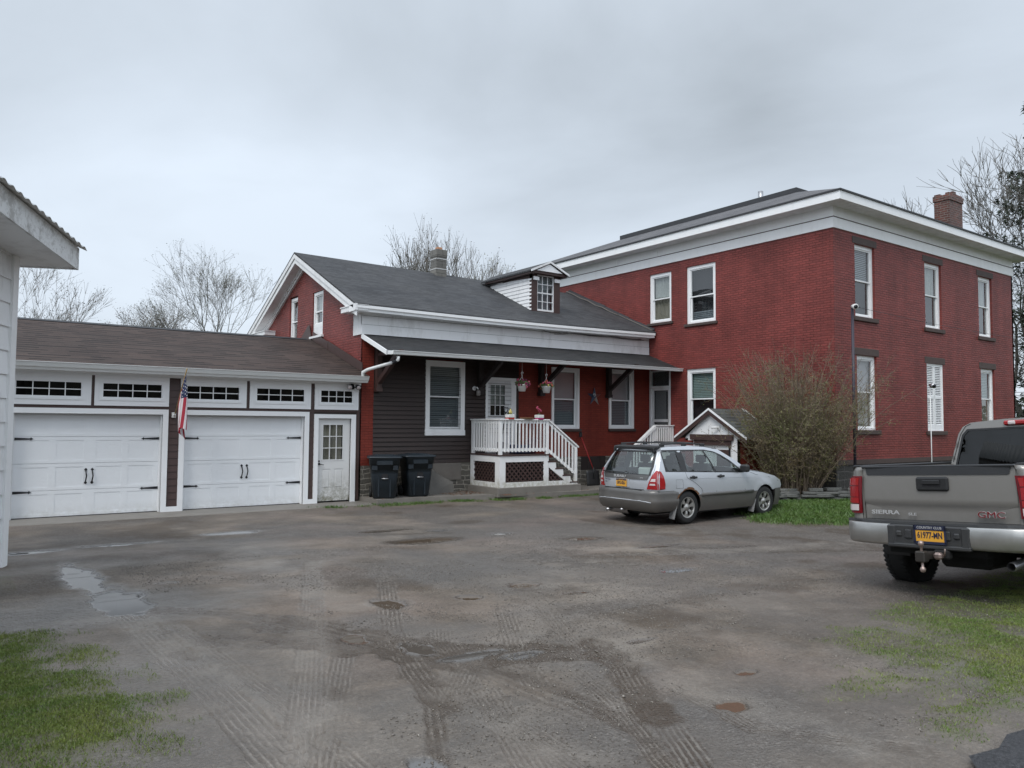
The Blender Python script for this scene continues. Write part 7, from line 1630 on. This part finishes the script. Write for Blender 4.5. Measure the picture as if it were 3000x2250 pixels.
m = M(); pts = [(18.82+i*0.5, 10.9+0.02*i, 5.12-0.004*i*(22-i)*0.12) for i in range(23)]; m.tube(pts, 0.006, 4); tag(m.build('cable', M_['iron']), 'thin black cable running from the dark pole across the brick front', 'cable')

# flag on the garage
def flag():
    g = thing('flag', 'limp stars and stripes flag on a wooden pole on the garage front', 'flag', (3.93, GY, 2.14))
    m = M(); m.bbox(3.885, 3.965, GY-0.055, GY+0.012, 2.07, 2.19, 0.008); m.lathe([(0.028, 0), (0.028, -0.04), (0.015, -0.045)], (3.93, GY-0.05, 2.13), 'y', 12); m.build('bracket', M_['whiteplastic'], g)
    a, b = Vector((3.94, GY-0.06, 2.15)), Vector((3.985, GY-0.85, 3.12))
    m = M(); m.tube([a, b], 0.013, 8); m.build('pole', flat('oak_pole', (0.32, 0.20, 0.07), 0.4), g)
    # cloth: u along the hoist (0 at the tip), v along the fly, gathered in folds and hanging down
    nu, nv = 60, 60; m = M(); H, L = 0.80, 1.16; d = (a-b).normalized(); vs = []
    side = Vector((1, 0.12, 0))
    for i in range(nu+1):
        u = i/nu; p = b+d*(0.02+u*H)
        for j in range(nv+1):
            v = j/nv; gather = math.exp(-3.0*v)
            base = p*gather+(b+d*(0.22+u*0.34))*(1-gather)
            fold = sin(u*13.0+1.5*v)*0.055*min(1, v*3)+sin(u*5+2*v)*0.035*v
            dep = cos(u*13.0+1.5*v)*0.06*min(1, v*3)
            drop = v*L*(1.0-0.18*sin(u*pi*0.9))
            q = base+Vector((fold+0.05*v*(u-0.4), dep, -drop)); vs.append(q)
    fs = [(i*(nv+1)+j, (i+1)*(nv+1)+j, (i+1)*(nv+1)+j+1, i*(nv+1)+j+1) for i in range(nu) for j in range(nv)]
    m.add(vs, fs, 0, True)
    mi = []
    for i in range(nu):
        for j in range(nv):
            u, v = (i+0.5)/nu, (j+0.5)/nv
            mi.append(2 if (u < 7/13 and v < 0.4) else (0 if int(u*13) % 2 == 0 else 1))
    m.mi = mi
    f = m.build('cloth', [flat('flag_red', (0.36, 0.025, 0.045), 0.8, var=0.06), flat('flag_white', (0.66, 0.63, 0.64), 0.8, var=0.06), flat('flag_blue', (0.016, 0.025, 0.075), 0.8, var=0.06)], g, recalc=False)
    m = M()
    for r in range(9):
        for c in range(6 if r % 2 == 0 else 5):
            u = (r+1)/10*7/13; v = ((c*2+1 if r % 2 == 0 else c*2+2))/12*0.4; i, j = int(u*nu), int(v*nv)
            p = vs[i*(nv+1)+j]; e1 = (vs[(i+1)*(nv+1)+j]-p).normalized(); e2 = (vs[i*(nv+1)+j+1]-p).normalized(); nn = e1.cross(e2).normalized()
            for sg in (1, -1):
                pts = [p+nn*0.004*sg+(e1*cos(k*pi/5)+e2*sin(k*pi/5))*(0.017 if k % 2 == 0 else 0.007) for k in range(10)]; m.add(pts, [tuple(range(10))])
    m.build('flag_stars', M_['whiteplastic'], f, recalc=False)
flag()

# ------------------------------------------------------------------ trees, shrub, ledge
class Tubes:
    """many tapered branches gathered quickly into one mesh"""
    def __init__(s): s.V = []; s.F = []; s.n = 0
    def seg(s, p0, p1, r0, r1, n=4):
        d = (p1-p0); 
        if d.length < 1e-6: return
        d.normalize(); u = d.orthogonal().normalized(); w = d.cross(u)
        for p, r in ((p0, r0), (p1, r1)):
            for k in range(n): a = 2*pi*k/n; s.V.append(p+(u*cos(a)+w*sin(a))*r)
        for k in range(n): s.F.append((s.n+k, s.n+(k+1) % n, s.n+n+(k+1) % n, s.n+n+k))
        s.n += 2*n
    def build(s, name, mat, par=None):
        me = bpy.data.meshes.new(name); me.from_pydata([tuple(v) for v in s.V], [], s.F); me.materials.append(mat)
        me.polygons.foreach_set('use_smooth', [True]*len(s.F)); o = bpy.data.objects.new(name, me); COL.objects.link(o); o.parent = par; return o
def grow(rr, T, Tw, p, d, L, r, depth, spread, up, leaves=None, twig_r=0.006, wig=0.16, kids=(2, 3), shrink=0.74):
    n = 4 if depth > 2 else 3; q = p.copy(); dd = d.copy(); rad = r
    for i in range(n):
        dd = (dd+Vector((rr.gauss(0, wig), rr.gauss(0, wig), rr.gauss(0, wig*0.6)+up*0.10))).normalized(); e = q+dd*(L/n); r2 = rad*(0.90 if depth > 0 else 0.8)
        (T if depth > 3 else Tw).seg(q, e, rad, r2, 6 if depth > 4 else (4 if depth > 1 else 3)); 
        if depth <= 3 and depth > 0 and rr.random() < 0.42 and i > 0:
            s = (dd+Vector((rr.gauss(0, 1), rr.gauss(0, 1), rr.gauss(0, 0.6)))*0.7).normalized(); grow(rr, T, Tw, q, s, L*0.42, max(twig_r, rad*0.45), 0 if depth < 2 else depth-2, spread, up, leaves, twig_r, wig, kids, shrink)
        q, rad = e, r2
    if depth == 0:
        if leaves is not None: leaves.append(q.copy())
        return
    for k in range(rr.randint(*kids)):
        a = rr.uniform(0.35, 1.0)*spread; az = rr.uniform(0, 2*pi); o = dd.orthogonal().normalized(); o = (Matrix.Rotation(az, 3, dd) @ o)
        s = (dd*cos(a)+o*sin(a)); s.z += up*0.12; s.normalize()
        grow(rr, T, Tw, q, s, L*shrink*rr.uniform(0.8, 1.15), max(twig_r, rad*rr.uniform(0.6, 0.8)), depth-1, spread, up, leaves, twig_r, wig, kids, shrink)
def bare_tree(lab, loc, h, seed, stems=1, depth=6, spread=0.62, up=1.0, bud=None, bark='bark', trunk_r=None, kids=(2, 3), wig=0.14, tr=0.3, group='bare trees behind the buildings', twig=0.010, nbud=1, fan=0.34):
    g = thing('bare_tree', lab, 'tree', loc, group); del g['_o']; rr = random.Random(seed); T, Tw = Tubes(), Tubes(); lv = []
    for s in range(stems):
        az = 2*pi*s/max(1, stems)+rr.uniform(0, 1); t = 0.0 if stems == 1 else rr.uniform(0.05, fan)
        d = Vector((cos(az)*t, sin(az)*t, 1)).normalized(); L = h*tr*rr.uniform(0.9, 1.1)
        grow(rr, T, Tw, Vector((cos(az)*t, sin(az)*t, -0.3)), d, L, (trunk_r or h*0.022)/math.sqrt(stems)*1.0, depth, spread, up, lv, twig, wig, kids, 0.76)
    T.build('trunk', M_[bark], g); Tw.build('crown', M_[bark], g)
    if bud:
        m = M()
        for p in lv:
            for k in range(nbud):
                q = p+Vector((rr.gauss(0, 0.10), rr.gauss(0, 0.10), rr.gauss(0, 0.10))); a = rr.uniform(0, 6.3); s_ = rr.uniform(0.025, 0.055); u = Vector((cos(a), sin(a), rr.uniform(-.5, .5)))*s_; v = Vector((-sin(a), cos(a), rr.uniform(-1, 1)))*s_*0.6
                m.add([q-u, q-v, q+u, q+v], [(0, 1, 2, 3)])
        m.build('buds', bud, g, recalc=False)
    return g
def scale_to(g, hgt):
    zs = [v.co.z for c in g.children for v in c.data.vertices]; k = hgt/max(zs); g.scale = (k, k, k)
BUD = flat('pale_buds', (0.17, 0.17, 0.10), 0.8, var=0.3); BUDR = flat('reddish_buds', (0.16, 0.11, 0.09), 0.8, var=0.3); BUDY = flat('yellow_green_buds', (0.22, 0.20, 0.06), 0.8, var=0.3)
def at(x, y, k): return (x*k/40, y*k/40, 0)
def atpx(px, k):
    v = cam_dir((px-1500)/F_PX, 1.0, -0.02); v.z = 0; v.normalize(); return (v.x*k, v.y*k, 0)
t = bare_tree('spreading bare tree with pale buds rising beside the brick gable', atpx(650, 48), 13, 6, 1, 6, 0.60, 0.35, BUD, tr=0.34, nbud=3, twig=0.009, kids=(3, 4), wig=0.10, trunk_r=0.36); scale_to(t, 12.2)
t = bare_tree('low budding tree just above the middle of the garage roof', atpx(460, 50), 9, 9, 1, 5, 0.65, 0.4, BUDR, tr=0.34, nbud=3, twig=0.009, kids=(3, 4), wig=0.10); scale_to(t, 9.2)
t = bare_tree('bare tree with reddish tips beside the outbuilding eave', atpx(95, 42), 10, 21, 1, 6, 0.58, 0.45, BUDR, tr=0.32, nbud=1, twig=0.009, kids=(3, 3), wig=0.10); scale_to(t, 9.9)
t = bare_tree('fan shaped bare tree directly behind the wing ridge', atpx(1240, 56), 15, 31, 13, 6, 0.36, 0.5, BUDR, tr=0.26, wig=0.09, nbud=1, twig=0.011, fan=0.60, kids=(2, 3)); scale_to(t, 16.9)
t = bare_tree('thin tree with yellow green buds right of the block chimney', atpx(1390, 50), 12, 37, 5, 5, 0.42, 1.0, BUDY, tr=0.30, wig=0.09, nbud=3, fan=0.4); scale_to(t, 13.2)
t = bare_tree('sparse sapling tips between the wing ridge and the dormer', atpx(1475, 48), 11, 41, 3, 4, 0.40, 1.2, BUDY, tr=0.34, wig=0.09); scale_to(t, 11.2)
t = bare_tree('large dark bare tree behind the right end of the brick house', atpx(3065, 44), 14, 52, 4, 7, 0.55, 0.4, None, 'bark', tr=0.24, twig=0.010, fan=0.5); scale_to(t, 15.6)
t = bare_tree('dark bare tree at the right edge beneath the spruce', atpx(3060, 40), 9, 57, 3, 5, 0.6, 0.6, None, 'bark_d', tr=0.3, twig=0.012); scale_to(t, 8.5)
# trees over the road, seen only as reflections in the windows
for i, (x, y, s_) in enumerate(((-14, 2, 61), (-8, -12, 62), (4, -20, 63), (16, -17, 64), (-22, -8, 65), (-24, 10, 66), (26, -20, 67))):
    t = bare_tree(['bare roadside tree at the back left', 'bare roadside tree straight behind the camera', 'bare roadside tree behind the drive', 'bare roadside tree behind the pickup', 'bare roadside tree across the road', 'bare roadside tree past the outbuilding', 'bare roadside tree far behind the pickup'][i], (x, y, 0), 13, s_, 2, 5, 0.6, 0.9, None, 'bark_d', group='bare trees across the road', twig=0.03); scale_to(t, 13+i % 3*2)
def build_unseen_hills():      # unseen wooded rise added behind the camera to darken the window reflections
    V = []; F = []; n = 90
    for i in range(n+1):
        a = radians(135+210*i/n); e = min(1.0, min(i, n-i)/12)
        for j, (r_, h_) in enumerate(((60, 0.0), (66, 0.45), (78, 0.8), (100, 1.0), (130, 0.7))):
            V.append((r_*cos(a), r_*sin(a), (h_*(13+5*float(vnoise(i*0.3, j, 1.0, 7))+3*float(vnoise(i*1.7, j, 1.0, 8))))*e))
    for i in range(n):
        for j in range(4): q = i*5+j; F.append((q, q+5, q+6, q+1))
    me = bpy.data.meshes.new('unseen_hills'); me.from_pydata(V, [], F); t = NT('unseen_hill'); me.materials.append(t.fin(t.mix(t.ramp(t.noise(0.25, 6, 0.7), [(0.4, 0.0), (0.6, 1.0)]), (0.035, 0.033, 0.026), (0.085, 0.078, 0.06)), 1.0))
    o = bpy.data.objects.new('unseen_hills', me); COL.objects.link(o); o['kind'] = 'structure'
build_unseen_hills()
def spruce():
    g = thing('spruce_tree', 'tall dark spruce with drooping boughs at the right edge', 'tree', atpx(3150, 42)); del g['_o']; rr = random.Random(5); H = 21.5
    T = Tubes(); T.seg(Vector((0, 0, -0.3)), Vector((0, 0, H*0.6)), 0.34, 0.16, 8); T.seg(Vector((0, 0, H*0.6)), Vector((0, 0, H)), 0.16, 0.02, 6); T.build('trunk', M_['bark_d'], g)
    B = Tubes(); V = []; F = []
    z = 1.8
    while z < H-0.3:
        R_ = 5.2*(1-z/H)**0.8+0.25
        for k in range(rr.randint(4, 6)):
            a = rr.uniform(0, 2*pi); L = R_*rr.uniform(0.65, 1.08); o = Vector((cos(a), sin(a), 0)); sd = Vector((-sin(a), cos(a), 0)); p = Vector((0, 0, z)); N = 9; prev = p
            for i in range(1, N+1):
                t_ = i/N; q = p+o*L*t_+Vector((0, 0, -L*0.30*t_+L*0.26*t_**2.2)); B.seg(prev, q, 0.035*(1.1-t_), 0.035*(1.1-t_)*0.8, 3)
                for sgn in (-1, 1, 0, -1, 1):
                    hang = rr.uniform(0.25, 0.75)*(0.4+0.6*(1-abs(t_-0.6))); w = sd*sgn*rr.uniform(0.2, 0.6)*(1.1-t_)*min(1.2, L/2.5); tip = q+w+Vector((0, 0, -hang))
                    for j in range(5):
                        f = (j+rr.random())/5; c = q.lerp(tip, f); aa = rr.uniform(0, 6.3); s1 = Vector((cos(aa), sin(aa), rr.uniform(-0.9, 0.1)))*rr.uniform(0.10, 0.20); s2 = Vector((rr.gauss(0, 1), rr.gauss(0, 1), rr.gauss(0, 1)))*0.022
                        n0 = len(V); V += [c-s2, c+s2, c+s1+s2*0.4, c+s1-s2*0.4]; F.append((n0, n0+1, n0+2, n0+3))
                prev = q
        z += rr.uniform(0.22, 0.42)
    B.build('boughs', M_['bark_d'], g); me = bpy.data.meshes.new('needles'); me.from_pydata([tuple(v) for v in V], [], F); me.materials.append(flat('spruce_needles', (0.030, 0.045, 0.026), 0.7, var=0.35, scale=2)); o = bpy.data.objects.new('needles', me); COL.objects.link(o); o.parent = g
spruce()
def evergreen_hedge():
    V = []; F = []; rr = random.Random(77)
    for i in range(9000):
        x = 44+rr.uniform(-1.5, 1.5)+rr.random()*4; y = rr.uniform(2.0, 17.0); z = abs(rr.gauss(0, 1.5)); 
        if z > 3.6+sin(y)*0.5: continue
        c = Vector((x, y, z)); s1 = Vector((rr.gauss(0, 1), rr.gauss(0, 1), rr.gauss(0, 1))).normalized()*0.20; s2 = Vector((rr.gauss(0, 1), rr.gauss(0, 1), rr.gauss(0, 1))).normalized()*0.14
        n0 = len(V); V += [c-s1, c-s2, c+s1, c+s2]; F.append((n0, n0+1, n0+2, n0+3))
    me = bpy.data.meshes.new('hedge'); me.from_pydata([tuple(v) for v in V], [], F); me.materials.append(flat('hedge_leaf', (0.035, 0.042, 0.024), 0.8, var=0.4, scale=1.5)); o = bpy.data.objects.new('hedge', me); COL.objects.link(o)
    tag(o, 'dark tangled hedge beyond the right end of the brick house', 'hedge')
evergreen_hedge()
def shrub():
    g = thing('forsythia_shrub', 'big unpruned shrub of thin arching stems with first green leaves before the house corner', 'shrub', (17.75, 11.95, 0.15)); del g['_o']; rr = random.Random(12)
    T = Tubes(); leaves = []
    for i in range(430):
        a = rr.uniform(0, 2*pi); b = rr.uniform(0, 0.70); p = Vector((cos(a)*b*0.8, sin(a)*b*0.9, 0)); L = rr.uniform(1.7, 4.35); lean = (0.06+0.42*b+rr.uniform(-0.1, 0.20))
        d = Vector((cos(a)*lean, sin(a)*lean, 1)).normalized(); n = 12; r = rr.uniform(0.006, 0.013)*(1.9 if i % 9 == 0 else 1); q = p; od = Vector((cos(a), sin(a), 0))
        for k in range(n):
            t_ = k/n; d = (d+Vector((rr.gauss(0, 0.07), rr.gauss(0, 0.07), rr.gauss(0, 0.05)))+od*0.05*t_+Vector((0, 0, -0.05*t_ if lean > 0.4 else 0.0))).normalized(); e = q+d*(L/n); T.seg(q, e, r*(1-t_*0.65), r*(1-(t_+1/n)*0.65), 3)
            if k > 2:
                for _ in range(rr.randint(1, 3)):
                    s = (d*0.6+Vector((rr.gauss(0, 1), rr.gauss(0, 1), rr.gauss(0.1, 0.8)))).normalized(); l = rr.uniform(0.15, 0.55); m1 = q+s*l*0.5; s2 = (s+Vector((rr.gauss(0, 0.3), rr.gauss(0, 0.3), rr.gauss(0.1, 0.3)))).normalized(); m2 = m1+s2*l*0.5
                    T.seg(q, m1, 0.0045, 0.0035, 3); T.seg(m1, m2, 0.0035, 0.0022, 3); leaves += [(m1, s), (m2, s2), ((m1+m2)/2, s), (q.lerp(m1, 0.5), s)]
                leaves.append((e, d))
            q = e
    g.scale = (0.90, 0.90, 1.0)
    T.build('stems', flat('tan_stem', (0.17, 0.13, 0.095), 0.8, var=0.35, scale=4), g)
    V = []; F = []
    for p, s in leaves:
        if p.z < 0.35 and rr.random() < 0.7: continue
        dens = 0.92 if p.z < 1.9 else max(0.25, 0.92-(p.z-1.9)*0.42)
        for _ in range(3):
            if rr.random() > dens: continue
            c = p+Vector((rr.gauss(0, 0.025), rr.gauss(0, 0.025), rr.gauss(0, 0.025))); u = (s+Vector((rr.gauss(0, 0.7), rr.gauss(0, 0.7), rr.gauss(0, 0.7)))).normalized()*rr.uniform(0.022, 0.046); v = u.cross(Vector((rr.gauss(0, 1), rr.gauss(0, 1), rr.gauss(0, 1)))).normalized()*rr.uniform(0.006, 0.012)
            n0 = len(V); V += [c, c+u*0.5+v, c+u, c+u*0.5-v]; F.append((n0, n0+1, n0+2, n0+3))
    me = bpy.data.meshes.new('leaves'); me.from_pydata([tuple(v) for v in V], [], F)
    t = NT('shrub_leaf'); t.fin(t.mix(t.ramp(t.noise(1.3, 4), [(0.38, 0.0), (0.62, 1.0)]), (0.170, 0.125, 0.058), (0.150, 0.165, 0.050)), 0.55); me.materials.append(t.m)
    o = bpy.data.objects.new('leaves', me); COL.objects.link(o); o.parent = g
shrub()
def ledge():
    rr = random.Random(3); n = 0
    labs = None
    spots = []
    for row, (z, cnt) in enumerate(((0.03, 8), (0.11, 8), (0.18, 7), (0.25, 6))):
        for k in range(cnt):
            t_ = (k+0.5*(row % 2))/cnt; a = Vector((15.75, 12.35, 0)).lerp(Vector((19.0, 10.75, 0)), t_); spots.append((a.x+rr.uniform(-.1, .1), a.y+rr.uniform(-0.08, 0.08), z, rr.uniform(0.42, 0.72), rr.uniform(0.2, 0.32), rr.uniform(0.055, 0.085), radians(-26)+rr.uniform(-0.15, 0.15), rr.uniform(-0.04, 0.04)))
    g = thing('stone_edging', 'low edging of stacked flat grey stones at the foot of the big shrub', 'stone edging', (17.4, 11.6, 0.1)); del g['_o']
    for x, y, z, l, w, h, a, tl in spots:
        m = M(); pts = []
        for k in range(7):
            aa = 2*pi*k/7+rr.uniform(-0.2, 0.2); pts.append((l/2*cos(aa)*rr.uniform(0.85, 1.15), w/2*sin(aa)*rr.uniform(0.85, 1.1)))
        R_ = Matrix.Translation((x-17.4, y-11.6, z-0.0)) @ Matrix.Rotation(a, 4, 'Z') @ Matrix.Rotation(tl, 4, 'Y')
        m.loft([[tuple(R_ @ Vector((p[0]*s_, p[1]*s_, q))) for p in pts] for q, s_ in ((0, 0.93), (0.012, 1.0), (h-0.012, 1.0), (h, 0.95))], smooth=False)
        m.build('flat_stone', M_['slate'], g)
ledge()
# pebbles, crumbs and twigs scattered on the drive
def pebbles():
    n = 90000; X = rng.uniform(-0.2, 9, n)**1.0; Y = rng.uniform(2.2, 11, n); k = (vnoise(X, Y, 0.8, 301)*0.6+0.4*vnoise(X, Y, 3, 302) > 0.50)
    cr = seg_dist(X, Y, [(3.4, 4.7), (3.66, 4.86), (4.25, 5.11), (5.02, 5.39), (6.11, 5.44), (9.06, 5.3)])[0] < 0.16; X2 = None
    kk = (k | cr) & (X > 1.75); X, Y = X[kk], Y[kk]; Xe = rng.uniform(3.3, 9.2, 9000); Ye = rng.uniform(4.4, 5.8, 9000); q = seg_dist(Xe, Ye, [(3.4, 4.7), (3.66, 4.86), (4.25, 5.11), (5.02, 5.39), (6.11, 5.44), (9.06, 5.3)])[0] < 0.13
    X = np.append(X, Xe[q]); Y = np.append(Y, Ye[q]); z = ground_fields(X, Y)[0]; n = len(X); r = rng.uniform(0.0025, 0.008, n)*np.where(rng.random(n) < 0.05, 1.8, 1)
    base = np.array([(1, 0, 0), (0, 1, 0), (-1, 0, 0), (0, -1, 0), (0, 0, 0.7), (0.0, 0, -0.5)]); V = base[None]*r[:, None, None]*rng.uniform(0.6, 1.3, (n, 6, 3))+np.stack([X, Y, z+r*0.2], -1)[:, None, :]
    T3 = np.array([(0, 1, 4), (1, 2, 4), (2, 3, 4), (3, 0, 4), (1, 0, 5), (2, 1, 5), (3, 2, 5), (0, 3, 5)]); F = (np.arange(n)[:, None, None]*6+T3[None]).reshape(-1, 3)
    me = bpy.data.meshes.new('pebbles'); me.vertices.add(n*6); me.vertices.foreach_set('co', V.ravel()); me.loops.add(F.size); me.loops.foreach_set('vertex_index', F.ravel()); me.polygons.add(len(F)); me.polygons.foreach_set('loop_start', np.arange(len(F))*3); me.update(calc_edges=True)
    t = NT('pebble'); t.fin(t.ramp(t.noise(60, 1), [(0.3, (0.08, 0.072, 0.064)), (0.55, (0.17, 0.15, 0.13)), (0.75, (0.36, 0.33, 0.29))]), 0.6); me.materials.append(t.m)
    o = bpy.data.objects.new('pebbles', me); COL.objects.link(o); o['kind'] = 'stuff'
pebbles()
for o in bpy.data.objects:
    if '_o' in o: del o['_o']
